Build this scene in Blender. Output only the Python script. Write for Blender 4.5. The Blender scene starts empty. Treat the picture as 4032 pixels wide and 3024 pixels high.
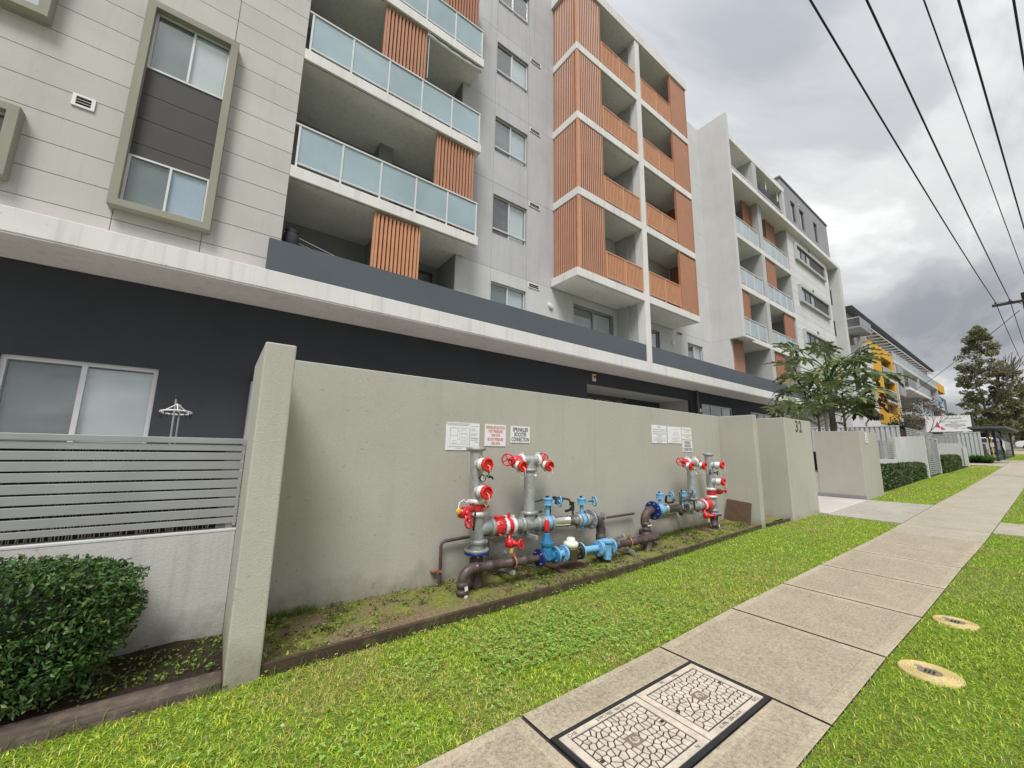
import bpy, bmesh, math, random
import numpy as np
from mathutils import Vector, Matrix

random.seed(7)
rng = np.random.default_rng(11)
scene = bpy.context.scene
COL = scene.collection
R = math.radians

# ------------------------------------------------------------------ camera
YAW, PITCH, ROLL = R(36.31), R(9.63), R(1.007)
_f = Vector((math.sin(YAW)*math.cos(PITCH), math.cos(YAW)*math.cos(PITCH), math.sin(PITCH)))
_r = Vector((math.cos(YAW), -math.sin(YAW), 0.0))
_u = _r.cross(_f)
_r2 = _r*math.cos(ROLL) + _u*math.sin(ROLL)
_u2 = -_r*math.sin(ROLL) + _u*math.cos(ROLL)
cam_data = bpy.data.cameras.new('camera')
cam_data.sensor_width = 36.0
cam_data.lens = 36.0*1539/4032
cam_data.clip_start = 0.05
cam_data.clip_end = 3000
cam = bpy.data.objects.new('camera', cam_data)
COL.objects.link(cam)
cam.matrix_world = Matrix(((_r2.x, _u2.x, -_f.x, 0), (_r2.y, _u2.y, -_f.y, 0), (_r2.z, _u2.z, -_f.z, 1.6), (0, 0, 0, 1)))
scene.camera = cam

# ------------------------------------------------------------------ sky: overcast cloud layer over a clear-sky model
SUN_EL, SUN_AZ = R(56), R(221)      # azimuth measured from +Y towards +X
world = bpy.data.worlds.new('World')
scene.world = world
world.use_nodes = True
wt = world.node_tree
wt.nodes.clear()
def wn(t, **k):
    n = wt.nodes.new(t)
    for a, b in k.items(): setattr(n, a, b)
    return n
def wl(a, b): wt.links.new(a, b)
w_out = wn('ShaderNodeOutputWorld')
w_sky = wn('ShaderNodeTexSky', sky_type='NISHITA', sun_disc=False)
w_sky.sun_elevation = SUN_EL
w_sky.sun_rotation = SUN_AZ
w_tc = wn('ShaderNodeTexCoord')
w_sep = wn('ShaderNodeSeparateXYZ')
wl(w_tc.outputs['Generated'], w_sep.inputs[0])
def wmath(op, a, b=None, c=None):
    n = wn('ShaderNodeMath', operation=op)
    for i, v in enumerate((a, b, c)):
        if v is None: continue
        if isinstance(v, (int, float)): n.inputs[i].default_value = v
        else: wl(v, n.inputs[i])
    return n.outputs[0]
zc = wmath('MAXIMUM', w_sep.outputs[2], 0.0)
zp = wmath('ADD', zc, 0.22)
px_ = wmath('DIVIDE', w_sep.outputs[0], zp)
py_ = wmath('DIVIDE', w_sep.outputs[1], zp)
w_cmb = wn('ShaderNodeCombineXYZ')
wl(px_, w_cmb.inputs[0]); wl(py_, w_cmb.inputs[1])
w_map = wn('ShaderNodeMapping')
w_map.inputs['Rotation'].default_value = (0, 0, R(35))
w_map.inputs['Scale'].default_value = (0.8, 1.5, 1.0)
w_map.inputs['Location'].default_value = (2.3, 0.9, 0.0)
wl(w_cmb.outputs[0], w_map.inputs[0])
w_n1 = wn('ShaderNodeTexNoise'); w_n1.inputs['Scale'].default_value = 1.15; w_n1.inputs['Detail'].default_value = 6.0; w_n1.inputs['Roughness'].default_value = 0.55; w_n1.inputs['Distortion'].default_value = 0.5
wl(w_map.outputs[0], w_n1.inputs['Vector'])
w_ramp = wn('ShaderNodeValToRGB')
cr_ = w_ramp.color_ramp
cr_.interpolation = 'EASE'
cr_.elements[0].position = 0.34; cr_.elements[0].color = (0.195, 0.203, 0.220, 1)
cr_.elements[1].position = 0.70; cr_.elements[1].color = (0.57, 0.575, 0.572, 1)
e_ = cr_.elements.new(0.46); e_.color = (0.268, 0.274, 0.284, 1)
e_ = cr_.elements.new(0.56); e_.color = (0.375, 0.378, 0.376, 1)
wl(w_n1.outputs[0], w_ramp.inputs[0])
# overcast skies brighten smoothly towards the zenith
grad = wmath('MULTIPLY_ADD', zc, 1.05, 0.64)
w_mul = wn('ShaderNodeVectorMath', operation='SCALE')
wl(w_ramp.outputs[0], w_mul.inputs[0]); wl(grad, w_mul.inputs['Scale'])
bg_c = wn('ShaderNodeBackground'); bg_c.inputs['Strength'].default_value = 0.86
bg_s = wn('ShaderNodeBackground'); bg_s.inputs['Strength'].default_value = 0.05
wl(w_mul.outputs[0], bg_c.inputs['Color'])
wl(w_sky.outputs[0], bg_s.inputs['Color'])
w_mix = wn('ShaderNodeMixShader'); w_mix.inputs[0].default_value = 0.94
wl(bg_s.outputs[0], w_mix.inputs[1]); wl(bg_c.outputs[0], w_mix.inputs[2])
wl(w_mix.outputs[0], w_out.inputs['Surface'])

sun_d = bpy.data.lights.new('sun', 'SUN')
sun_d.energy = 1.5
sun_d.angle = R(22)
sun_d.color = (1.0, 0.975, 0.945)
sun = bpy.data.objects.new('sun', sun_d)
COL.objects.link(sun)
_sd = Vector((math.sin(SUN_AZ)*math.cos(SUN_EL), math.cos(SUN_AZ)*math.cos(SUN_EL), math.sin(SUN_EL)))
sun.rotation_euler = (-_sd).to_track_quat('-Z', 'Y').to_euler()
sun.location = (0, -20, 40)

vs = scene.view_settings
vs.view_transform = 'Standard'; vs.look = 'None'; vs.gamma = 1.0; vs.exposure = 1.22
scene.view_settings.use_curve_mapping = False
scene.cycles.use_denoising = True
scene.cycles.max_bounces = 6
scene.cycles.transparent_max_bounces = 12
scene.cycles.caustics_reflective = False
scene.cycles.caustics_refractive = False

# ------------------------------------------------------------------ materials
MATS = {}
def new_mat(name):
    m = bpy.data.materials.new(name)
    m.use_nodes = True
    nt = m.node_tree
    b = nt.nodes['Principled BSDF']
    MATS[name] = m
    return m, nt, b
def N(nt, t, **k):
    n = nt.nodes.new(t)
    for a, v in k.items(): setattr(n, a, v)
    return n
def pos_vec(nt, scale=(1, 1, 1)):
    g = N(nt, 'ShaderNodeNewGeometry')
    mp = N(nt, 'ShaderNodeMapping')
    mp.inputs['Scale'].default_value = scale
    nt.links.new(g.outputs['Position'], mp.inputs['Vector'])
    return mp.outputs[0]
def noise(nt, scale, detail=3.0, rough=0.55, vec=None, dist=0.0):
    n = N(nt, 'ShaderNodeTexNoise')
    n.inputs['Scale'].default_value = scale
    n.inputs['Detail'].default_value = detail
    n.inputs['Roughness'].default_value = rough
    n.inputs['Distortion'].default_value = dist
    nt.links.new(vec if vec is not None else pos_vec(nt), n.inputs['Vector'])
    return n.outputs[0]
def ramp(nt, fac, stops):
    r = N(nt, 'ShaderNodeValToRGB')
    els = r.color_ramp.elements
    els[0].position = stops[0][0]; els[0].color = tuple(stops[0][1]) + (1,)
    els[1].position = stops[-1][0]; els[1].color = tuple(stops[-1][1]) + (1,)
    for p, c in stops[1:-1]:
        e = els.new(p); e.color = tuple(c) + (1,)
    nt.links.new(fac, r.inputs[0])
    return r.outputs[0]
def mixc(nt, fac, a, b, blend='MIX'):
    m = N(nt, 'ShaderNodeMix', data_type='RGBA', blend_type=blend)
    for s, v in ((0, fac), (6, a), (7, b)):
        if isinstance(v, (int, float)): m.inputs[s].default_value = v
        elif isinstance(v, tuple): m.inputs[s].default_value = v + (1,) if len(v) == 3 else v
        else: nt.links.new(v, m.inputs[s])
    return m.outputs[2]
def mscale(c, k): return tuple(min(1.0, x*k) for x in c)
def add_bump(nt, b, height, strength, dist=0.01):
    bp = N(nt, 'ShaderNodeBump')
    bp.inputs['Strength'].default_value = strength
    bp.inputs['Distance'].default_value = dist
    nt.links.new(height, bp.inputs['Height'])
    nt.links.new(bp.outputs[0], b.inputs['Normal'])
def plain(name, col, rough=0.6, metal=0.0, var=0.08, vscale=6.0, bump=0.0, bscale=120.0, spec=0.5, coat=0.0):
    m, nt, b = new_mat(name)
    b.inputs['Roughness'].default_value = rough
    b.inputs['Metallic'].default_value = metal
    b.inputs['Specular IOR Level'].default_value = spec
    if coat: b.inputs['Coat Weight'].default_value = coat; b.inputs['Coat Roughness'].default_value = 0.15
    if var:
        c = ramp(nt, noise(nt, vscale, 4.0), [(0.3, mscale(col, 1-var)), (0.7, mscale(col, 1+var))])
        if var >= 0.1 and vscale >= 9:
            gr_ = ramp(nt, noise(nt, vscale*2.7, 5.0, 0.75), [(0.50, (0, 0, 0)), (0.70, (0.55, 0.55, 0.55))])
            c = mixc(nt, gr_, c, tuple(0.45*x+0.02 for x in col))
            rr = ramp(nt, noise(nt, vscale*1.3, 4.0, 0.7), [(0.3, (rough*0.75,)*3), (0.7, (min(1, rough*1.5),)*3)])
            nt.links.new(rr, b.inputs['Roughness'])
        nt.links.new(c, b.inputs['Base Color'])
    else:
        b.inputs['Base Color'].default_value = col + (1,)
    if bump: add_bump(nt, b, noise(nt, bscale, 2.0), bump)
    return m
def rendered_paint(name, col, streak=0.12, grain=0.35, stain=0.0, stain_col=(0.2, 0.17, 0.12), rough=0.85, gscale=90.0):
    """textured paint on render or concrete: mottled, faint rain streaks, sand grain, damp foot"""
    m, nt, b = new_mat(name)
    b.inputs['Roughness'].default_value = rough
    b.inputs['Specular IOR Level'].default_value = 0.25
    big = noise(nt, 0.9, 4.0, 0.6)
    c = ramp(nt, big, [(0.28, mscale(col, 0.90)), (0.5, col), (0.74, mscale(col, 1.07))])
    st = noise(nt, 1.0, 4.0, 0.65, pos_vec(nt, (7.0, 7.0, 0.35)))
    c = mixc(nt, ramp(nt, st, [(0.50, (0, 0, 0)), (0.78, (streak*2.2,)*3)]), c, mscale(col, 0.55))
    fine = noise(nt, 46.0, 3.0, 0.7)
    c = mixc(nt, 0.22, c, ramp(nt, fine, [(0.25, mscale(col, 0.72)), (0.75, mscale(col, 1.2))]))
    spots = noise(nt, 21.0, 1.0, 0.4)
    c = mixc(nt, ramp(nt, spots, [(0.74, (0, 0, 0)), (0.79, (0.45, 0.45, 0.45))]), c, mscale(col, 0.5))
    if stain:
        g = N(nt, 'ShaderNodeNewGeometry'); sp = N(nt, 'ShaderNodeSeparateXYZ'); nt.links.new(g.outputs['Position'], sp.inputs[0])
        nz = noise(nt, 5.0, 5.0, 0.65)
        s1 = N(nt, 'ShaderNodeMath', operation='MULTIPLY_ADD'); nt.links.new(nz, s1.inputs[0]); s1.inputs[1].default_value = 0.55
        nt.links.new(sp.outputs[2], s1.inputs[2])
        f = ramp(nt, s1.outputs[0], [(0.22, (stain,)*3), (0.62, (0, 0, 0))])
        c = mixc(nt, f, c, stain_col)
    oi = N(nt, 'ShaderNodeObjectInfo')
    c = mixc(nt, 1.0, c, ramp(nt, oi.outputs['Random'], [(0.0, (0.93, 0.93, 0.93)), (1.0, (1.0, 1.0, 1.0))]), 'MULTIPLY')
    nt.links.new(c, b.inputs['Base Color'])
    add_bump(nt, b, noise(nt, gscale, 3.0, 0.7), grain, 0.006)
    return m
def glossy_pane(name, tint, clear, rough=0.03):
    """window glass: partly clear, mirror-like reflection growing at grazing angles"""
    m = bpy.data.materials.new(name); m.use_nodes = True; MATS[name] = m
    nt = m.node_tree; nt.nodes.clear()
    o = N(nt, 'ShaderNodeOutputMaterial')
    tr = N(nt, 'ShaderNodeBsdfTransparent'); tr.inputs[0].default_value = tint + (1,)
    gl = N(nt, 'ShaderNodeBsdfGlossy'); gl.inputs['Roughness'].default_value = rough
    fr = N(nt, 'ShaderNodeLayerWeight'); fr.inputs[0].default_value = 0.5
    pw = N(nt, 'ShaderNodeMath', operation='POWER'); nt.links.new(fr.outputs['Facing'], pw.inputs[0]); pw.inputs[1].default_value = 3.5
    ad = N(nt, 'ShaderNodeMath', operation='MULTIPLY_ADD'); ad.use_clamp = True
    nt.links.new(pw.outputs[0], ad.inputs[0]); ad.inputs[1].default_value = 0.8; ad.inputs[2].default_value = 1.0-clear
    mx = N(nt, 'ShaderNodeMixShader')
    nt.links.new(ad.outputs[0], mx.inputs[0]); nt.links.new(tr.outputs[0], mx.inputs[1]); nt.links.new(gl.outputs[0], mx.inputs[2])
    nt.links.new(mx.outputs[0], o.inputs[0])
    return m
def frosted(name, col):
    m, nt, b = new_mat(name)
    b.inputs['Roughness'].default_value = 0.16
    b.inputs['Specular IOR Level'].default_value = 0.8
    c = ramp(nt, noise(nt, 0.8, 3.0), [(0.3, mscale(col, 0.84)), (0.7, mscale(col, 1.12))])
    nt.links.new(c, b.inputs['Base Color'])
    tl = N(nt, 'ShaderNodeBsdfTranslucent'); tl.inputs[0].default_value = col + (1,)
    mx = N(nt, 'ShaderNodeMixShader'); mx.inputs[0].default_value = 0.25
    out = nt.nodes['Material Output']
    nt.links.new(b.outputs[0], mx.inputs[1]); nt.links.new(tl.outputs[0], mx.inputs[2]); nt.links.new(mx.outputs[0], out.inputs[0])
    return m
def leafy(name, rough=0.5, sub=0.35, spec=0.35):
    """leaf colour comes from the per-leaf attribute; some light passes through"""
    m, nt, b = new_mat(name)
    a = N(nt, 'ShaderNodeAttribute', attribute_name='tint')
    nt.links.new(a.outputs['Color'], b.inputs['Base Color'])
    b.inputs['Roughness'].default_value = rough
    b.inputs['Specular IOR Level'].default_value = spec
    tl = N(nt, 'ShaderNodeBsdfTranslucent'); nt.links.new(a.outputs['Color'], tl.inputs[0])
    mx = N(nt, 'ShaderNodeMixShader'); mx.inputs[0].default_value = sub
    out = nt.nodes['Material Output']
    nt.links.new(b.outputs[0], mx.inputs[1]); nt.links.new(tl.outputs[0], mx.inputs[2]); nt.links.new(mx.outputs[0], out.inputs[0])
    return m

rendered_paint('wall_olive', (0.455, 0.440, 0.388), streak=0.10, grain=0.5, stain=0.75, stain_col=(0.17, 0.15, 0.09), gscale=70)
rendered_paint('wall_low', (0.58, 0.57, 0.54), streak=0.35, grain=0.5, stain=0.8, stain_col=(0.13, 0.115, 0.09), gscale=70)
rendered_paint('wall_white', (0.60, 0.60, 0.585), streak=0.12, grain=0.3)
rendered_paint('facade_board', (0.535, 0.515, 0.49), streak=0.11, grain=0.25)
rendered_paint('facade_board_white', (0.64, 0.64, 0.64), streak=0.06, grain=0.2)
rendered_paint('facade_grey', (0.50, 0.50, 0.515), streak=0.20, grain=0.2)
rendered_paint('facade_light', (0.575, 0.575, 0.57), streak=0.09, grain=0.2)
rendered_paint('slab_white', (0.74, 0.73, 0.71), streak=0.26, grain=0.25)
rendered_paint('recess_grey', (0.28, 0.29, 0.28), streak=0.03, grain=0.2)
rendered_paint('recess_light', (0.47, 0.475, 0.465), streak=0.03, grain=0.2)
rendered_paint('dark_paint', (0.052, 0.058, 0.070), streak=0.05, grain=0.25)
rendered_paint('parapet_paint', (0.105, 0.120, 0.140), streak=0.05, grain=0.25)
rendered_paint('frame_olive', (0.32, 0.31, 0.25), streak=0.05, grain=0.2)
rendered_paint('panel_brown', (0.098, 0.092, 0.090), streak=0.02, grain=0.2)
rendered_paint('storey_dark', (0.32, 0.32, 0.335), streak=0.03, grain=0.2)
rendered_paint('yellow_paint', (0.70, 0.38, 0.045), streak=0.08, grain=0.1)
plain('joint_dark', (0.10, 0.095, 0.09), 0.9)
plain('interior_dark', (0.020, 0.021, 0.022), 0.9, var=0.1)
plain('timber_orange', (0.46, 0.225, 0.135), 0.5, var=0.07, vscale=1.5)
plain('gap_shade', (0.12, 0.055, 0.035), 0.8, var=0.2)  # shade between slats and bars, put into a dark brown colour
plain('timber_orange_bright', (0.58, 0.285, 0.155), 0.5, var=0.07, vscale=4.0)
plain('timber_red', (0.38, 0.170, 0.100), 0.5, var=0.06, vscale=5.0)
plain('alu_white', (0.62, 0.63, 0.64), 0.35, 0.0, var=0.04)
plain('alu_grey', (0.36, 0.37, 0.38), 0.38, 0.35, var=0.06, vscale=9)
plain('alu_dark', (0.07, 0.07, 0.075), 0.4, 0.2, var=0.05)
plain('plastic_white', (0.72, 0.72, 0.70), 0.4, var=0.05)
frosted('glass_frosted', (0.42, 0.545, 0.595))
frosted('glass_frosted_far', (0.55, 0.63, 0.67))
glossy_pane('pane_clear', (0.93, 0.95, 0.95), 0.90)
glossy_pane('pane_mirror', (0.55, 0.62, 0.62), 0.70)
plain('blind_white', (0.84, 0.89, 0.93), 0.8, var=0.06, vscale=2)
plain('blind_blue', (0.66, 0.77, 0.93), 0.8, var=0.08, vscale=2)
plain('blind_grey', (0.27, 0.31, 0.315), 0.8, var=0.15, vscale=1.5)
plain('curtain_dark', (0.09, 0.095, 0.11), 0.85, var=0.3, vscale=5)
plain('slat_metal', (0.35, 0.355, 0.36), 0.42, 0.25, var=0.08, vscale=3)
plain('bamboo_dark', (0.030, 0.018, 0.012), 0.9, var=0.5, vscale=40)
plain('bamboo_cane', (0.55, 0.50, 0.40), 0.8, var=0.3, vscale=25)
plain('galvanised', (0.45, 0.47, 0.48), 0.42, 0.55, var=0.16, vscale=22)
plain('cast_grey', (0.35, 0.365, 0.36), 0.5, 0.45, var=0.16, vscale=25)
plain('steel_white', (0.72, 0.73, 0.73), 0.4, 0.2, var=0.1, vscale=20)
plain('stainless', (0.60, 0.585, 0.55), 0.20, 0.95, var=0.08, vscale=12)
plain('red_enamel', (0.62, 0.012, 0.022), 0.32, var=0.14, vscale=18, coat=0.3)
plain('red_cap', (0.66, 0.022, 0.018), 0.42, var=0.10, vscale=22)
plain('blue_light', (0.17, 0.42, 0.66), 0.42, var=0.16, vscale=20)
plain('blue_mid', (0.02, 0.17, 0.36), 0.42, var=0.16, vscale=20)
plain('blue_navy', (0.012, 0.022, 0.17), 0.35, var=0.15, vscale=20)
plain('pipe_brown', (0.085, 0.058, 0.055), 0.5, 0.15, var=0.28, vscale=14)
plain('copper_clamp', (0.42, 0.17, 0.10), 0.45, 0.3, var=0.2, vscale=30)
plain('meter_olive', (0.17, 0.145, 0.085), 0.5, 0.2, var=0.15, vscale=20)
plain('meter_cream', (0.70, 0.68, 0.60), 0.5, var=0.06)
plain('black_rubber', (0.018, 0.018, 0.020), 0.5, var=0.2, vscale=20)
plain('brass_dark', (0.07, 0.055, 0.045), 0.45, 0.4, var=0.3, vscale=30)
plain('yellow_tag', (0.72, 0.47, 0.04), 0.5, var=0.08)
plain('orange_tag', (0.62, 0.26, 0.03), 0.5, var=0.08)
plain('bolt_steel', (0.62, 0.62, 0.60), 0.3, 0.8, var=0.05)
plain('sign_white', (0.78, 0.78, 0.79), 0.45, var=0.03)
plain('ink_black', (0.012, 0.012, 0.013), 0.6, var=0)
plain('ink_red', (0.55, 0.03, 0.03), 0.6, var=0)
plain('ink_grey', (0.30, 0.30, 0.32), 0.6, var=0)
plain('ink_green', (0.28, 0.52, 0.40), 0.6, var=0)
plain('ink_pink', (0.60, 0.06, 0.14), 0.6, var=0)
plain('digit_brown', (0.085, 0.070, 0.055), 0.5, var=0.1)
plain('board_brown', (0.105, 0.062, 0.036), 0.75, var=0.18, vscale=9, bump=0.2)
plain('lid_concrete', (0.55, 0.485, 0.40), 0.8, var=0.16, vscale=14, bump=0.15)
plain('lid_groove', (0.030, 0.026, 0.022), 0.9, var=0.2)
plain('pit_frame', (0.022, 0.023, 0.026), 0.45, 0.2, var=0.3, vscale=9)
plain('logo_plate', (0.20, 0.16, 0.12), 0.6, var=0.15)
plain('navy_steel', (0.018, 0.027, 0.050), 0.45, 0.1, var=0.2, vscale=2)
plain('roof_dark', (0.095, 0.10, 0.108), 0.6, var=0.2, vscale=2)
plain('asphalt', (0.10, 0.10, 0.10), 0.9, var=0.2, vscale=3, bump=0.3)
plain('colorbond', (0.52, 0.535, 0.54), 0.45, var=0.05, vscale=2)
plain('van_white', (0.75, 0.75, 0.76), 0.3, var=0.03, coat=0.4)
plain('tyre', (0.02, 0.02, 0.02), 0.8, var=0.1)
plain('pole_timber', (0.045, 0.038, 0.033), 0.9, var=0.3, vscale=8)
plain('cable', (0.012, 0.011, 0.016), 0.7, var=0)
plain('ceramic', (0.12, 0.08, 0.13), 0.3, var=0.1)
plain('bark', (0.13, 0.10, 0.075), 0.9, var=0.3, vscale=14, bump=0.4, bscale=40)
plain('bark_grey', (0.17, 0.155, 0.13), 0.9, var=0.3, vscale=6)
plain('papaya_fruit', (0.040, 0.105, 0.038), 0.45, var=0.25, vscale=6)
plain('tarp', (0.035, 0.045, 0.055), 0.6, var=0.2, vscale=2)
plain('cloth_dark', (0.020, 0.020, 0.030), 0.8, var=0.2)
plain('awning_cloth', (0.52, 0.54, 0.52), 0.7, var=0.1)
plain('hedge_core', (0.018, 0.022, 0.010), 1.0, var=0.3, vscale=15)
leafy('leaf', 0.45, 0.28, 0.4)
leafy('grass_blade', 0.55, 0.45, 0.25)

def timber_mat(name, col, moss):
    m, nt, b = new_mat(name)
    b.inputs['Roughness'].default_value = 0.85
    g = noise(nt, 5.0, 5.0, 0.7, pos_vec(nt, (0.5, 9, 9)))
    c = ramp(nt, g, [(0.25, mscale(col, 0.55)), (0.5, col), (0.75, mscale(col, 1.5))])
    c = mixc(nt, ramp(nt, noise(nt, 7.0, 5.0, 0.7), [(0.5, (0, 0, 0)), (0.68, (0.7, 0.7, 0.7))]), c, moss)
    nt.links.new(c, b.inputs['Base Color'])
    add_bump(nt, b, g, 0.4, 0.01)
timber_mat('sleeper', (0.052, 0.034, 0.020), (0.12, 0.10, 0.035))
timber_mat('sleeper_purple', (0.085, 0.062, 0.050), (0.19, 0.145, 0.105))

def concrete_mat(name, col, dark, amount, sand=0.5):
    m, nt, b = new_mat(name)
    b.inputs['Roughness'].default_value = 0.62
    b.inputs['Specular IOR Level'].default_value = 0.4
    c = ramp(nt, noise(nt, 1.3, 5.0, 0.65), [(0.25, mscale(col, 0.80)), (0.5, col), (0.75, mscale(col, 1.15))])
    c = mixc(nt, ramp(nt, noise(nt, 2.6, 7.0, 0.8), [(0.42, (0, 0, 0)), (0.66, (amount,)*3)]), c, dark)
    c = mixc(nt, ramp(nt, noise(nt, 0.8, 8.0, 0.72, dist=0.6), [(0.47, (0, 0, 0)), (0.62, (0.45, 0.45, 0.45))]), c, dark)
    sp = noise(nt, 48.0, 5.0, 0.9)
    c = mixc(nt, sand, c, ramp(nt, sp, [(0.34, mscale(col, 0.30)), (0.5, col), (0.66, mscale(col, 1.5))]))
    nt.links.new(c, b.inputs['Base Color'])
    add_bump(nt, b, noise(nt, 130.0, 3.0, 0.8), 0.5, 0.004)
concrete_mat('path_concrete', (0.375, 0.322, 0.238), (0.12, 0.10, 0.072), 1.0, 0.75)
concrete_mat('path_border', (0.445, 0.382, 0.280), (0.16, 0.13, 0.088), 1.0, 0.6)
concrete_mat('path_far', (0.425, 0.378, 0.30), (0.16, 0.138, 0.105), 1.0, 0.65)
concrete_mat('drive_concrete', (0.43, 0.40, 0.35), (0.20, 0.175, 0.14), 0.75, 0.35)
concrete_mat('entry_tile', (0.56, 0.52, 0.48), (0.42, 0.38, 0.35), 0.4, 0.15)
concrete_mat('skirting_tile', (0.27, 0.265, 0.27), (0.2, 0.2, 0.2), 0.3, 0.1)
concrete_mat('cover_yellow', (0.58, 0.47, 0.20), (0.30, 0.24, 0.12), 0.8, 0.4)

def ground_mat(name, soil, green, lo, hi, dry=None):
    m, nt, b = new_mat(name)
    b.inputs['Roughness'].default_value = 0.95
    b.inputs['Specular IOR Level'].default_value = 0.1
    f = ramp(nt, noise(nt, 3.2, 6.0, 0.7), [(lo, (0, 0, 0)), (hi, (1, 1, 1))])
    s = ramp(nt, noise(nt, 42.0, 5.0, 0.8), [(0.3, mscale(soil, 0.4)), (0.55, soil), (0.75, mscale(soil, 1.7))])
    gcol = ramp(nt, noise(nt, 30.0, 4.0, 0.7), [(0.3, mscale(green, 0.5)), (0.7, mscale(green, 1.4))])
    c = mixc(nt, f, s, gcol)
    nt.links.new(c, b.inputs['Base Color'])
    add_bump(nt, b, noise(nt, 60.0, 5.0, 0.8), 0.8, 0.02)
ground_mat('lawn_soil', (0.16, 0.15, 0.06), (0.15, 0.26, 0.035), 0.30, 0.50)
ground_mat('bed_soil', (0.25, 0.185, 0.125), (0.21, 0.24, 0.05), 0.43, 0.62)
ground_mat('hedge_soil', (0.050, 0.038, 0.027), (0.05, 0.075, 0.02), 0.52, 0.66)
ground_mat('far_ground', (0.22, 0.205, 0.18), (0.10, 0.12, 0.06), 0.45, 0.65)

# ------------------------------------------------------------------ mesh helpers
WORG = {}
def g(x):
    """height of the ground: level beside the camera, then a steady rise up the street"""
    pts = ((-1000, 0), (3.6, 0.0), (4.4, 0.006), (5.2, 0.026), (40, 1.07), (48, 1.38), (58, 1.95), (72, 2.65), (110, 4.0), (1200, 20))
    for (a, za), (b, zb) in zip(pts, pts[1:]):
        if x <= b: return za + (zb-za)*(x-a)/(b-a)
    return pts[-1][1]
def lerp_tab(tab, x):
    if x <= tab[0][0]: return tab[0][1]
    for (a, va), (b, vb) in zip(tab, tab[1:]):
        if x <= b: return va + (vb-va)*(x-a)/(b-a)
    return tab[-1][1]

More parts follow.
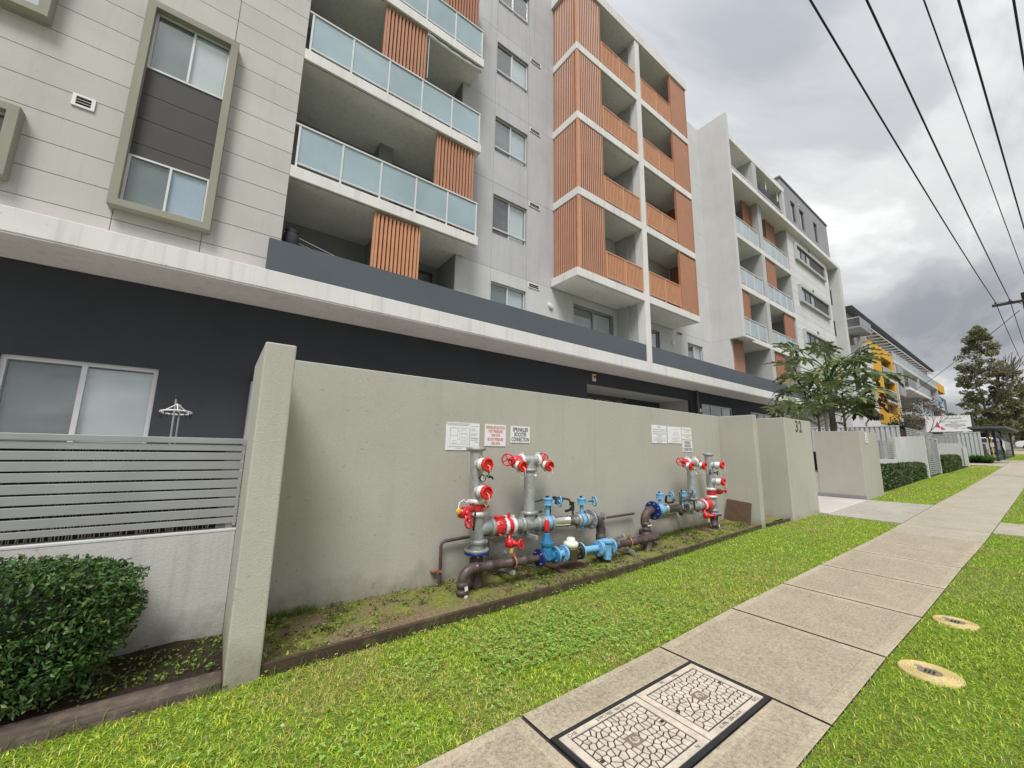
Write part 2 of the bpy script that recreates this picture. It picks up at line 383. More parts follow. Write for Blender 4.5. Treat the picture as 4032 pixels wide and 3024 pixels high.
class MB:
    def __init__(s): s.v = []; s.f = []; s.m = []; s.sm = []
    def add(s, verts, faces, mi=0, smooth=False):
        b = len(s.v); s.v.extend([tuple(p) for p in verts])
        for f in faces: s.f.append(tuple(i+b for i in f)); s.m.append(mi); s.sm.append(smooth)
        return s
    def box(s, x0, x1, y0, y1, z0, z1, mi=0):
        v = [(x0,y0,z0),(x1,y0,z0),(x1,y1,z0),(x0,y1,z0),(x0,y0,z1),(x1,y0,z1),(x1,y1,z1),(x0,y1,z1)]
        return s.add(v, [(0,3,2,1),(4,5,6,7),(0,1,5,4),(1,2,6,5),(2,3,7,6),(3,0,4,7)], mi)
    def hexa(s, low, high, mi=0):
        return s.add(list(low)+list(high), [(0,3,2,1),(4,5,6,7),(0,1,5,4),(1,2,6,5),(2,3,7,6),(3,0,4,7)], mi)
    def obox(s, c, ax, ay, az, mi=0):
        c, ax, ay, az = Vector(c), Vector(ax), Vector(ay), Vector(az)
        lo = [c-ax-ay-az, c+ax-ay-az, c+ax+ay-az, c-ax+ay-az]; hi = [p+2*az for p in lo]
        return s.hexa(lo, hi, mi)
    def lathe(s, base, axis, prof, seg=20, mi=0, cap=True, smooth=True):
        base, a = Vector(base), Vector(axis).normalized()
        t = Vector((0,0,1)) if abs(a.z) < 0.9 else Vector((1,0,0))
        u = a.cross(t).normalized(); w = a.cross(u)
        vs_, fs = [], []
        for h, r in prof:
            for i in range(seg):
                an = 2*math.pi*i/seg
                vs_.append(base + a*h + u*(r*math.cos(an)) + w*(r*math.sin(an)))
        for k in range(len(prof)-1):
            for i in range(seg):
                j = (i+1) % seg
                fs.append((k*seg+i, k*seg+j, (k+1)*seg+j, (k+1)*seg+i))
        s.add(vs_, fs, mi, smooth)
        if cap:
            s.add(vs_[:seg], [tuple(range(seg))[::-1]], mi)
            s.add(vs_[-seg:], [tuple(range(seg))], mi)
        return s
    def cyl(s, p0, p1, r, seg=16, mi=0, r1=None, smooth=True):
        p0, p1 = Vector(p0), Vector(p1)
        return s.lathe(p0, p1-p0, [(0, r), ((p1-p0).length, r if r1 is None else r1)], seg, mi, True, smooth)
    def tube(s, pts, r, seg=10, mi=0, cap=True):
        pts = [Vector(p) for p in pts]; rr = r if isinstance(r, (list, tuple)) else [r]*len(pts)
        vs_, fs = [], []
        d = (pts[1]-pts[0]).normalized()
        t = Vector((0,0,1)) if abs(d.z) < 0.9 else Vector((1,0,0))
        u = d.cross(t).normalized()
        for k, p in enumerate(pts):
            d = (pts[min(k+1, len(pts)-1)]-pts[max(k-1, 0)]).normalized()
            u = (u - d*u.dot(d)).normalized(); w = d.cross(u)
            for i in range(seg):
                an = 2*math.pi*i/seg
                vs_.append(p + u*(rr[k]*math.cos(an)) + w*(rr[k]*math.sin(an)))
        for k in range(len(pts)-1):
            for i in range(seg):
                j = (i+1) % seg
                fs.append((k*seg+i, k*seg+j, (k+1)*seg+j, (k+1)*seg+i))
        s.add(vs_, fs, mi, True)
        if cap:
            s.add(vs_[:seg], [tuple(range(seg))[::-1]], mi); s.add(vs_[-seg:], [tuple(range(seg))], mi)
        return s
    def torus(s, c, axis, R_, r, seg=28, ring=8, mi=0):
        c, a = Vector(c), Vector(axis).normalized()
        t = Vector((0,0,1)) if abs(a.z) < 0.9 else Vector((1,0,0))
        u = a.cross(t).normalized(); w = a.cross(u)
        vs_, fs = [], []
        for i in range(seg):
            an = 2*math.pi*i/seg; d = u*math.cos(an)+w*math.sin(an)
            for k in range(ring):
                b = 2*math.pi*k/ring
                vs_.append(c + d*(R_+r*math.cos(b)) + a*(r*math.sin(b)))
        for i in range(seg):
            for k in range(ring):
                j, l = (i+1) % seg, (k+1) % ring
                fs.append((i*ring+k, j*ring+k, j*ring+l, i*ring+l))
        return s.add(vs_, fs, mi, True)
    def ball(s, c, r, seg=12, rings=8, mi=0, sc=(1,1,1)):
        vs_, fs = [], []
        for k in range(rings+1):
            th = math.pi*k/rings
            for i in range(seg):
                ph = 2*math.pi*i/seg
                vs_.append((c[0]+sc[0]*r*math.sin(th)*math.cos(ph), c[1]+sc[1]*r*math.sin(th)*math.sin(ph), c[2]+sc[2]*r*math.cos(th)))
        for k in range(rings):
            for i in range(seg):
                j = (i+1) % seg
                fs.append((k*seg+i, (k+1)*seg+i, (k+1)*seg+j, k*seg+j))
        return s.add(vs_, fs, mi, True)

def obj(name, mb, mats, parent=None, bevel=0.0, origin=None, label=None):
    """link a mesh built in world coordinates as one object whose origin lies at its base"""
    v = np.array(mb.v, float)
    if origin is None:
        lo, hi = v.min(0), v.max(0)
        origin = ((lo[0]+hi[0])/2, (lo[1]+hi[1])/2, lo[2])
    o_ = Vector(origin)
    me = bpy.data.meshes.new(name)
    me.from_pydata([(p[0]-o_.x, p[1]-o_.y, p[2]-o_.z) for p in mb.v], [], mb.f)
    for m in ([mats] if isinstance(mats, str) else mats): me.materials.append(MATS[m])
    if any(mb.m): me.polygons.foreach_set('material_index', mb.m)
    if any(mb.sm): me.polygons.foreach_set('use_smooth', mb.sm)
    if bevel:
        bm = bmesh.new(); bm.from_mesh(me)
        bmesh.ops.remove_doubles(bm, verts=bm.verts, dist=1e-5)
        eds = [e for e in bm.edges if len(e.link_faces) == 2 and e.calc_face_angle(0) > 0.5]
        bmesh.ops.bevel(bm, geom=eds, offset=bevel, segments=2, affect='EDGES', profile=0.5)
        bm.to_mesh(me); bm.free()
    me.update()
    o = bpy.data.objects.new(name, me)
    COL.objects.link(o)
    place(o, o_, parent)
    if label: o['label'] = label
    return o
def place(o, world, parent):
    if parent is not None:
        o.parent = parent
        o.location = Vector(world) - WORG[parent.name]
    else:
        o.location = Vector(world)
    WORG[o.name] = Vector(world)
BOXES = {}
def bx(name, parent, mat, x0, x1, y0, y1, z0, z1):
    """an axis-aligned piece; alike pieces share one mesh"""
    key = (round(x1-x0, 4), round(y1-y0, 4), round(z1-z0, 4), mat)
    me = BOXES.get(key)
    if me is None:
        me = bpy.data.meshes.new(name)
        a, b, c = (x1-x0)/2, (y1-y0)/2, z1-z0
        m = MB().box(-a, a, -b, b, 0, c)
        me.from_pydata(m.v, [], m.f); me.materials.append(MATS[mat]); me.update()
        BOXES[key] = me
    o = bpy.data.objects.new(name, me); COL.objects.link(o)
    place(o, ((x0+x1)/2, (y0+y1)/2, z0), parent)
    return o
def like(src, name, parent, world, rotz=0.0):
    """another piece with the same mesh"""
    o = bpy.data.objects.new(name, src.data); COL.objects.link(o)
    place(o, world, parent); o.rotation_euler.z = rotz
    return o
def tag(o, label, cat, group=None):
    o['label'] = label; o['category'] = cat
    if group: o['group'] = group
    return o
def thing(name, label, cat, loc, group=None):
    o = bpy.data.objects.new(name, None); COL.objects.link(o)
    o.empty_display_size = 0.2
    o.location = loc; WORG[o.name] = Vector(loc)
    return tag(o, label, cat, group)
def struct(o): o['kind'] = 'structure'; return o
def stuff(o): o['kind'] = 'stuff'; return o

def openings_wall(x0, x1, z0, z1, y, ops, reveal=0.12, back=None):
    """front skin of a wall facing the street with real openings (x0,x1,z0,z1) and their reveals"""
    mb = MB()
    xs = sorted({x0, x1, *[c for o in ops for c in o[:2]]}); zs = sorted({z0, z1, *[c for o in ops for c in o[2:4]]})
    xs = [x for x in xs if x0 <= x <= x1]; zs = [z for z in zs if z0 <= z <= z1]
    for xa, xb in zip(xs, xs[1:]):
        for za, zb in zip(zs, zs[1:]):
            cx, cz = (xa+xb)/2, (za+zb)/2
            if any(o[0] < cx < o[1] and o[2] < cz < o[3] for o in ops): continue
            mb.add([(xa,y,za),(xb,y,za),(xb,y,zb),(xa,y,zb)], [(0,1,2,3)])
    for o in ops:
        a, b, c, d = max(o[0],x0), min(o[1],x1), max(o[2],z0), min(o[3],z1); r = y+reveal
        mb.add([(a,y,c),(a,r,c),(a,r,d),(a,y,d)], [(0,1,2,3)])
        mb.add([(b,y,c),(b,r,c),(b,r,d),(b,y,d)], [(3,2,1,0)])
        mb.add([(a,y,c),(b,y,c),(b,r,c),(a,r,c)], [(0,1,2,3)])
        mb.add([(a,y,d),(b,y,d),(b,r,d),(a,r,d)], [(3,2,1,0)])
    t = back if back is not None else 0.2
    mb.add([(x0,y,z0),(x0,y+t,z0),(x0,y+t,z1),(x0,y,z1)], [(3,2,1,0)])
    mb.add([(x1,y,z0),(x1,y+t,z0),(x1,y+t,z1),(x1,y,z1)], [(0,1,2,3)])
    mb.add([(x0,y,z1),(x1,y,z1),(x1,y+t,z1),(x0,y+t,z1)], [(0,1,2,3)])
    mb.add([(x0,y,z0),(x1,y,z0),(x1,y+t,z0),(x0,y+t,z0)], [(3,2,1,0)])
    return mb

def text_mesh(body, size, squeeze=1.0, align='CENTER', bold=0.0):
    cu = bpy.data.curves.new('lettering', 'FONT')
    cu.body = body; cu.size = size; cu.align_x = align; cu.align_y = 'CENTER'
    cu.offset = bold; cu.resolution_u = 3
    o = bpy.data.objects.new('lettering', cu); COL.objects.link(o)
    dg = bpy.context.evaluated_depsgraph_get()
    me = bpy.data.meshes.new_from_object(o.evaluated_get(dg))
    bpy.data.objects.remove(o); bpy.data.curves.remove(cu)
    v = [(p.co.x*squeeze, p.co.y) for p in me.vertices]
    f = [tuple(p.vertices) for p in me.polygons]
    bpy.data.meshes.remove(me)
    return v, f
def lettering(name, body, size, c, ux, uy, mat, parent, squeeze=1.0, align='CENTER', bold=0.0, fit=None):
    v, f = text_mesh(body, size, squeeze, align, bold)
    if fit:
        wd = max(a for a, b in v)-min(a for a, b in v); k = fit/wd
        v = [(a*k, b) for a, b in v]
    c, ux, uy = Vector(c), Vector(ux).normalized(), Vector(uy).normalized()
    mb = MB().add([c+ux*a+uy*b for a, b in v], f)
    return obj(name, mb, mat, parent)

def leaf_mesh(name, P, U, V, tint, parent, mat='leaf', shape='diamond', up_bend=None):
    """many leaves as one mesh. P centres (n,3); U half-length vectors; V half-width vectors; tint (n,3)"""
    n = len(P)
    if shape == 'blade':      # root, tapering to a bent tip: 5 verts, quad + triangle
        vv = np.stack([P-V, P+V, P+U*0.55+V*0.8, P+U*0.55-V*0.8, P+U+up_bend], 1)
        nv = 5
        faces_idx = [(0,1,2,3), (3,2,4)]
    else:                     # leaf folded along its midrib: 6 verts, 2 quads
        lift = np.cross(U, V); ln = np.linalg.norm(lift, axis=1, keepdims=True)+1e-9
        nrm = lift/ln*np.linalg.norm(V, axis=1, keepdims=True)*0.35
        vv = np.stack([P-U, P-U*0.15+V+nrm, P+U, P-U*0.15-V+nrm], 1)
        nv = 4
        faces_idx = [(0,1,2), (0,2,3)]
    verts = vv.reshape(-1, 3)
    org = np.array([verts[:,0].mean(), verts[:,1].mean(), verts[:,2].min()])
    me = bpy.data.meshes.new(name)
    me.vertices.add(n*nv); me.vertices.foreach_set('co', (verts-org).astype(np.float32).ravel())
    base = (np.arange(n)*nv)[:,None]
    lp = np.concatenate([base+np.array(fi)[None,:] for fi in faces_idx], 1).ravel()
    sizes = [len(fi) for fi in faces_idx]; per = sum(sizes)
    starts = (np.arange(n)[:,None]*per + np.cumsum([0]+sizes[:-1])[None,:]).ravel()
    me.loops.add(n*per); me.loops.foreach_set('vertex_index', lp.astype(np.int32))
    me.polygons.add(n*len(sizes)); me.polygons.foreach_set('loop_start', starts.astype(np.int32))
    me.update(calc_edges=True)
    at = me.color_attributes.new('tint', 'FLOAT_COLOR', 'POINT')
    col = np.ones((n, nv, 4), np.float32); col[:,:,:3] = tint[:,None,:]
    at.data.foreach_set('color', col.ravel())
    me.materials.append(MATS[mat])
    o = bpy.data.objects.new(name, me); COL.objects.link(o)
    place(o, org, parent)
    return o
def rand_dirs(n):
    d = rng.normal(size=(n,3)); return d/np.linalg.norm(d, axis=1, keepdims=True)
def perp(d):
    r_ = rng.normal(size=d.shape); r_ -= d*(r_*d).sum(1, keepdims=True)
    return r_/np.linalg.norm(r_, axis=1, keepdims=True)
# ================================================================== SETTING: ground, footpath, driveway, beds
YL = ((-3, 2.08), (1, 2.10), (3.15, 2.13), (4.49, 2.17), (7, 2.11), (10.3, 2.02), (15.6, 2.0), (22, 1.93), (41, 1.86), (60, 1.75))
YR = ((-3, 0.98), (4.5, 0.978), (5.74, 0.945), (7, 0.92), (8.3, 0.90), (10.5, 0.84), (13.4, 0.80), (22, 0.70), (41, 0.60), (60, 0.5))
def yl(x): return lerp_tab(YL, x)
def yr(x): return lerp_tab(YR, x)
def yedge(x): return 3.475 + 0.0195*(x-0.4)          # line of the timber edging

# one ground sheet out to the horizon
mb = MB()
gx = [-1200, -300, -60, -20, -8] + [round(-4+0.8*i, 2) for i in range(70)] + [54, 56, 58, 62, 66, 72, 80, 95, 110, 160, 300, 1200]
gy = [-1200, -200, -40, -12, -5, -2, 0, 2, 4, 8, 14, 30, 80, 300, 1200]
nv = len(gy)
mb.add([(x, y, g(x)-0.012) for x in gx for y in gy],
       [(i*nv+j, (i+1)*nv+j, (i+1)*nv+j+1, i*nv+j+1) for i in range(len(gx)-1) for j in range(nv-1)])
ground = struct(obj('ground', mb, 'far_ground', origin=(0, 0, 0)))
# lawn soil: house side, beyond the driveway, and the verge along the kerb
def lawn_sheet(xs, ya, yb):
    mb = MB()
    for x in xs: mb.v += [(x, ya(x), g(x)-0.006), (x, yb(x), g(x)-0.006)]
    for i in range(len(xs)-1): mb.f.append((2*i, 2*i+2, 2*i+3, 2*i+1)); mb.m.append(0); mb.sm.append(False)
    struct(obj('lawn', mb, 'lawn_soil'))
lawn_sheet([-12, -3, 0, 2, 3.6, 4.4, 5.2, 7, 9, 11.74], lambda x: yl(x)-0.02, lambda x: min(yedge(x)+0.02, 3.75))
lawn_sheet([15.6, 18, 22, 27, 32, 36, 40, 41.2], lambda x: yl(x)-0.02, lambda x: 3.5)
lawn_sheet([-20, -3, 0, 2, 3.6, 4.4, 5.2, 7, 9, 12, 16, 22, 30, 40, 47], lambda x: -4.04, lambda x: yr(x)+0.02)
lawn_sheet([50, 54, 58, 60], lambda x: -4.04, lambda x: 2.3)

# footpath: every concrete slab is a piece of its own with an edged border
path = struct(thing('footpath', 'x', 'x', (6, 1.5, 0)))
del path['label']; del path['category']
def slab_piece(x0, x1, ya0, yb0, ya1, yb1, mats=('path_concrete', 'path_border'), bw=0.075, gap=0.010, name='slab', parent=path, lift=0.012):
    """x0..x1 along the street; ya = street side, yb = house side at each end"""
    mb = MB()
    a, b = x0+gap, x1-gap
    zt0, zt1 = g(a)+lift, g(b)+lift
    o = [(a, ya0, zt0), (b, ya1, zt1), (b, yb1, zt1), (a, yb0, zt0)]
    w = min(bw, (yb0-ya0)*0.3)
    i_ = [(a+w, ya0+w, g(a+w)+lift-0.002), (b-w, ya1+w, g(b-w)+lift-0.002), (b-w, yb1-w, g(b-w)+lift-0.002), (a+w, yb0-w, g(a+w)+lift-0.002)]
    e = 0.006
    top = [(a+e, ya0+e, zt0), (b-e, ya1+e, zt1), (b-e, yb1-e, zt1), (a+e, yb0-e, zt0)]
    rim = [(p[0], p[1], p[2]-0.004) for p in o]
    bot = [(p[0], p[1], p[2]-0.1) for p in o]
    mb.add(i_, [(0,1,2,3)], 0)
    mb.add(top+i_, [(0,1,5,4),(1,2,6,5),(2,3,7,6),(3,0,4,7)], 1)
    mb.add(rim+top, [(0,1,5,4),(1,2,6,5),(2,3,7,6),(3,0,4,7)], 1)
    mb.add(bot+rim, [(0,1,5,4),(1,2,6,5),(2,3,7,6),(3,0,4,7)], 2)      # dirt-filled joint faces
    return obj(name, mb, list(mats)+['lid_groove'], parent)
joints = [-1.1, 0.3, 1.665, 3.135, 4.49, 5.74, 7.01, 8.30, 9.42, 10.55, 11.75]
x = 11.75
while x < 47: x += 1.27; joints.append(x)
for a, b in zip(joints, joints[1:]):
    m = ('path_concrete', 'path_border') if a < 10.5 else ('path_far', 'path_far')  # far slabs paler: grazing sky reflection put into the colour
    if abs(a-1.665) < 0.01:
        slab_piece(a, b, 1.862, yl(a), 1.862, yl(b), m, 0.05)
        slab_piece(a, b, yr(a), 1.288, yr(b), 1.288, m, 0.05)
    else:
        slab_piece(a, b, yr(a), yl(a), yr(b), yl(b), m, gap=0.016 if a < 6 else 0.017)
# dark earth under the joints
mb = MB()
for a, b in zip(joints, joints[1:]):
    mb.add([(a, yr(a)+0.01, g(a)-0.002), (b, yr(b)+0.01, g(b)-0.002), (b, yl(b)-0.01, g(b)-0.002), (a, yl(a)-0.01, g(a)-0.002)], [(0,1,2,3)])
obj('joint_bed', mb, 'lid_groove', path)
# trowelled lines along the near slabs' street side: thin score marks
for a, b in ((3.25, 4.45), (4.56, 5.70), (5.85, 6.6)):
    mb = MB(); mb.add([(a, 1.092, g(a)+0.0135), (b, 1.088, g(b)+0.0135), (b, 1.096, g(b)+0.0135), (a, 1.100, g(a)+0.0135)], [(0,1,2,3)])
    obj('score_line', mb, 'path_border', path)

# driveway slab and tiled entry between the number wall and the next wall
drive = struct(thing('driveway', 'x', 'x', (13.5, 2.6, g(13.5)))); del drive['label']; del drive['category']
mb = MB()
o = [(11.72, yl(11.72)+0.012), (15.58, yl(15.58)+0.012), (15.50, 3.30), (11.80, 3.30)]
mb.hexa([(p[0], p[1], g(p[0])-0.08) for p in o], [(p[0], p[1], g(p[0])+0.010) for p in o])
obj('slab', mb, 'drive_concrete', drive)
mb = MB(); o = [(11.97, 3.31), (15.48, 3.31), (15.48, 8.3), (11.97, 8.3)]
mb.hexa([(p[0], p[1], g(p[0])-0.08) for p in o], [(p[0], p[1], g(p[0])+0.012) for p in o])
obj('tiled_floor', mb, 'entry_tile', drive)
mb = MB(); o = [(11.80, 0.35), (13.42, 0.35), (13.40, yr(13.4)-0.012), (11.80, yr(11.8)-0.012)]
mb.hexa([(p[0], p[1], g(p[0])-0.08) for p in o], [(p[0], p[1], g(p[0])+0.010) for p in o])
obj('slab', mb, 'path_far', drive)
# pale crossovers further up the street
mb = MB(); o = [(41.2, yl(41)+0.02), (46.0, yl(46)+0.02), (46.0, 4.4), (42.4, 4.4)]
mb.hexa([(p[0], p[1], g(p[0])-0.08) for p in o], [(p[0], p[1], g(p[0])+0.014) for p in o])
obj('slab', mb, 'path_far', drive)
mb = MB(); o = [(47.0, -6), (50.0, -6), (50.0, 2.6), (47.0, 2.6)]
mb.hexa([(p[0], p[1], g(p[0])-0.08) for p in o], [(p[0], p[1], g(p[0])+0.020) for p in o])
obj('slab', mb, 'path_far', drive)
mb = MB(); o = [(60.0, -10), (75.0, -10), (75.0, 2.4), (60.0, 2.4)]
mb.hexa([(p[0], p[1], g(p[0])-0.08) for p in o], [(p[0], p[1], g(p[0])+0.03) for p in o])
obj('slab', mb, 'path_far', drive)
# road beyond the verge, behind and beside the camera
mb = MB(); xs = [-40] + list(range(-20, 121, 4)); 
mb.add([(x, y, g(x)-0.004) for x in xs for y in (-11.5, -4.2)], [(2*i, 2*i+2, 2*i+3, 2*i+1) for i in range(len(xs)-1)])
struct(obj('road', mb, 'asphalt'))
kerb = MB()
for a, b in zip(xs, xs[1:]):
    kerb.hexa([(a,-4.2,g(a)-0.1),(b,-4.2,g(b)-0.1),(b,-4.05,g(b)-0.1),(a,-4.05,g(a)-0.1)], [(a,-4.2,g(a)+0.02),(b,-4.2,g(b)+0.02),(b,-4.05,g(b)+0.02),(a,-4.05,g(a)+0.02)])
struct(obj('kerb', kerb, 'path_far'))

# paved courtyards between the street walls and the building
mb = MB(); xs = [-14, 0, 4, 5, 9, 12]
mb.add([(x, y, g(x)+0.03) for x in xs for y in (4.6, 9.79)], [(2*i, 2*i+2, 2*i+3, 2*i+1) for i in range(len(xs)-1)])
struct(obj('courtyard_paving', mb, 'entry_tile'))
mb = MB(); xs = [15.5, 18, 24, 30, 36, 40]
mb.add([(x, y, g(x)+0.03) for x in xs for y in (6.3, 9.79)], [(2*i, 2*i+2, 2*i+3, 2*i+1) for i in range(len(xs)-1)])
struct(obj('courtyard_paving', mb, 'entry_tile'))
# garden beds
def sheet(name, pts, mat, dz, sub=14, rough=0.012):
    """soil bed between two lines: pts = [(x, ya, yb)], lumpy"""
    mb = MB(); n = 7
    xs = np.linspace(pts[0][0], pts[-1][0], sub)
    for x in xs:
        ya = lerp_tab([(p[0], p[1]) for p in pts], x); yb = lerp_tab([(p[0], p[2]) for p in pts], x)
        for k in range(n):
            t = k/(n-1); mb.v.append((x, ya+(yb-ya)*t, g(x)+dz+random.uniform(-rough, rough)+(0.03*t)))
    for i in range(sub-1):
        for k in range(n-1):
            mb.f.append((i*n+k, (i+1)*n+k, (i+1)*n+k+1, i*n+k+1)); mb.m.append(0); mb.sm.append(True)
    return struct(obj(name, mb, mat))
sheet('garden_bed', [(0.405, yedge(0.4)+0.03, 4.37), (9.03, yedge(9)+0.03, 4.37)], 'bed_soil', 0.045, 50)
sheet('garden_bed', [(9.2, yedge(9)+0.03, 4.9), (10.29, yedge(10.3)+0.03, 4.9)], 'bed_soil', 0.04, 8)
sheet('garden_bed', [(-2.4, 3.56, 4.24), (0.2, 3.60, 4.24)], 'hedge_soil', 0.05, 18)
sheet('garden_bed', [(17.5, 3.46, 4.2), (27.1, 3.50, 4.2)], 'hedge_soil', 0.03, 20)
sheet('garden_bed', [(30.3, 3.35, 4.4), (39.9, 3.2, 4.4)], 'hedge_soil', 0.03, 20)
sheet('garden_bed', [(44.6, 2.5, 4.3), (47.0, 2.5, 4.3)], 'hedge_soil', 0.04, 8)

# ------------------------------------------------------------------ telecom pit: two lids set in a frame
pit = thing('telecom_pit', 'twin pale pit lids with crazed pattern in a black frame set in the footpath', 'pit cover', (2.39, 1.575, 0))
mb = MB()
FX0, FX1, FY0, FY1 = 1.672, 3.122, 1.294, 1.856
for (a, b, c, d) in ((FX0, FX1, FY0, FY0+0.028), (FX0, FX1, FY1-0.028, FY1), (FX0, FX0+0.03, FY0+0.028, FY1-0.028), (FX1-0.03, FX1, FY0+0.028, FY1-0.028)):
    mb.box(a, b, c, d, -0.06, 0.016)
obj('frame', mb, 'pit_frame', pit)
def clip_poly(poly, nx, ny, d):
    out = []
    for i in range(len(poly)):
        p, q = poly[i], poly[(i+1) % len(poly)]
        sp, sq = p[0]*nx+p[1]*ny-d, q[0]*nx+q[1]*ny-d
        if sp <= 0: out.append(p)
        if sp*sq < 0:
            t = sp/(sp-sq); out.append((p[0]+(q[0]-p[0])*t, p[1]+(q[1]-p[1])*t))
    return out
def shrink(poly, s):
    c = (sum(p[0] for p in poly)/len(poly), sum(p[1] for p in poly)/len(poly))
    res = poly
    for i in range(len(poly)):
        p, q = poly[i], poly[(i+1) % len(poly)]
        ex, ey = q[0]-p[0], q[1]-p[1]; l = math.hypot(ex, ey)
        if l < 1e-6: continue
        nx, ny = ey/l, -ex/l
        if (c[0]-p[0])*nx+(c[1]-p[1])*ny > 0: nx, ny = -nx, -ny
        res = clip_poly(res, nx, ny, p[0]*nx+p[1]*ny-s)
        if len(res) < 3: return None
    return res
for li, (lx0, lx1, flip) in enumerate(((1.706, 2.392, True), (2.402, 3.088, False))):
    ly0, ly1 = 1.326, 1.824
    lid = MB().box(lx0, lx1, ly0, ly1, -0.04, 0.013)
    lid_o = obj('lid', lid, 'lid_groove', pit)
    # smooth rim of the lid, the crazed field inside it
    rim = MB(); w = 0.052
    for (a, b, c, d) in ((lx0, lx1, ly0, ly0+w*0.75), (lx0, lx1, ly1-w*0.75, ly1), (lx0, lx0+w, ly0+w*0.75, ly1-w*0.75), (lx1-w, lx1, ly0+w*0.75, ly1-w*0.75)):
        rim.box(a+0.0005, b-0.0005, c, d, 0.0, 0.0185)
    obj('rim', rim, 'lid_concrete', lid_o)
    X0, X1, Y0, Y1 = lx0+w+0.007, lx1-w-0.007, ly0+w*0.75+0.007, ly1-w*0.75-0.007
    cxm, cym = (lx0+lx1)/2, (ly0+ly1)/2
    nx_, ny_ = 14, 9
    pts = [(X0+(i+0.5+random.uniform(-0.36, 0.36))*(X1-X0)/nx_, Y0+(j+0.5+random.uniform(-0.36, 0.36))*(Y1-Y0)/ny_) for i in range(nx_) for j in range(ny_)]
    plates = MB()
    slots = [(lx0+0.078, cym), (lx1-0.078, cym)]
    for a in pts:
        poly = [(X0, Y0), (X1, Y0), (X1, Y1), (X0, Y1)]
        for b in pts:
            if b is a: continue
            dx, dy = b[0]-a[0], b[1]-a[1]
            if dx*dx+dy*dy > 0.026: continue
            l = math.hypot(dx, dy)
            poly = clip_poly(poly, dx/l, dy/l, ((a[0]+b[0])/2*dx+(a[1]+b[1])/2*dy)/l)
            if len(poly) < 3: break
        poly = shrink(poly, 0.0044) if len(poly) >= 3 else None
        if not poly or len(poly) < 3: continue
        n = len(poly)
        plates.add([(p[0], p[1], 0.010) for p in poly]+[(p[0], p[1], 0.0175) for p in poly],
                   [tuple(range(n, 2*n))]+[(i, (i+1) % n, n+(i+1) % n, n+i) for i in range(n)])
    stuff(obj('crazed_plates', plates, 'lid_concrete', lid_o))
    lp = MB().box(cxm-0.047, cxm+0.047, cym-0.040, cym+0.040, 0.008, 0.0195)
    obj('badge', lp, 'logo_plate', lid_o)
    lm = MB()        # maker's mark: a bar through an open ring
    sg = -1 if flip else 1
    arc = [(cxm+sg*0.024*math.cos(t), cym+sg*0.024*math.sin(t)) for t in np.linspace(R(-60), R(200), 16)]
    for p, q in zip(arc, arc[1:]):
        d = Vector((q[0]-p[0], q[1]-p[1], 0)).normalized(); nrm_ = Vector((-d.y, d.x, 0))*0.0042
        lm.hexa([Vector((*p, 0.0195))-nrm_, Vector((*q, 0.0195))-nrm_, Vector((*q, 0.0195))+nrm_, Vector((*p, 0.0195))+nrm_],
                [Vector((*p, 0.0222))-nrm_, Vector((*q, 0.0222))-nrm_, Vector((*q, 0.0222))+nrm_, Vector((*p, 0.0222))+nrm_])
    lm.box(cxm-0.004-sg*0.006, cxm+0.004-sg*0.006, cym-0.016, cym+0.016, 0.0196, 0.0225)
    obj('mark', lm, 'lid_concrete', lid_o)
    for s in slots:
        obj('key_slot', MB().box(s[0]-0.014, s[0]+0.014, s[1]-0.010, s[1]+0.010, 0.011, 0.0186), 'lid_groove', lid_o)
    zt = 0.0193
    # lettering runs along both long rims; the near lid is turned half round
    yA, yB = (ly1-0.019, ly0+0.019)
    if flip:
        lettering('lettering', 'AS 3996 - 2006 Class B', 0.034, (lx0+0.42, yA, zt), (-1, 0, 0), (0, -1, 0), 'ink_black', lid_o, 0.8)
        lettering('lettering', 'BVCI', 0.034, (lx0+0.085, yA, zt), (-1, 0, 0), (0, -1, 0), 'ink_black', lid_o, 0.9)
        lettering('lettering', 'P6', 0.034, (lx1-0.10, yB, zt), (-1, 0, 0), (0, -1, 0), 'ink_black', lid_o, 0.9)
    else:
        lettering('lettering', 'AS 3996 - 2006 Class B', 0.034, (lx0+0.27, yB, zt), (1, 0, 0), (0, 1, 0), 'ink_black', lid_o, 0.8)
        lettering('lettering', 'BVCI', 0.034, (lx1-0.075, yB, zt), (1, 0, 0), (0, 1, 0), 'ink_black', lid_o, 0.9)
        lettering('lettering', '25Kg', 0.034, (lx0+0.42, yA, zt), (1, 0, 0), (0, 1, 0), 'ink_black', lid_o, 0.9)
        lettering('lettering', 'P6', 0.034, (lx0+0.27, yA, zt), (1, 0, 0), (0, 1, 0), 'ink_black', lid_o, 0.9)

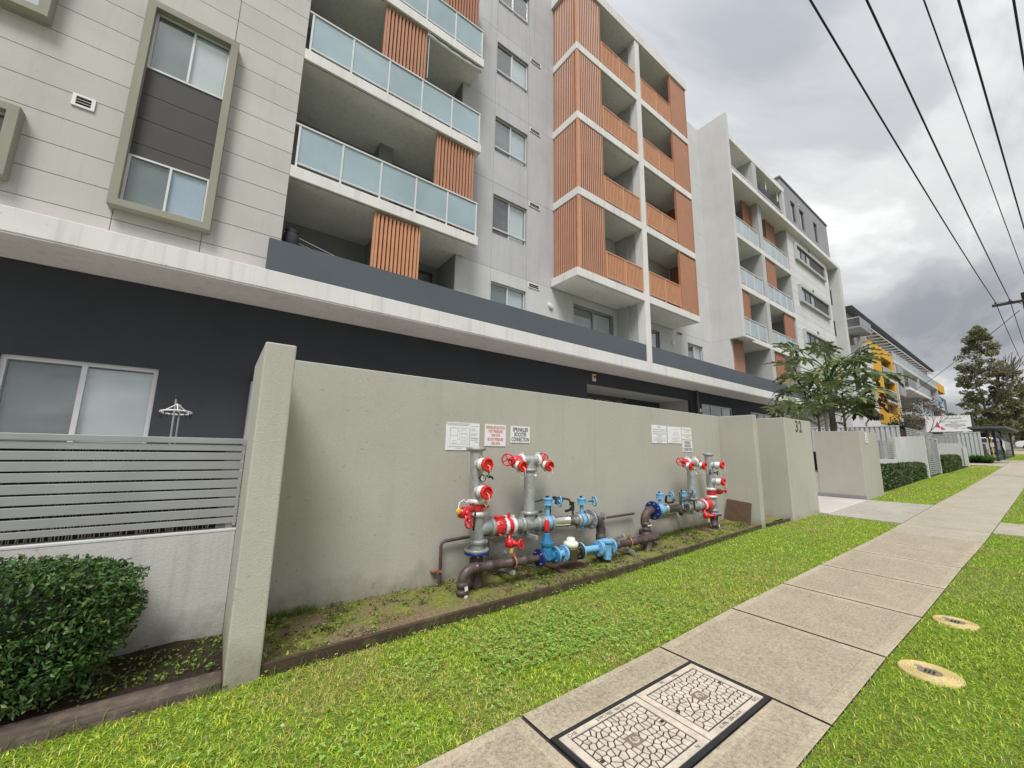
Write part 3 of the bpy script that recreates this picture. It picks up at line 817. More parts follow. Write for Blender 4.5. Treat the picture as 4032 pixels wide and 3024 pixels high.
# ------------------------------------------------------------------ two round yellow valve covers in the verge
for k, (cx_, cy_, rr, lab) in enumerate(((4.475, 0.735, 0.178, 'round yellow concrete valve cover in the verge, the nearer and more worn one'),
                                         (5.86, 0.735, 0.155, 'round yellow concrete valve cover in the verge, the farther one'))):
    z = g(cx_)-0.022
    c = thing('valve_cover', lab, 'valve cover', (cx_, cy_, z), 'yellow valve covers beside the footpath')
    prof = [(0, rr), (0.028, rr), (0.034, rr-0.008)]
    for q in range(6):
        r0 = rr-0.012-q*(rr-0.085)/6; r1 = rr-0.012-(q+0.75)*(rr-0.085)/6
        prof += [(0.034, r0), (0.037, (r0+r1)/2), (0.034, r1), (0.031, r1-0.002)]
    prof += [(0.034, 0.074), (0.034, 0.07), (0.024, 0.069)]
    obj('collar', MB().lathe((cx_, cy_, z), (0,0,1), prof, 40), 'cover_yellow', c)
    m = MB().lathe((cx_, cy_, z+0.02), (0,0,1), [(0, 0.068), (0.012, 0.068), (0.014, 0.060), (0.011, 0.057)], 28)
    lid_ = obj('metal_lid', m, 'logo_plate', c)
    m = MB()
    for q in range(-1, 2): m.box(cx_-0.03, cx_+0.03, cy_+q*0.022-0.006, cy_+q*0.022+0.006, z+0.031, z+0.036)
    stuff(obj('ribs', m, 'lid_groove', lid_))
    obj('hinge', MB().box(cx_+0.02, cx_+0.052, cy_+0.045, cy_+0.085, z+0.028, z+0.041), 'cast_grey', c)
# ================================================================== THE APARTMENT BUILDING
B = thing('apartment_building', 'long five storey pale grey apartment building with orange slatted screens and glass balconies', 'building', (12, 9.8, 0))

def window(parent, x0, x1, z0, z1, y, mull=(), fmat='alu_grey', fw=0.05, fills=None, depth=0.07, transom=None, pane='pane_clear', name='window'):
    """sliding window: frame > panes, blinds behind them, dark room"""
    mb = MB()
    mb.box(x0, x1, y, y+depth, z0, z0+fw); mb.box(x0, x1, y, y+depth, z1-fw, z1)
    mb.box(x0, x0+fw, y, y+depth, z0+fw, z1-fw); mb.box(x1-fw, x1, y, y+depth, z0+fw, z1-fw)
    xs = [x0+fw] + list(mull) + [x1-fw]
    for m in mull: mb.box(m-fw*0.5, m+fw*0.5, y-0.004, y+depth-0.004, z0+fw, z1-fw)
    if transom: mb.box(x0+fw, x1-fw, y+0.004, y+depth-0.01, transom-fw*0.35, transom+fw*0.35)
    w = obj(name, mb, fmat, parent)
    fills = fills or ['blind_grey']*(len(xs)-1)
    for k, (a, b) in enumerate(zip(xs, xs[1:])):
        bx('pane', w, pane, a, b, y+0.025, y+0.031, z0+fw, z1-fw)
        f = fills[k % len(fills)]
        if f: bx('blind', w, f, a+0.01, b-0.01, y+depth+0.02, y+depth+0.03, z0+fw*1.2, z1-fw*1.4)
    mb = MB().add([(x0, y+0.26, z0), (x1, y+0.26, z0), (x1, y+0.26, z1), (x0, y+0.26, z1)], [(0,1,2,3)])
    for a in (x0, x1): mb.add([(a, y+depth, z0), (a, y+0.26, z0), (a, y+0.26, z1), (a, y+depth, z1)], [(0,1,2,3)])
    for c in (z0, z1): mb.add([(x0, y+depth, c), (x1, y+depth, c), (x1, y+0.26, c), (x0, y+0.26, c)], [(0,1,2,3)])
    obj('room', mb, 'interior_dark', w)
    return w

# ---- ground floor: dark wall under the ledge, entry recess, windows
gf_ops = [(-3.0, -1.08, 0.7, 3.0), (10.63, 17.73, 0.2, 4.09), (18.75, 21.97, 1.2, 4.03), (24.08, 27.15, 1.2, 4.0), (-8.2, -5.2, 0.7, 3.0)]
obj('ground_floor_wall', openings_wall(-14, 28.87, 0, 4.58, 9.8, gf_ops, 0.14, 2.0), 'dark_paint', B)
window(B, -3.0, -1.08, 0.7, 3.0, 9.86, (-2.05,), 'alu_white', 0.07, ['blind_grey', 'blind_white'])
window(B, -8.2, -5.2, 0.7, 3.0, 9.86, (-6.7,), 'alu_white', 0.07, ['blind_grey', 'blind_white'])
window(B, 18.75, 21.97, 1.2, 4.03, 9.86, (19.75, 20.9), 'alu_white', 0.07, ['blind_white', None, None], pane='pane_mirror')
window(B, 24.08, 27.15, 1.2, 4.0, 9.86, (25.1, 26.1), 'alu_white', 0.07, [None, None, 'blind_grey'], pane='pane_mirror')
# recess behind the wall: ceiling, side walls, glazed doors at the back
mb = MB()
mb.add([(10.63,9.94,4.09),(17.73,9.94,4.09),(17.73,11.5,4.09),(10.63,11.5,4.09)], [(0,1,2,3)])
mb.add([(17.73,9.94,0.2),(17.73,11.5,0.2),(17.73,11.5,4.09),(17.73,9.94,4.09)], [(0,1,2,3)])
mb.add([(10.63,9.94,0.2),(10.63,11.5,0.2),(10.63,11.5,4.09),(10.63,9.94,4.09)], [(3,2,1,0)])
obj('entry_recess', mb, 'recess_light', B)
window(B, 10.63, 15.0, 0.2, 4.0, 11.4, (11.4, 12.9, 14.2), 'alu_dark', 0.10, [None])
bx('wall', B, 'dark_paint', 15.0, 17.73, 11.44, 11.6, 0.2, 4.09)
obj('downpipe', MB().cyl((0.42, 9.68, 0.0), (0.42, 9.68, 2.92), 0.05, 12), 'alu_grey', B)
obj('downpipe_collar', MB().cyl((0.42, 9.68, 2.92), (0.42, 9.68, 3.02), 0.06, 12).cyl((0.42, 9.68, 2.97), (0.42, 9.79, 2.97), 0.05, 10), 'black_rubber', B)
bx('downpipe', B, 'alu_dark', 18.10, 18.26, 9.66, 9.79, 0.3, 4.58)
al = obj('alarm_box', MB().box(10.90, 11.06, 9.74, 9.795, 4.20, 4.46), 'plastic_white', B, label='white alarm box with a red bell')
obj('bell', MB().lathe((10.98, 9.74, 4.35), (0,-1,0), [(0, 0.06), (0.03, 0.055), (0.05, 0.02)], 16), 'red_enamel', al)
def wall_light(x, y, z, r=0.11):
    l = obj('wall_light', MB().lathe((x, y, z), (0,-1,0), [(0, r), (0.05, r), (0.065, r*0.9), (0.05, r*0.78)], 24), 'plastic_white', B)
    obj('diffuser', MB().lathe((x, y-0.03, z), (0,-1,0), [(0, r*0.74), (0.02, r*0.7), (0.03, r*0.4)], 20), 'sign_white', l)
wall_light(18.50, 9.79, 3.66, 0.10); wall_light(15.5, 11.43, 3.72, 0.10)
wall_light(8.80, 9.79, 6.65, 0.105); wall_light(16.45, 9.79, 6.68, 0.105)

# ---- the ledge that runs the whole front and the dark parapets standing on it
obj('ledge', MB().box(-14, 29.3, 8.5, 9.797, 4.58, 4.96), 'slab_white', B, bevel=0.012)
obj('drip_strip', MB().box(-14, 29.2, 8.515, 8.56, 4.555, 4.58), 'slab_white', B)
obj('parapet', MB().box(0.325, 12.50, 8.515, 8.66, 4.962, 5.62), 'parapet_paint', B, bevel=0.008)
obj('parapet', MB().box(12.86, 29.2, 8.515, 8.66, 4.962, 5.62), 'parapet_paint', B, bevel=0.008)

# ---- left wing: boarded wall with olive framed windows
obj('wall', MB().box(-14, 0.52, 9.03, 11.05, 4.962, 21.0), 'joint_dark', B)
JZ = [4.87+0.503*k for k in range(0, 33)]
for k, (za, zb) in enumerate(zip(JZ, JZ[1:])):
    if za > 13.2: break
    za = max(za, 4.962)
    if zb < 5.45 or zb < 5.95 and zb > 5.85:
        cuts = [-14, -8.2, -5.0, -1.92, -0.72, 0.55]
    elif zb > 9.3 and zb < 13.5:
        cuts = [-14, -8.2, -5.0, -0.69, 0.55]
    else: cuts = [-14, -8.2, -5.0, 0.55]
    for a, b in zip(cuts, cuts[1:]):
        bx('wall_board', B, 'facade_board', a+(0.005 if a > -13 else 0), b-(0.005 if b < 0.5 else 0), 9.0, 9.03, za+0.006, zb-0.006)
bx('wall_board', B, 'facade_board', -14, 0.55, 9.001, 9.03, 13.41, 21.0)
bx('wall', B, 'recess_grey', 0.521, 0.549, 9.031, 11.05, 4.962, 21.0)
def olive_frame(x0, x1, z0, z1, t, y0, y1, parent=B, mat='frame_olive', name='window_surround'):
    mb = MB()
    # splayed surround: outer edge proud, inner edge leaning back a little
    o = [(x0, z0), (x1, z0), (x1, z1), (x0, z1)]; i_ = [(x0+t, z0+t), (x1-t, z0+t), (x1-t, z1-t), (x0+t, z1-t)]
    v = [(p[0], y0, p[1]) for p in o] + [(p[0], y0, p[1]) for p in i_] + [(p[0], y1, p[1]) for p in o] + [(p[0], y1, p[1]) for p in i_]
    f = []
    for k in range(4):
        j = (k+1) % 4
        f += [(k, j, 4+j, 4+k), (8+k, 8+j, j, k), (4+k, 4+j, 12+j, 12+k), (8+j, 8+k, 12+k, 12+j)]
    mb.add(v, f)
    return obj(name, mb, mat, parent, bevel=0.006)
s1 = olive_frame(-1.98, -0.60, 5.555, 9.72, 0.125, 8.80, 8.998)
window(B, -1.855, -0.725, 8.40, 9.595, 8.925, (-1.285,), 'alu_white', 0.035, ['blind_grey', 'blind_white'], 0.03)
window(B, -1.855, -0.725, 5.68, 6.62, 8.925, (-1.285,), 'alu_white', 0.035, ['blind_grey', 'blind_blue'], 0.03)
for za, zb in ((6.625, 6.862), (6.872, 7.36), (7.37, 7.868), (7.878, 8.392)):
    bx('spandrel_panel', B, 'panel_brown', -1.853, -0.727, 8.945, 8.985, za, zb)
olive_frame(-4.45, -3.07, 5.54, 6.72, 0.125, 8.80, 8.998)
window(B, -4.325, -3.195, 5.665, 6.595, 8.925, (-3.76,), 'alu_white', 0.035, ['blind_grey', 'curtain_dark'], 0.03)
olive_frame(-4.45, -3.04, 8.42, 12.6, 0.125, 8.80, 8.998)
window(B, -4.325, -3.165, 8.55, 9.6, 8.925, (-3.74,), 'alu_white', 0.035, ['blind_grey', 'blind_white'], 0.03)
bx('spandrel_panel', B, 'panel_brown', -4.323, -3.167, 8.945, 8.985, 9.61, 11.3)
window(B, -4.325, -3.165, 11.31, 12.47, 8.925, (-3.74,), 'alu_white', 0.035, ['blind_grey', 'blind_white'], 0.03)
def vent(x0, x1, z0, z1, y):
    mb = MB(); t = 0.035 if z1-z0 > 0.2 else 0.022
    mb.box(x0, x1, y-0.025, y, z0, z0+t); mb.box(x0, x1, y-0.025, y, z1-t, z1)
    mb.box(x0, x0+t*1.3, y-0.025, y, z0+t, z1-t); mb.box(x1-t*1.3, x1, y-0.025, y, z0+t, z1-t)
    v = obj('wall_vent', mb, 'plastic_white', B)
    bx('grille_back', v, 'interior_dark', x0+t, x1-t, y-0.006, y-0.002, z0+t, z1-t)
    n = 2 if z1-z0 < 0.2 else 3
    for k in range(1, n):
        zz = z0+t+(z1-z0-2*t)*k/n
        obj('louvre', MB().obox(((x0+x1)/2, y-0.014, zz), ((x1-x0)/2-t*1.3, 0, 0), (0, 0.009, 0.006), (0, -0.004, 0.006)), 'plastic_white', v)
vent(-2.645, -2.373, 7.18, 7.40, 9.0)

# ---- left wing balconies
LZ = (7.37, 10.37, 13.39, 16.40)
for k, zb in enumerate(LZ):
    bal = obj('balcony', MB().box(0.553, 5.31, 9.0, 11.05, zb, zb+0.275), 'slab_white', B, bevel=0.01)
    obj('soffit_groove', MB().box(0.60, 5.26, 9.06, 9.075, zb-0.006, zb+0.001), 'joint_dark', bal)
    if k == 3: continue
    zt = zb+0.275
    px_l = [0.65, 1.565, 2.475, 3.395, 4.31, 5.24]
    for p in px_l: bx('post', bal, 'alu_white', p-0.022, p+0.022, 9.03, 9.08, zt-0.06, zt+1.03)
    bx('handrail', bal, 'alu_white', 0.553, 5.28, 9.02, 9.09, zt+1.03, zt+1.068)
    bx('bottom_rail', bal, 'alu_white', 0.672, 5.218, 9.04, 9.07, zt+0.10, zt+0.135)
    for a, b in zip(px_l, px_l[1:]): bx('glass_panel', bal, 'glass_frosted', a+0.024, b-0.024, 9.048, 9.060, zt+0.135, zt+1.01)
    bx('glass_panel', bal, 'glass_frosted', 5.246, 5.258, 9.09, 9.79, zt+0.135, zt+1.01)
    bx('handrail', bal, 'alu_white', 5.22, 5.28, 9.09, 9.79, zt+1.03, zt+1.068)
    bx('curb', bal, 'panel_brown', 0.70, 5.2, 9.12, 9.16, zt, zt+0.07)
# balcony interiors
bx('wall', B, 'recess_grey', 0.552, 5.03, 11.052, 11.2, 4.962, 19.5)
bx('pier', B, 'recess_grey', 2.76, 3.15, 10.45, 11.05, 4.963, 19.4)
for k in range(3):
    z0 = (4.965, 7.65, 10.65)[k]
    window(B, 3.5, 4.85, z0, z0+2.15, 10.98, (4.18,), 'alu_dark', 0.06, ['blind_grey', None], name='balcony_door')

def slat_screen(x0, x1, z0, z1, y, n, mat, axis='x', w=0.05, d=0.022, frame=True, rounded=True, parent=B, top_rail=True, edge=0.05, shade_board=False):
    """a framed screen of upright slats; each slat is a piece. axis 'x': faces the street, 'y': faces along it"""
    mb = MB()
    def b3(a0, a1, t0, t1, c0, c1):
        if axis == 'x': mb.box(a0, a1, y+t0, y+t1, c0, c1)
        else: mb.box(y+t0, y+t1, a0, a1, c0, c1)
    b3(x0, x0+edge, -0.03, 0.05, z0, z1); b3(x1-edge, x1, -0.03, 0.05, z0, z1)
    b3(x0+edge, x1-edge, 0.015, 0.05, z0, z0+0.05); b3(x0+edge, x1-edge, 0.015, 0.05, z1-0.05, z1)
    sc_ = obj('slat_screen', mb, mat, parent)
    if shade_board:  # added dark board standing in for the shade behind the slats
        if axis == 'x': bx('shade_board', sc_, 'gap_shade', x0+edge, x1-edge, y+0.052, y+0.062, z0, z1)
        else: bx('shade_board', sc_, 'gap_shade', y+0.052, y+0.062, x0+edge, x1-edge, z0, z1)
    a0, a1 = x0+edge, x1-edge
    sp = (a1-a0)/n
    src = None
    for k in range(n):
        c = a0+sp*(k+0.5)
        wpos = (c, y, z0+0.02) if axis == 'x' else (y, c, z0+0.02)
        if src is None:
            m = MB(); h = z1-z0-0.05
            prof = [(-w/2, 0.006), (-w/2, -d*0.35), (-w*0.28, -d), (w*0.28, -d), (w/2, -d*0.35), (w/2, 0.006)]
            if axis == 'y': prof = [(q, p) for p, q in prof][::-1]
            nn = len(prof)
            vs_ = [(wpos[0]+p, wpos[1]+q, wpos[2]) for p, q in prof]+[(wpos[0]+p, wpos[1]+q, wpos[2]+h) for p, q in prof]
            m.add(vs_, [(i, (i+1) % nn, nn+(i+1) % nn, nn+i) for i in range(nn)]+[tuple(range(nn))[::-1], tuple(range(nn, 2*nn))])
            src = obj('slat', m, mat, sc_, origin=wpos)
        else: like(src, 'slat', sc_, wpos)
    return sc_
slat_screen(2.42, 3.615, 4.97, 7.335, 9.13, 11, 'timber_orange_bright', w=0.072, d=0.045, shade_board=True)
slat_screen(3.93, 5.135, 7.66, 10.355, 9.13, 11, 'timber_orange', w=0.072, d=0.045, shade_board=True)
slat_screen(2.28, 3.46, 10.66, 13.375, 9.13, 11, 'timber_orange', w=0.072, d=0.045, shade_board=True)
slat_screen(3.95, 5.12, 13.68, 16.39, 9.13, 11, 'timber_red', w=0.072, d=0.045, shade_board=True)

# ---- set back window wall in panels, behind and beside the slatted tower
ZB = [4.962, 7.31, 10.34, 13.36, 16.36, 20.09]
XB = [5.03, 6.275, 7.735, 9.92, 12.5, 16.5, 17.6, 20.2]
wins = {}
for lv, (za, zb) in enumerate(((5.45, 6.88), (8.50, 9.93), (11.50, 12.88), (14.55, 15.90), (17.55, 18.90))):
    wins[(6.305, 7.715, za, zb)] = ('side', lv)
wins[(9.97, 12.25, 4.98, 7.03)] = ('door', 0)
wins[(14.2, 15.45, 4.98, 7.02)] = ('door', 0)
for z in (7.66, 10.66, 13.66, 16.62):
    wins[(10.35, 11.5, z, z+2.2)] = ('door', 1); wins[(13.25, 14.35, z, z+2.2)] = ('door', 1)
wins[(17.78, 19.20, 5.5, 6.95)] = ('side', 5)
for i, (xa, xb) in enumerate(zip(XB, XB[1:])):
    for j, (za, zb) in enumerate(zip(ZB, ZB[1:])):
        ops = [o for o in wins if o[0] >= xa-0.01 and o[1] <= xb+0.01 and o[2] >= za-0.01 and o[3] <= zb+0.01]
        gp = 0.005
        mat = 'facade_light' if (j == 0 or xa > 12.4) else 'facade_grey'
        obj('wall_panel', openings_wall(xa+gp, xb-gp, za+gp, zb-gp, 9.8, ops, 0.10, 0.06), mat, B)
bx('wall', B, 'joint_dark', 5.035, 20.19, 9.93, 9.95, 16.4, 20.05)
mbk = openings_wall(5.04, 20.19, 4.97, 20.05, 9.852, list(wins), 0.05, 0.1)
obj('wall_core', mbk, 'joint_dark', B)
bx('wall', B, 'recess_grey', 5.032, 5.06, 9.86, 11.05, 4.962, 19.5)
for (a, b, c, d), (kind, lv) in wins.items():
    if kind == 'side':
        mx_ = a + (b-a)*0.49
        fl = (['blind_grey', 'blind_white'], ['curtain_dark', 'blind_white'], ['blind_grey', 'blind_white'], ['curtain_dark', 'blind_white'], ['curtain_dark', 'blind_grey'], ['curtain_dark', 'blind_white'])[lv]
        window(B, a, b, c, d, 9.87, (mx_,), 'alu_white', 0.045, fl, 0.06, transom=c+0.24 if lv != 5 else None)
        if lv in (1, 2, 3, 4):
            obj('sill_rail', MB().box(a+0.03, b-0.03, 9.83, 9.86, c+0.215, c+0.255), 'alu_white', B)
            obj('sill', MB().box(a, b, 9.795, 9.90, c-0.02, c+0.012), 'facade_light', B)
    else:
        window(B, a, b, c, d, 9.88, (a+(b-a)*0.5,), 'alu_grey', 0.06, ['blind_grey', 'blind_white'] if lv == 0 else ['curtain_dark', None], 0.07, name='balcony_door')
for z in (7.07, 10.10, 13.10, 16.10): vent(7.80, 8.29, z, z+0.165, 9.798)
vent(16.84, 17.33, 7.15, 7.32, 9.798)

# ---- slatted tower
TB = ((7.35, 7.64), (10.35, 10.645), (13.36, 13.655), (16.30, 16.60))
for k, (za, zb) in enumerate(TB):
    x0 = 8.84 if k == 0 else 8.93
    bal = obj('balcony', MB().box(x0, 16.58, 8.5, 9.796, za, zb), 'slab_white', B, bevel=0.01)
    obj('soffit_groove', MB().box(x0+0.05, 16.5, 8.56, 8.575, za-0.006, za+0.001), 'joint_dark', bal)
mb = MB()
mb.hexa([(8.86,8.46,19.36),(16.62,8.46,19.36),(16.62,9.796,19.36),(8.86,9.796,19.36)], [(8.86,8.46,19.78),(16.62,8.46,19.78),(16.62,9.796,19.78),(8.86,9.796,19.78)])
mb.hexa([(8.86,8.46,19.781),(16.62,8.46,19.781),(16.62,14,19.781),(8.86,14,19.781)], [(8.96,8.58,19.95),(16.52,8.58,19.95),(16.52,13.9,19.95),(8.96,13.9,19.95)])
obj('roof_slab', mb, 'slab_white', B)
obj('fin_wall', MB().box(12.53, 12.835, 8.498, 8.86, 4.961, 19.355), 'slab_white', B, bevel=0.006)
obj('fin_wall', MB().box(12.56, 12.80, 8.86, 9.22, 4.962, 19.354), 'recess_light', B)
obj('pier', MB().box(12.49, 12.90, 9.22, 9.796, 4.963, 19.353), 'recess_light', B)
for k, (za, zb) in enumerate(TB):
    z0 = zb+0.012; z1 = (TB[k+1][0] if k < 3 else 19.36)-0.012
    slat_screen(9.02, 10.285, z0, z1, 8.545, 12, 'timber_orange', w=0.056, d=0.022, edge=0.03, shade_board=True)
    slat_screen(8.66, 9.74, z0, z1, 8.972, 11, 'timber_orange', axis='y', w=0.056, d=0.022, edge=0.03, shade_board=True)
    bx('corner_post', B, 'timber_orange_bright', 8.945, 9.02, 8.515, 8.60, z0, z1)
    # two pairs of balustrade panels
    for (xs_) in ((10.34, 11.43, 12.50), (12.89, 14.02, 15.17)):
        rail = obj('balustrade', MB().box(xs_[0], xs_[2], 8.52, 8.57, zb+1.03, zb+1.07).box(xs_[0], xs_[2], 8.53, 8.56, zb+0.10, zb+0.14)
                   .box(xs_[0], xs_[0]+0.045, 8.522, 8.568, zb, zb+1.03).box(xs_[1]-0.022, xs_[1]+0.022, 8.522, 8.568, zb, zb+1.03).box(xs_[2]-0.045, xs_[2], 8.522, 8.568, zb, zb+1.03), 'timber_orange_bright', B)
        for a, b in ((xs_[0]+0.045, xs_[1]-0.022), (xs_[1]+0.022, xs_[2]-0.045)):
            bx('shade_board', rail, 'gap_shade', a, b, 8.560, 8.566, zb+0.14, zb+1.03)  # added dark sheet, painted shade for the gaps between the bars
            n = 12; sp = (b-a)/n
            for q in range(n):
                c = a+sp*(q+0.5)
                bx('bar', rail, 'timber_orange_bright', c-0.022, c+0.022, 8.534, 8.556, zb+0.14, zb+1.03)
    # far screen: slats so close that they read as one board from here
    sc2 = obj('slat_screen', MB().box(15.19, 15.24, 8.50, 8.60, z0, z1).box(16.49, 16.54, 8.50, 8.60, z0, z1).box(15.24, 16.49, 8.575, 8.60, z0, z1), 'timber_red', B)
    m = MB()
    for q in range(20):
        c = 15.255+q*0.0625; m.box(c, c+0.038, 8.515, 8.5745, z0+0.01, z1-0.10)
    stuff(obj('slats', m, 'timber_orange', sc2))
    m = MB().box(16.50, 16.535, 8.605, 9.78, z0, z1)
    obj('side_panel', m, 'timber_red', sc2)
# ---- right wing: tall fin, balconies, boarded wall, dark top storey
obj('fin_wall', MB().box(20.2, 20.46, 8.24, 14.0, 7.36, 20.10), 'facade_light', B, bevel=0.01)
obj('fin_wall', MB().box(20.2, 20.46, 8.90, 14.0, 4.962, 7.358), 'facade_light', B)
bx('wall', B, 'facade_light', 20.0, 28.9, 9.8, 9.9, 4.58, 4.95)
RB = ((7.50, 7.75), (10.30, 10.60), (13.28, 13.56))
RY = 8.60
for k, (za, zb) in enumerate(RB):
    x0 = 20.21 if k == 0 else 20.47
    y0 = 8.245 if k == 0 else RY
    mb = MB().box(20.47, 28.92, RY, 11.0, za, zb)
    bal = obj('balcony', mb, 'slab_white', B, bevel=0.008)
    groups = ((20.55, 22.06, 23.10, 24.20), (24.95, 25.85, 26.78, 27.73, 28.70))
    for gi, px_l in enumerate(groups):
        for p in px_l: bx('post', bal, 'alu_white', p-0.025, p+0.025, RY+0.03, RY+0.08, zb-0.02, zb+0.96)
        bx('handrail', bal, 'alu_white', px_l[0]-0.03, px_l[-1]+0.03, RY+0.02, RY+0.09, zb+0.96, zb+1.0)
        for a, b in zip(px_l, px_l[1:]): bx('glass_panel', bal, 'glass_frosted_far', a+0.03, b-0.03, RY+0.05, RY+0.062, zb+0.09, zb+0.93)
obj('soffit_lip', MB().box(20.22, 21.6, 8.26, 8.598, 7.40, 7.52), 'slab_white', B)
obj('divider_wall', MB().box(24.40, 24.88, RY+0.004, 11.0, 4.963, 16.50), 'recess_light', B)
bx('wall', B, 'recess_light', 20.46, 28.9, 11.0, 11.2, 4.962, 16.5)
bx('wall', B, 'recess_light', 28.90, 28.93, 8.66, 11.0, 4.962, 16.5)
for z in (7.76, 10.61, 13.57):
    window(B, 22.4, 24.0, z, z+2.2, 10.90, (23.2,), 'alu_dark', 0.06, ['curtain_dark', None], name='balcony_door')
    window(B, 25.4, 27.4, z, z+2.2, 10.90, (26.4,), 'alu_dark', 0.06, ['curtain_dark', None], name='balcony_door')
def board_screen(x0, x1, z0, z1, y, mat='timber_red'):
    s_ = obj('slat_screen', MB().box(x0, x0+0.05, y-0.03, y+0.05, z0, z1).box(x1-0.05, x1, y-0.03, y+0.05, z0, z1).box(x0+0.05, x1-0.05, y+0.02, y+0.05, z0, z1), mat, B)
    m = MB(); n = int((x1-x0-0.1)/0.065)
    for q in range(n):
        c = x0+0.06+q*0.065; m.box(c, c+0.042, y-0.025, y+0.0195, z0+0.02, z1-0.05)
    stuff(obj('slats', m, mat, s_))
board_screen(25.2, 26.5, 10.62, 13.26, 8.70)
board_screen(21.5, 22.38, 7.77, 10.28, 8.70)
board_screen(27.25, 28.70, 7.77, 10.28, 8.70)
board_screen(23.3, 24.7, 13.58, 16.48, 9.0)
board_screen(26.5, 27.9, 13.58, 16.48, 9.0)
board_screen(20.52, 21.75, 4.97, 7.48, 8.95, 'timber_orange')
board_screen(25.25, 26.7, 4.97, 7.48, 8.72)
# top: overhanging slab, two open balconies with roof, dark storey
obj('roof_slab', MB().box(20.47, 39.0, 8.24, 11.2, 16.52, 16.80), 'slab_white', B, bevel=0.01)
obj('roof_slab', MB().box(20.47, 28.0, 8.24, 12.0, 18.60, 18.95), 'slab_white', B, bevel=0.01)
obj('divider_wall', MB().box(23.22, 23.76, 8.26, 10.4, 16.802, 18.598), 'recess_light', B)
obj('divider_wall', MB().box(27.65, 27.99, 8.26, 10.4, 16.802, 18.598), 'facade_light', B)
bx('wall', B, 'recess_light', 20.46, 28.7, 10.4, 10.6, 16.8, 18.6)
for a, b in ((20.5, 23.2), (23.8, 27.6)):
    r_ = obj('balustrade', MB().box(a, b, 8.30, 8.35, 17.02, 17.07), 'alu_white', B)
    for q in range(4):
        c = a+0.05+(b-a-0.1)*q/3; bx('post', r_, 'alu_white', c-0.02, c+0.02, 8.305, 8.345, 16.80, 17.02)
ops = [(30.30, 31.16, 17.75, 19.30), (31.95, 32.88, 17.75, 19.35), (34.86, 35.70, 17.80, 19.45)]
obj('top_storey_wall', openings_wall(28.65, 38.2, 16.8, 20.25, 8.6, ops, 0.12, 6.0), 'storey_dark', B)
obj('roof_cap', MB().box(28.60, 38.25, 8.55, 14.6, 20.25, 20.40), 'roof_dark', B)
for o in ops: window(B, o[0], o[1], o[2], o[3], 8.68, (), 'alu_dark', 0.09, ['blind_white'], 0.05)
vent(32.02, 32.40, 19.55, 19.72, 8.598)
# boarded white wall with three long framed windows
obj('wall', MB().box(28.94, 37.0, 8.66, 12, 4.962, 16.515), 'joint_dark', B)
z = 5.0
while z < 16.45:
    bx('wall_board', B, 'facade_board_white', 28.94, 37.0, 8.62, 8.66, z+0.008, min(z+0.52, 16.51)-0.008); z += 0.52
for (za, zb) in ((14.72, 15.95), (11.70, 12.93), (8.58, 9.83)):
    olive_frame(29.95, 35.95, za, zb, 0.17, 8.46, 8.618, mat='recess_light')
    window(B, 30.12, 32.95, za+0.17, zb-0.17, 8.53, (31.05, 32.0), 'alu_dark', 0.08, ['blind_white', 'curtain_dark', 'blind_white'], 0.04)
    zm = (za+zb)/2
    for c, d in ((za+0.175, zm-0.005), (zm+0.005, zb-0.175)):
        bx('spandrel_panel', B, 'panel_brown', 32.96, 35.78, 8.55, 8.60, c, d)
    bx('wall_fitting', B, 'alu_dark', 32.9, 33.1, 8.58, 8.619, zb+0.22, zb+0.38)
bx('wall', B, 'recess_light', 37.0, 38.4, 8.95, 9.1, 4.962, 16.5)
fw_ = obj('fin_wall', MB().box(38.4, 39.0, 8.24, 12.0, 4.962, 16.515), 'facade_light', B, bevel=0.01)
for z in (8.0, 11.0, 13.6): bx('slot_window', B, 'alu_dark', 38.385, 38.399, 8.85, 8.95, z, z+1.25)
# body of the building behind everything, roofs and far end
obj('building_core', MB().box(-14, 5.0, 11.25, 24, 0, 21).box(5.1, 20.1, 11.6, 24, 0.0, 19.7).box(20.5, 38.9, 12.3, 24, 0.0, 18.2), 'facade_grey', B)
obj('ground_floor_wall', MB().box(28.875, 38.9, 9.9, 12.0, 0.0, 4.961), 'facade_light', B)

# ---- small things on the balconies
aw = thing('rolled_awning', 'rolled pale awning hanging under the third balcony ceiling', 'awning', (4.4, 9.1, 13.3))
pts = [(3.50+1.75*t, 9.10, 13.31-0.10*math.sin(math.pi*t)*0.6) for t in np.linspace(0, 1, 14)]
obj('roll', MB().tube(pts, [0.055+0.008*math.sin(i*2.1) for i in range(14)], 12), 'awning_cloth', aw)
obj('bracket', MB().box(3.46, 3.52, 9.06, 9.14, 13.27, 13.39), 'alu_white', aw)
obj('bracket', MB().box(5.23, 5.29, 9.06, 9.14, 13.27, 13.39), 'alu_white', aw)
obj('cord', MB().tube([(3.53, 9.10, 13.3), (3.53, 9.10, 11.9)], 0.008, 6), 'plastic_white', aw)
cl = thing('clothes_line', 'thin clothes lines stretched across the lowest left balcony', 'clothes line', (2.3, 9.8, 6.0))
for k in range(4):
    y = 9.45+0.16*k
    obj('line', MB().tube([(0.62+0.02*k, y, 6.30-0.055*k), (1.8, y+0.05, 6.05-0.03*k), (3.1, y+0.1, 5.88)], 0.006, 5), 'plastic_white', cl)
for xx in (2.0, 2.35, 2.95): obj('peg', MB().box(xx, xx+0.02, 9.6, 9.63, 5.93, 6.07), 'plastic_white', cl)
bg = MB().lathe((0.75, 9.3, 5.55), (0,0,1), [(0, 0.13), (0.35, 0.16), (0.62, 0.15), (0.66, 0.11), (0.72, 0.14), (0.75, 0.05)], 14)
tag(obj('laundry_bag', bg, 'cloth_dark'), 'dark bag hung at the left end of the lowest balcony', 'bag')
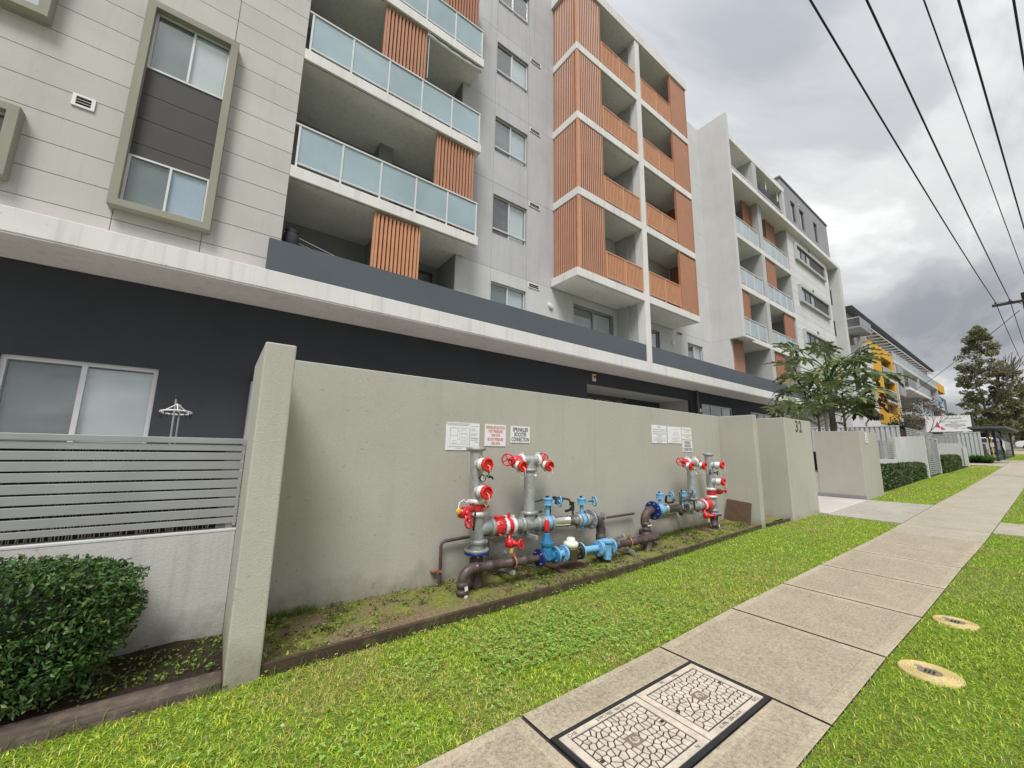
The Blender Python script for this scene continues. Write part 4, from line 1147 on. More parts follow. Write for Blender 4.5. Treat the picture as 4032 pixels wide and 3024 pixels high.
fn = thing('pedestal_fan', 'round white fan head peeping over the dark parapet', 'fan', (4.72, 10.1, 4.965))
obj('guard', MB().torus((4.72, 10.1, 6.12), (0.5,-1,0.1), 0.15, 0.022, 26, 6), 'plastic_white', fn)
obj('motor', MB().ball((4.74, 10.14, 6.12), 0.07), 'recess_grey', fn)
obj('stand', MB().cyl((4.74, 10.14, 4.97), (4.74, 10.14, 6.08), 0.02, 8), 'plastic_white', fn)
# tarpaulin strung between poles on the top right balcony
tp = thing('tarpaulin', 'dark tarpaulin draped between poles on the top floor balcony', 'tarpaulin', (25.6, 8.5, 16.81))
mb = MB(); nx_, nz_ = 22, 6
for i in range(nx_+1):
    t = i/nx_; x = 23.85+t*3.65
    sag = 0.45*abs(math.sin(math.pi*t*2.0))
    top = 18.05-0.1*t-sag
    for j in range(nz_+1):
        s = j/nz_
        mb.v.append((x, 8.42+0.10*math.sin(9*t+2*s)*s+0.03*math.sin(31*t), top-(top-16.85)*s))
for i in range(nx_):
    for j in range(nz_): mb.f.append((i*(nz_+1)+j, (i+1)*(nz_+1)+j, (i+1)*(nz_+1)+j+1, i*(nz_+1)+j+1)); mb.m.append(0); mb.sm.append(True)
obj('sheet', mb, 'tarp', tp)
for xx in (25.6, 27.4): obj('pole', MB().cyl((xx, 8.46, 16.81), (xx, 8.46, 18.58), 0.035, 8), 'plastic_white', tp)
# ================================================================== STREET WALLS
bw = thing('boundary_wall', 'long olive grey rendered wall with a tall end pillar behind the pipework', 'wall', (4.5, 4.4, 0))
obj('pillar', MB().box(0.195, 0.407, 3.445, 4.60, -0.1, 2.389), 'wall_olive', bw, bevel=0.012)
mb = MB(); mb.hexa([(0.408,4.36,-0.1),(9.034,4.36,-0.1),(9.034,4.56,-0.1),(0.408,4.56,-0.1)], [(0.408,4.36,2.455),(9.034,4.36,2.44),(9.034,4.56,2.44),(0.408,4.56,2.455)])
# the wall's coping steps down behind the pillar
obj('wall_face', mb, 'wall_olive', bw, bevel=0.01)
obj('return_wall', MB().box(9.036, 9.205, 3.64, 4.62, -0.05, 2.437), 'wall_olive', bw, bevel=0.012)
nw = thing('number_wall', 'olive grey rendered block carrying the house number', 'wall', (11.1, 3.6, g(11)))
obj('block', MB().box(10.28, 11.96, 3.50, 5.2, 0.0, 2.45), 'wall_olive', nw, bevel=0.012)
lettering('digit', '3', 0.38, (11.02, 3.496, 2.27), (1,0,0), (0,0,1), 'digit_brown', nw, bold=0.009, fit=0.17)
lettering('digit', '2', 0.38, (11.245, 3.496, 2.27), (1,0,0), (0,0,1), 'digit_brown', nw, bold=0.009, fit=0.17)
w2 = thing('entry_wall', 'rendered wall on the far side of the entry with a notice near its top', 'wall', (16.5, 3.9, g(16)))
obj('block', MB().box(15.52, 17.55, 3.34, 4.48, 0.2, 2.37), 'wall_olive', w2, bevel=0.012)
obj('low_wall', MB().box(15.53, 17.54, 4.482, 6.2, 0.2, 1.075), 'wall_olive', w2)
for k in range(6):
    y0 = 3.35+k*0.42; y1 = min(y0+0.41, 5.8)
    bx('skirting_tile', w2, 'skirting_tile', 15.505, 15.519, y0, y1, g(15.5)+0.013, g(15.5)+0.115)
nt_ = thing('notice', 'small white two panel notice on the far entry wall', 'sign', (16.2, 3.33, 2.0))
obj('plate', MB().box(16.10, 16.36, 3.325, 3.336, 2.02, 2.25), 'sign_white', nt_)
obj('plate', MB().box(16.10, 16.36, 3.325, 3.336, 2.27, 2.33), 'sign_white', nt_)
for zz in (2.07, 2.15): obj('print', MB().box(16.16, 16.30, 3.3235, 3.3245, zz, zz+0.05), 'ink_grey', nt_)

def slat_fence(name, label, cat, x0, x1, y, z0, z1, n, mat='slat_metal', gap=0.02, posts=(), axis='x', group=None, slope=0.0):
    t = thing(name, label, cat, ((x0+x1)/2, y, z0) if axis == 'x' else (y, (x0+x1)/2, z0), group)
    h = (z1-z0+gap)/n
    for k in range(n):
        za = z0+k*h; zb = za+h-gap
        if axis == 'x': bx('slat', t, mat, x0, x1, y, y+0.018, za, zb)
        else: bx('slat', t, mat, y, y+0.018, x0, x1, za, zb)
    for p in posts:
        if axis == 'x': bx('post', t, mat, p-0.025, p+0.025, y+0.019, y+0.069, z0-0.05, z1+0.01)
        else: bx('post', t, mat, y+0.019, y+0.069, p-0.025, p+0.025, z0-0.05, z1+0.01)
    return t
# left: low wall, slatted fence above it, bamboo behind
lw = thing('low_wall', 'low streaked grey rendered wall under the slatted fence, beside the hedge', 'wall', (-1.5, 4.3, 0))
obj('wall_face', MB().box(-5, 0.194, 4.225, 4.42, -0.1, 0.885), 'wall_low', lw, bevel=0.006)
obj('coping', MB().box(-5, 0.193, 4.222, 4.423, 0.885, 0.898), 'wall_white', lw)
sf = thing('slat_fence', 'grey horizontal metal slat fence on the low wall, left of the pillar', 'fence', (-1.5, 4.28, 0.94))
zs = [(0.944, 0.988), (1.003, 1.067), (1.085, 1.150), (1.165, 1.226), (1.240, 1.305), (1.321, 1.383), (1.397, 1.462), (1.476, 1.536), (1.553, 1.603)]
for (za, zb) in zs:
    m = MB(); m.obox(((-5+0.19)/2, 4.272, (za+zb)/2), ((5+0.19)/2, 0, 0), (0, 0.008, 0.0015), (0, 0, (zb-za)/2))
    obj('slat', m, 'slat_metal', sf, bevel=0.002)
obj('top_rail', MB().box(-5, 0.188, 4.255, 4.305, 1.612, 1.66), 'slat_metal', sf, bevel=0.003)
for p in (-4.2, -2.4, -1.28, 0.14): bx('post', sf, 'slat_metal', p-0.025, p+0.025, 4.285, 4.335, 0.899, 1.611)
bs = thing('bamboo_screen', 'dark bamboo reed screen with pale canes behind the slat fence', 'screen', (-1.5, 4.40, 0.9))
obj('mat', MB().box(-5, 0.05, 4.345, 4.352, 0.90, 1.585), 'bamboo_dark', bs)
m = MB()
xx = -1.6
while xx < 0.0:
    if random.random() < 0.72:
        hgt = 1.60 if -0.98 < xx < -0.45 and random.random() < 0.8 else random.uniform(0.97, 1.15) if random.random() < 0.65 else random.uniform(1.2, 1.58)
        m.cyl((xx, 4.338, 0.899), (xx+random.uniform(-0.004, 0.004), 4.338, hgt), random.uniform(0.0022, 0.0048), 5)
    xx += random.uniform(0.008, 0.020)
stuff(obj('canes', m, 'bamboo_cane', bs))

# timber edging
te = tag(obj('timber_edging', MB().hexa([(0.41, yedge(0.41)-0.005, -0.05), (5.0, yedge(5)-0.005, -0.03), (5.0, yedge(5)+0.035, -0.03), (0.41, yedge(0.41)+0.035, -0.05)],
        [(0.41, yedge(0.41)-0.005, 0.085), (5.0, yedge(5)-0.005, 0.090), (5.0, yedge(5)+0.035, 0.090), (0.41, yedge(0.41)+0.035, 0.085)]), 'sleeper', bevel=0.004),
        'weathered timber edging board below the pipework, nearest the pillar', 'edging', 'timber edging boards')
tag(obj('timber_edging', MB().hexa([(5.012, yedge(5)-0.002, -0.05), (9.03, yedge(9)-0.002, 0.02), (9.03, yedge(9)+0.036, 0.02), (5.012, yedge(5)+0.036, -0.05)],
        [(5.012, yedge(5)-0.002, g(5)+0.080), (9.03, yedge(9)-0.002, g(9)+0.055), (9.03, yedge(9)+0.036, g(9)+0.055), (5.012, yedge(5)+0.036, g(5)+0.080)]), 'sleeper', bevel=0.004),
        'weathered timber edging board running on to the return wall', 'edging', 'timber edging boards')
tag(obj('timber_edging', MB().hexa([(9.21, 3.60, 0.02), (10.28, 3.56, 0.05), (10.28, 3.60, 0.05), (9.21, 3.64, 0.02)],
        [(9.21, 3.60, g(9.2)+0.06), (10.28, 3.56, g(10.28)+0.05), (10.28, 3.60, g(10.28)+0.05), (9.21, 3.64, g(9.2)+0.06)]), 'sleeper', bevel=0.004),
        'short timber edging board between the return wall and the number wall', 'edging', 'timber edging boards')
tag(obj('timber_edging', MB().hexa([(-3.0, 3.40, -0.04), (0.19, 3.452, -0.04), (0.19, 3.60, -0.04), (-3.0, 3.60, -0.04)],
        [(-3.0, 3.43, 0.045), (0.19, 3.463, 0.045), (0.19, 3.612, 0.060), (-3.0, 3.61, 0.060)]), 'sleeper_purple', bevel=0.004),
        'wide reddish brown timber sleeper in front of the foreground hedge', 'edging')

# foldaway clothes hanger behind the slat fence
hh = thing('clothes_hanger', 'round white peg hanger on a grey pole behind the slat fence', 'clothes hanger', (-0.6, 8.0, 0.05))
obj('pole', MB().cyl((-0.60, 8.0, 0.05), (-0.625, 8.0, 2.30), 0.014, 10), 'alu_grey', hh)
obj('pole', MB().cyl((-0.545, 8.03, 0.05), (-0.565, 8.03, 2.22), 0.012, 10), 'alu_grey', hh)
obj('hook', MB().tube([(-0.625, 8.0, 2.28), (-0.63, 8.0, 2.36), (-0.60, 7.99, 2.32), (-0.57, 8.0, 2.28)], 0.014, 8), 'black_rubber', hh)
ring = obj('ring', MB().torus((-0.60, 7.97, 2.09), (0, 0.12, 1), 0.19, 0.012, 32, 6), 'plastic_white', hh)
for a in (40, 160, 280): obj('arm', MB().tube([(-0.60+0.19*math.cos(R(a)), 7.97+0.19*math.sin(R(a)), 2.09), (-0.60, 7.98, 2.22)], 0.009, 6), 'plastic_white', hh)
for k in range(14):
    a = 2*math.pi*k/14; cx_, cy_ = -0.60+0.19*math.cos(a), 7.97+0.19*math.sin(a)
    obj('peg', MB().box(cx_-0.007, cx_+0.007, cy_-0.007, cy_+0.007, 2.00, 2.08), 'black_rubber', hh)

# ================================================================== SIGNS ON THE WALL
def wall_sign(name, label, x0, x1, z0, z1, lines, mat='ink_black', y=4.352, squeeze=0.72, bold=0.0, group=None):
    widest = max(len(l[0]) for l in lines)
    t = thing(name, label, 'sign', ((x0+x1)/2, y, z0), group)
    obj('plate', MB().box(x0, x1, y, y+0.007, z0, z1), 'sign_white', t, bevel=0.0015)
    for (body, cz, size) in lines:
        lettering('lettering', body, size, ((x0+x1)/2, y-0.0012, z0+cz*(z1-z0)), (1,0,0), (0,0,1), mat, t, squeeze, bold=bold, fit=(x1-x0)*0.90*len(body)/widest)
    return t
wall_sign('sign', 'white sign with black lettering SPRINKLER BOOSTER CONNECTION', 3.19, 3.527, 1.703, 1.930, [('SPRINKLER', 0.79, 0.078), ('BOOSTER', 0.50, 0.078), ('CONNECTION', 0.20, 0.078)], bold=0.0016)
wall_sign('sign', 'white sign with red lettering about sprinkler booster test and boost pressure', 2.772, 3.109, 1.650, 1.933,
          [('SPRINKLER BOOSTER', 0.86, 0.054), ('TEST PRESSURE', 0.68, 0.054), ('1000 KPA', 0.50, 0.050), ('BOOST PRESSURE', 0.31, 0.054), ('1020 KPA', 0.12, 0.050)], 'ink_red', squeeze=0.66, bold=0.0008)
wall_sign('sign', 'small white sign with black lettering HYDRANT BOOSTER CONNECTION', 7.478, 7.842, 1.631, 1.862, [('HYDRANT', 0.79, 0.078), ('BOOSTER', 0.50, 0.078), ('CONNECTION', 0.20, 0.078)], bold=0.0016)
wall_sign('sign', 'white sign with grey warning text, leftmost beside the hydrant booster drawing', 6.453, 6.932, 1.779, 2.115,
          [('WARNING', 0.90, 0.036), ('THIS BOOSTER IS CONNECTED TO', 0.76, 0.036), ('SERIES RELAY WITH THE FIXED', 0.64, 0.036), ('ON-SITE FIRE PUMPS WHICH MAY', 0.52, 0.036), ('BE RUNNING', 0.41, 0.036),
           ('THIS GAUGE SHOWS THE TRUE', 0.28, 0.036), ('BOOST PRESSURE AT THE FIXED', 0.17, 0.036), ('ON-SITE PUMP', 0.07, 0.036)], 'ink_grey', squeeze=0.72)
wall_sign('sign', 'small white sign with grey test pressure text above the hydrant booster sign', 7.475, 7.833, 1.876, 2.121,
          [('TEST PRESSURE', 0.80, 0.045), ('1500 KPA', 0.62, 0.042), ('BOOST PRESSURE', 0.36, 0.045), ('1200 KPA', 0.18, 0.042)], 'ink_grey', squeeze=0.7)
def diagram(label, x0, x1, z0, z1, boxes, bars, title, y=4.352):
    t = thing('sign', label, 'sign', ((x0+x1)/2, y, z0))
    obj('plate', MB().box(x0, x1, y, y+0.007, z0, z1), 'sign_white', t, bevel=0.0015)
    m = MB(); w = 0.0022; W_, H_ = x1-x0, z1-z0
    for (a, b, c, d) in boxes:
        for (p, q, r_, s_) in ((a, b, c, c), (a, b, d, d), (a, a, c, d), (b, b, c, d)):
            m.box(x0+p*W_-w/2, x0+q*W_+w/2, y-0.0012, y-0.0004, z0+r_*H_-w/2, z0+s_*H_+w/2)
    for (a, b, c) in bars: m.box(x0+a*W_, x0+b*W_, y-0.0012, y-0.0004, z0+c*H_, z0+c*H_+0.005)
    stuff(obj('print', m, 'ink_grey', t))
    if title: lettering('lettering', title, 0.030, (x0+0.36*W_, y-0.0012, z0+0.95*H_), (1,0,0), (0,0,1), 'ink_grey', t, 0.72)
    return t
diagram('large white plan sheet with a grey sprinkler schematic drawing, behind the riser', 2.21, 2.69, 1.590, 1.932,
        [(0.12, 0.68, 0.22, 0.80), (0.12, 0.34, 0.52, 0.80), (0.34, 0.40, 0.38, 0.72), (0.44, 0.62, 0.28, 0.60), (0.46, 0.60, 0.60, 0.74), (0.70, 0.71, 0.1, 0.85), (0.2, 0.3, 0.24, 0.34), (0.48, 0.58, 0.36, 0.46)],
        [(0.05, 0.66, 0.895), (0.74, 0.96, 0.88), (0.74, 0.86, 0.78), (0.74, 0.92, 0.72), (0.74, 0.96, 0.60), (0.74, 0.90, 0.55), (0.74, 0.96, 0.45), (0.74, 0.96, 0.42), (0.74, 0.94, 0.36), (0.06, 0.64, 0.12), (0.3, 0.45, 0.07), (0.86, 0.96, 0.30)], 'FIRE SPRINKLER SYSTEM SCHEMATIC')
diagram('white sheet with a faint hydrant block plan, between two text signs', 6.972, 7.447, 1.790, 2.113,
        [(0.42, 0.72, 0.50, 0.86), (0.30, 0.74, 0.38, 0.54), (0.46, 0.66, 0.12, 0.24), (0.44, 0.70, 0.60, 0.66)], [(0.3, 0.84, 0.30), (0.26, 0.90, 0.20), (0.78, 0.92, 0.46), (0.08, 0.28, 0.06), (0.1, 0.16, 0.60), (0.06, 0.2, 0.72), (0.3, 0.8, 0.09)], None)

# ================================================================== FIRE BOOSTER PIPEWORK
def V(*a): return Vector(a)
def coupling(parent, c, axis, r, mat='galvanised', w=0.05, ears=True, up=None):
    """two-bolt grooved coupling"""
    c, a = Vector(c), Vector(axis).normalized()
    t = Vector(up) if up is not None else (Vector((0,0,1)) if abs(a.z) < 0.9 else Vector((1,-0.3,0)))
    t = (t - a*t.dot(a)).normalized()
    mb = MB().lathe(c-a*w/2, a, [(0, r+0.004), (w*0.15, r+0.018), (w*0.4, r+0.022), (w*0.6, r+0.022), (w*0.85, r+0.018), (w, r+0.004)], 22)
    o = obj('coupling', mb, mat, parent)
    if ears:
        b_ = a.cross(t)
        for sgn in (1, -1):
            e = c + t*sgn*(r+0.028)
            obj('bolt_ear', MB().obox(e, a*w*0.36, t*0.014, b_*0.022).cyl(e-b_*0.036, e+b_*0.036, 0.007, 8), mat, o)
    return o
def flange(parent, c, axis, r, th, mat, bolts=8, br=None, bmat='bolt_steel'):
    c, a = Vector(c), Vector(axis).normalized()
    o = obj('flange', MB().lathe(c, a, [(0, r-0.003), (0.003, r), (th-0.003, r), (th, r-0.003)], 32), mat, parent)
    t = Vector((0,0,1)) if abs(a.z) < 0.9 else Vector((1,0,0))
    u = a.cross(t).normalized(); w = a.cross(u); br = br or r*0.80
    for k in range(bolts):
        an = 2*math.pi*(k+0.5)/bolts; p = c + u*(br*math.cos(an)) + w*(br*math.sin(an))
        obj('bolt', MB().cyl(p-a*0.016, p+a*(th+0.016), 0.011 if r > 0.1 else 0.008, 6, smooth=False), bmat, o)
    return o
def handwheel(parent, c, axis, r, mat, spokes=4, rim=0.011):
    c, a = Vector(c), Vector(axis).normalized()
    t = Vector((0,0,1)) if abs(a.z) < 0.9 else Vector((1,0,0))
    u = a.cross(t).normalized(); w = a.cross(u)
    mb = MB().torus(c, a, r-rim, rim, 30, 8).cyl(c-a*0.018, c+a*0.018, 0.019, 12)
    for k in range(spokes):
        an = 2*math.pi*(k+0.3)/spokes
        mb.tube([c, c + (u*math.cos(an)+w*math.sin(an))*(r-rim)], 0.0075, 6)
    return obj('handwheel', mb, mat, parent)
def pipe(parent, p0, p1, r, mat, name='pipe', seg=22, sockets=()):
    p0, p1 = Vector(p0), Vector(p1); L_ = (p1-p0).length
    prof = [(0, r)]
    for s_, wd in sockets:
        prof += [(s_, r), (s_+0.004, r+0.009), (s_+wd-0.004, r+0.009), (s_+wd, r)]
    prof.append((L_, r))
    return obj(name, MB().lathe(p0, p1-p0, prof, seg), mat, parent)
def elbow(parent, c, d0, d1, rad, r, mat, n=10, tail=0.0):
    """quarter bend: starts at c heading d0, leaves heading d1"""
    c, d0, d1 = Vector(c), Vector(d0).normalized(), Vector(d1).normalized()
    pts = [c + d0*rad*math.sin(t) + d1*rad*(1-math.cos(t)) for t in np.linspace(0, math.pi/2, n)]
    if tail: pts = [c-d0*tail] + pts + [pts[-1]+d1*tail]
    return obj('elbow', MB().tube(pts, r, 20), mat, parent), pts[-1]
def outlet_cap(parent, root, d, L_, r, capmat='red_cap', pipe_mat='steel_white', lugs=True, chain=True):
    """hose outlet: branch, clamp ring, lugged red cap with its lanyard"""
    root, d = Vector(root), Vector(d).normalized()
    b = obj('outlet', MB().lathe(root, d, [(0, r*1.0), (L_*0.40, r*0.98), (L_*0.42, r*1.18), (L_*0.62, r*1.18), (L_*0.64, r*0.98), (L_, r*0.98)], 22), pipe_mat, parent)
    t = (Vector((0,0,1)) - d*d.z).normalized(); s_ = d.cross(t)
    for sg in (1, -1):
        e = root + d*L_*0.52 + t*sg*r*1.3
        obj('bolt_ear', MB().obox(e, d*0.012, t*0.010, s_*0.020).cyl(e-s_*0.030, e+s_*0.030, 0.006, 8), 'bolt_steel', b)
    cb = root + d*L_
    mb = MB().lathe(cb, d, [(-0.004, r*1.06), (0.006, r*1.20), (0.040, r*1.20), (0.046, r*1.10), (0.046, r*0.92), (0.026, r*0.90), (0.026, r*0.30), (0.034, r*0.26), (0.034, 0.004)], 26, smooth=False)
    if lugs:
        for k in range(8):
            an = 2*math.pi*k/8; q = cb + d*0.024 + (t*math.cos(an)+s_*math.sin(an))*r*1.2
            mb.obox(q, d*0.018, (t*math.cos(an)+s_*math.sin(an))*0.005, (s_*math.cos(an)-t*math.sin(an))*0.009)
    cp = obj('cap', mb, capmat, b)
    if chain:
        p = cb + d*0.022
        obj('lanyard', MB().tube([p, p+d*0.05+V(0,0,-0.02), p+d*0.055+V(0.006,0,-0.09), p+d*0.02+V(-0.006,0,-0.15), p-d*0.03+V(-0.01,0,-0.12)], 0.003, 5), 'plastic_white', b)
    return b
def gauge(parent, root, d, L_=0.10):
    root, d = Vector(root), Vector(d).normalized()
    gg = obj('gauge', MB().cyl(root, root+d*L_, 0.012, 8).lathe(root+d*L_, d, [(0, 0.030), (0.004, 0.040), (0.026, 0.040), (0.028, 0.034), (0.022, 0.033)], 22), 'black_rubber', parent)
    c = root+d*(L_+0.0225)
    obj('dial', MB().lathe(c, d, [(0, 0.032), (0.001, 0.032)], 20), 'sign_white', gg)
    t = (Vector((0,0,1)) - d*d.z).normalized(); s_ = d.cross(t)
    obj('needle', MB().obox(c+d*0.0025+t*0.008-s_*0.004, (t*0.9-s_*0.45)*0.018, s_*0.0018, d*0.0006), 'ink_black', gg)
    return gg
def tap(parent, root, d):
    root, d = Vector(root), Vector(d).normalized()
    return obj('tap', MB().cyl(root, root+d*0.07, 0.013, 8).ball(root+d*0.08, 0.022).cyl(root+d*0.08, root+d*0.08+V(0,0,0.05), 0.010, 8).tube([root+d*0.08, root+d*0.12+V(0,0,-0.01), root+d*0.13+V(0,0,-0.035)], 0.012, 8)
               .obox(root+d*0.08+V(0,0,0.055), V(0.028,0,0.004), V(0,0.008,0), V(0,0,0.005)), 'black_rubber', parent)
def butterfly_up(parent, c, r, h, wheel_dx, ring='blue_light', gear='blue_light', axis=(1,0,0), wheel_dir=(1,-0.35,0)):
    """wafer valve on the main with stem, gearbox and side handwheel"""
    c = Vector(c)
    v = obj('butterfly_valve', MB().lathe(c-Vector(axis)*0.035, axis, [(0, r+0.004), (0.01, r+0.012), (0.06, r+0.012), (0.07, r+0.004)], 26).cyl(c-V(0,0,r+0.045), c-V(0,0,r), 0.018, 10), ring, parent)
    obj('stem', MB().cyl(c+V(0,0,r), c+V(0,0,h-0.05), 0.030, 14, r1=0.026), gear, v)
    gb = MB().lathe(c+V(0,0,h-0.055), (0,0,1), [(0, 0.035), (0.008, 0.062), (0.018, 0.062), (0.02, 0.055), (0.075, 0.058), (0.080, 0.066), (0.098, 0.066), (0.102, 0.05)], 16, smooth=False)
    gb.obox(c+V(0.055,-0.02,h-0.005), V(0.03,0,0), V(0,0.028,0), V(0,0,0.026))
    g_ = obj('gearbox', gb, gear, v)
    wd = Vector(wheel_dir).normalized(); wc = c + V(wheel_dx, -0.05, h-0.005)
    obj('spindle', MB().cyl(c+V(0.04,-0.02,h-0.005), wc, 0.009, 8), 'brass_dark', v)
    handwheel(v, wc, wd, 0.075, gear, 3, 0.010)
    for k in range(3): obj('stud', MB().cyl(c+V(-0.03+0.03*k,0.01*k,h+0.045), c+V(-0.03+0.03*k,0.01*k,h+0.07), 0.008, 6), 'black_rubber', v)
    return v
def red_gear(parent, c, wheel_c, wheel_d, tagcol=None, wr=0.062):
    """red gear operator hanging off a valve, with small handwheel and seal tags"""
    c = Vector(c)
    v = obj('gear_operator', MB().lathe(c-V(0,0,0.05), (0,0,1), [(0, 0.030), (0.012, 0.052), (0.06, 0.056), (0.085, 0.050), (0.10, 0.034)], 14).ball(c+V(0.045,-0.02,0), 0.042, 12, 8)
            .cyl(c, Vector(wheel_c), 0.022, 10), 'red_enamel', parent)
    handwheel(v, wheel_c, wheel_d, wr, 'red_enamel', 4, 0.011)
    for k in range(5):
        a = 2*math.pi*k/5; obj('bolt', MB().cyl(c+V(0.04*math.cos(a),0.04*math.sin(a),0.04), c+V(0.04*math.cos(a),0.04*math.sin(a),0.06), 0.007, 6), 'bolt_steel', v)
    if tagcol: obj('seal_tag', MB().obox(c+V(0.0,-0.045,-0.075), V(0.020,0,0), V(0,0.004,0), V(0.003,0,0.026)), tagcol, v)
    return v
def tee_head(parent, c, half, wheels=True):
    """twin outlet head: cross pipe, couplings, angle valves with handwheels and caps"""
    c = Vector(c)
    obj('tee', MB().cyl(c-V(half,0,0), c+V(half,0,0), 0.062, 22).cyl(c-V(0,0,0.11), c, 0.066, 20), 'galvanised', parent)
    coupling(parent, c-V(0,0,0.125), (0,0,1), 0.066, 'cast_grey', 0.05)
    for sg in (-1, 1):
        coupling(parent, c+V(sg*half,0,0), (1,0,0), 0.062, 'steel_white', 0.045)
        a = c+V(sg*(half+0.03), 0, 0); e = c+V(sg*(half+0.125), 0.0, 0)
        vb = obj('angle_valve', MB().lathe(a, e-a, [(0, 0.058), (0.03, 0.062), (0.06, 0.055), (0.095, 0.050), (0.11, 0.030)], 20).ball(e-V(sg*0.03,0,0), 0.052, 14, 10).cyl(e-V(sg*0.045,0,0.02), e+V(sg*0.02,-0.03,-0.05), 0.050, 18), 'red_enamel', parent)
        cd = V(0.05, -1, -0.12)
        wc = e + (V(-0.10, -0.01, 0.01) if sg < 0 else V(0.035, 0.08, 0.02)); wd = V(-0.75, -0.65, 0.05) if sg < 0 else V(0.75, 0.65, 0.05)
        obj('spindle', MB().cyl(e, wc, 0.017, 8), 'red_enamel', vb)
        handwheel(vb, wc, wd, 0.082, 'red_enamel', 4, 0.010)
        outlet_cap(parent, e+V(-sg*0.035, -0.02, -0.055), cd, 0.09, 0.055, chain=True)

PY_ = 4.05
# ------------------------------------------------------ sprinkler booster (left)
S = thing('sprinkler_booster', 'galvanised sprinkler booster pipework with red valves and caps, nearest the pillar', 'pipe assembly', (3.4, PY_, 0.0))
rx = 2.492
pipe(S, (rx+0.02, PY_, -0.1), (rx+0.02, PY_, 0.44), 0.078, 'pipe_brown', 'riser_base', sockets=((0.16, 0.06), (0.34, 0.03)))
flange(S, (rx+0.02, PY_, 0.425), (0,0,1), 0.142, 0.028, 'blue_navy', 8)
flange(S, (rx+0.02, PY_, 0.455), (0,0,1), 0.142, 0.026, 'cast_grey', 0)
coupling(S, (rx+0.02, PY_, 0.555), (0,0,1), 0.080, 'cast_grey', 0.055)
obj('tee', MB().cyl((rx+0.02, PY_, 0.48), (rx+0.01, PY_, 0.90), 0.081, 24).tube([(rx+0.01, PY_, 0.60), (rx+0.05, PY_, 0.68), (rx+0.13, PY_, 0.70), (rx+0.22, PY_, 0.70)], [0.06, 0.08, 0.082, 0.080], 22), 'cast_grey', S)
coupling(S, (rx+0.005, PY_, 0.865), (0,0,1), 0.080, 'steel_white', 0.055)
obj('valve_ring', MB().cyl((rx, PY_, 0.895), (rx, PY_, 0.985), 0.083, 24).cyl((rx+0.06, PY_-0.03, 0.95), (rx+0.13, PY_-0.06, 0.95), 0.020, 10), 'red_enamel', S)
coupling(S, (rx, PY_, 1.005), (0,0,1), 0.078, 'steel_white', 0.055)
obj('seal_tag', MB().box(rx+0.05, rx+0.075, PY_-0.105, PY_-0.100, 0.92, 1.02), 'orange_tag', S)
pipe(S, (rx, PY_, 0.90), (rx-0.025, PY_, 1.60), 0.074, 'galvanised', 'riser')
coupling(S, (rx-0.025, PY_, 1.607), (0,0,1), 0.076, 'cast_grey', 0.05)
obj('end_cap', MB().cyl((rx-0.025, PY_, 1.59), (rx-0.025, PY_, 1.625), 0.078, 22), 'cast_grey', S)
red_gear(S, (2.255, 3.96, 0.90), (2.30, 3.87, 0.82), (0.25, -0.95, 0.0), None, 0.078)
obj('valve_shaft', MB().cyl((2.255, 3.96, 0.93), (rx, PY_, 0.94), 0.036, 12), 'red_enamel', S)
obj('seal_tag', MB().ball((2.175, 3.90, 0.935), 0.033, 10, 8, sc=(1, 0.3, 1)), 'yellow_tag', S)
obj('cable_tie', MB().tube([(2.17, 3.90, 0.96), (2.19, 3.92, 1.02), (2.25, 3.93, 1.05), (2.28, 3.92, 1.02)], 0.006, 5), 'plastic_white', S)
obj('strap', MB().tube([(2.37, 3.93, 1.00), (2.36, 3.85, 0.93), (2.345, 3.85, 0.80), (2.37, 3.90, 0.72)], 0.013, 6), 'black_rubber', S)
od = V(0.06, -1, 0)
for z in (1.435, 1.125): outlet_cap(S, V(rx-0.02, PY_, z)+od*0.05, od, 0.145, 0.062)
gauge(S, V(rx-0.02, PY_, 1.28)+od*0.06, od, 0.06)
tap(S, V(rx-0.02, PY_-0.02, 1.29)+V(0.07, -0.01, 0), V(0.9, -0.45, 0))
# the main running right from the tee
mz = 0.695
def mzz(x): return 0.70 - (x-2.6)*0.032
coupling(S, (2.71, PY_, mzz(2.71)), (1,0,0), 0.082, 'cast_grey', 0.055)
obj('check_valve', MB().lathe((2.715, PY_, mzz(2.715)), (1,0,-0.03), [(0, 0.078), (0.02, 0.092), (0.06, 0.112), (0.11, 0.114), (0.145, 0.100), (0.165, 0.080)], 16, smooth=False).obox((2.80, PY_-0.01, mzz(2.80)+0.098), (0.060,0,0), (0,0.055,0), (0.008,0,0.026)), 'red_enamel', S)
for dz, dx in ((0.07, 0.10), (-0.06, 0.11), (-0.075, 0.02), (0.06, 0.02)): obj('bolt', MB().cyl((2.75+dx, PY_-0.115, mzz(2.8)+dz), (2.75+dx, PY_-0.080, mzz(2.8)+dz), 0.011, 6), 'bolt_steel', S)
coupling(S, (2.905, PY_, mzz(2.905)), (1,0,0), 0.080, 'steel_white', 0.05)
rv = obj('valve_ring', MB().cyl((2.93, PY_, mzz(2.93)), (2.99, PY_, mzz(2.99)), 0.086, 24).cyl((2.96, PY_, mzz(2.96)+0.08), (2.96, PY_, mzz(2.96)+0.15), 0.020, 10).cyl((2.94, PY_-0.05, mzz(2.96)-0.15), (2.96, PY_, mzz(2.96)-0.06), 0.028, 12), 'red_enamel', S)
red_gear(S, (2.93, 3.98, 0.50), (3.02, 3.87, 0.50), (0.35, -0.93, 0), 'yellow_tag', 0.066)
obj('loose_wires', MB().tube([(2.96, 3.95, 0.49), (2.93, 3.93, 0.40), (2.94, 3.94, 0.32), (2.98, 3.93, 0.28)], 0.005, 5), 'copper_clamp', S)
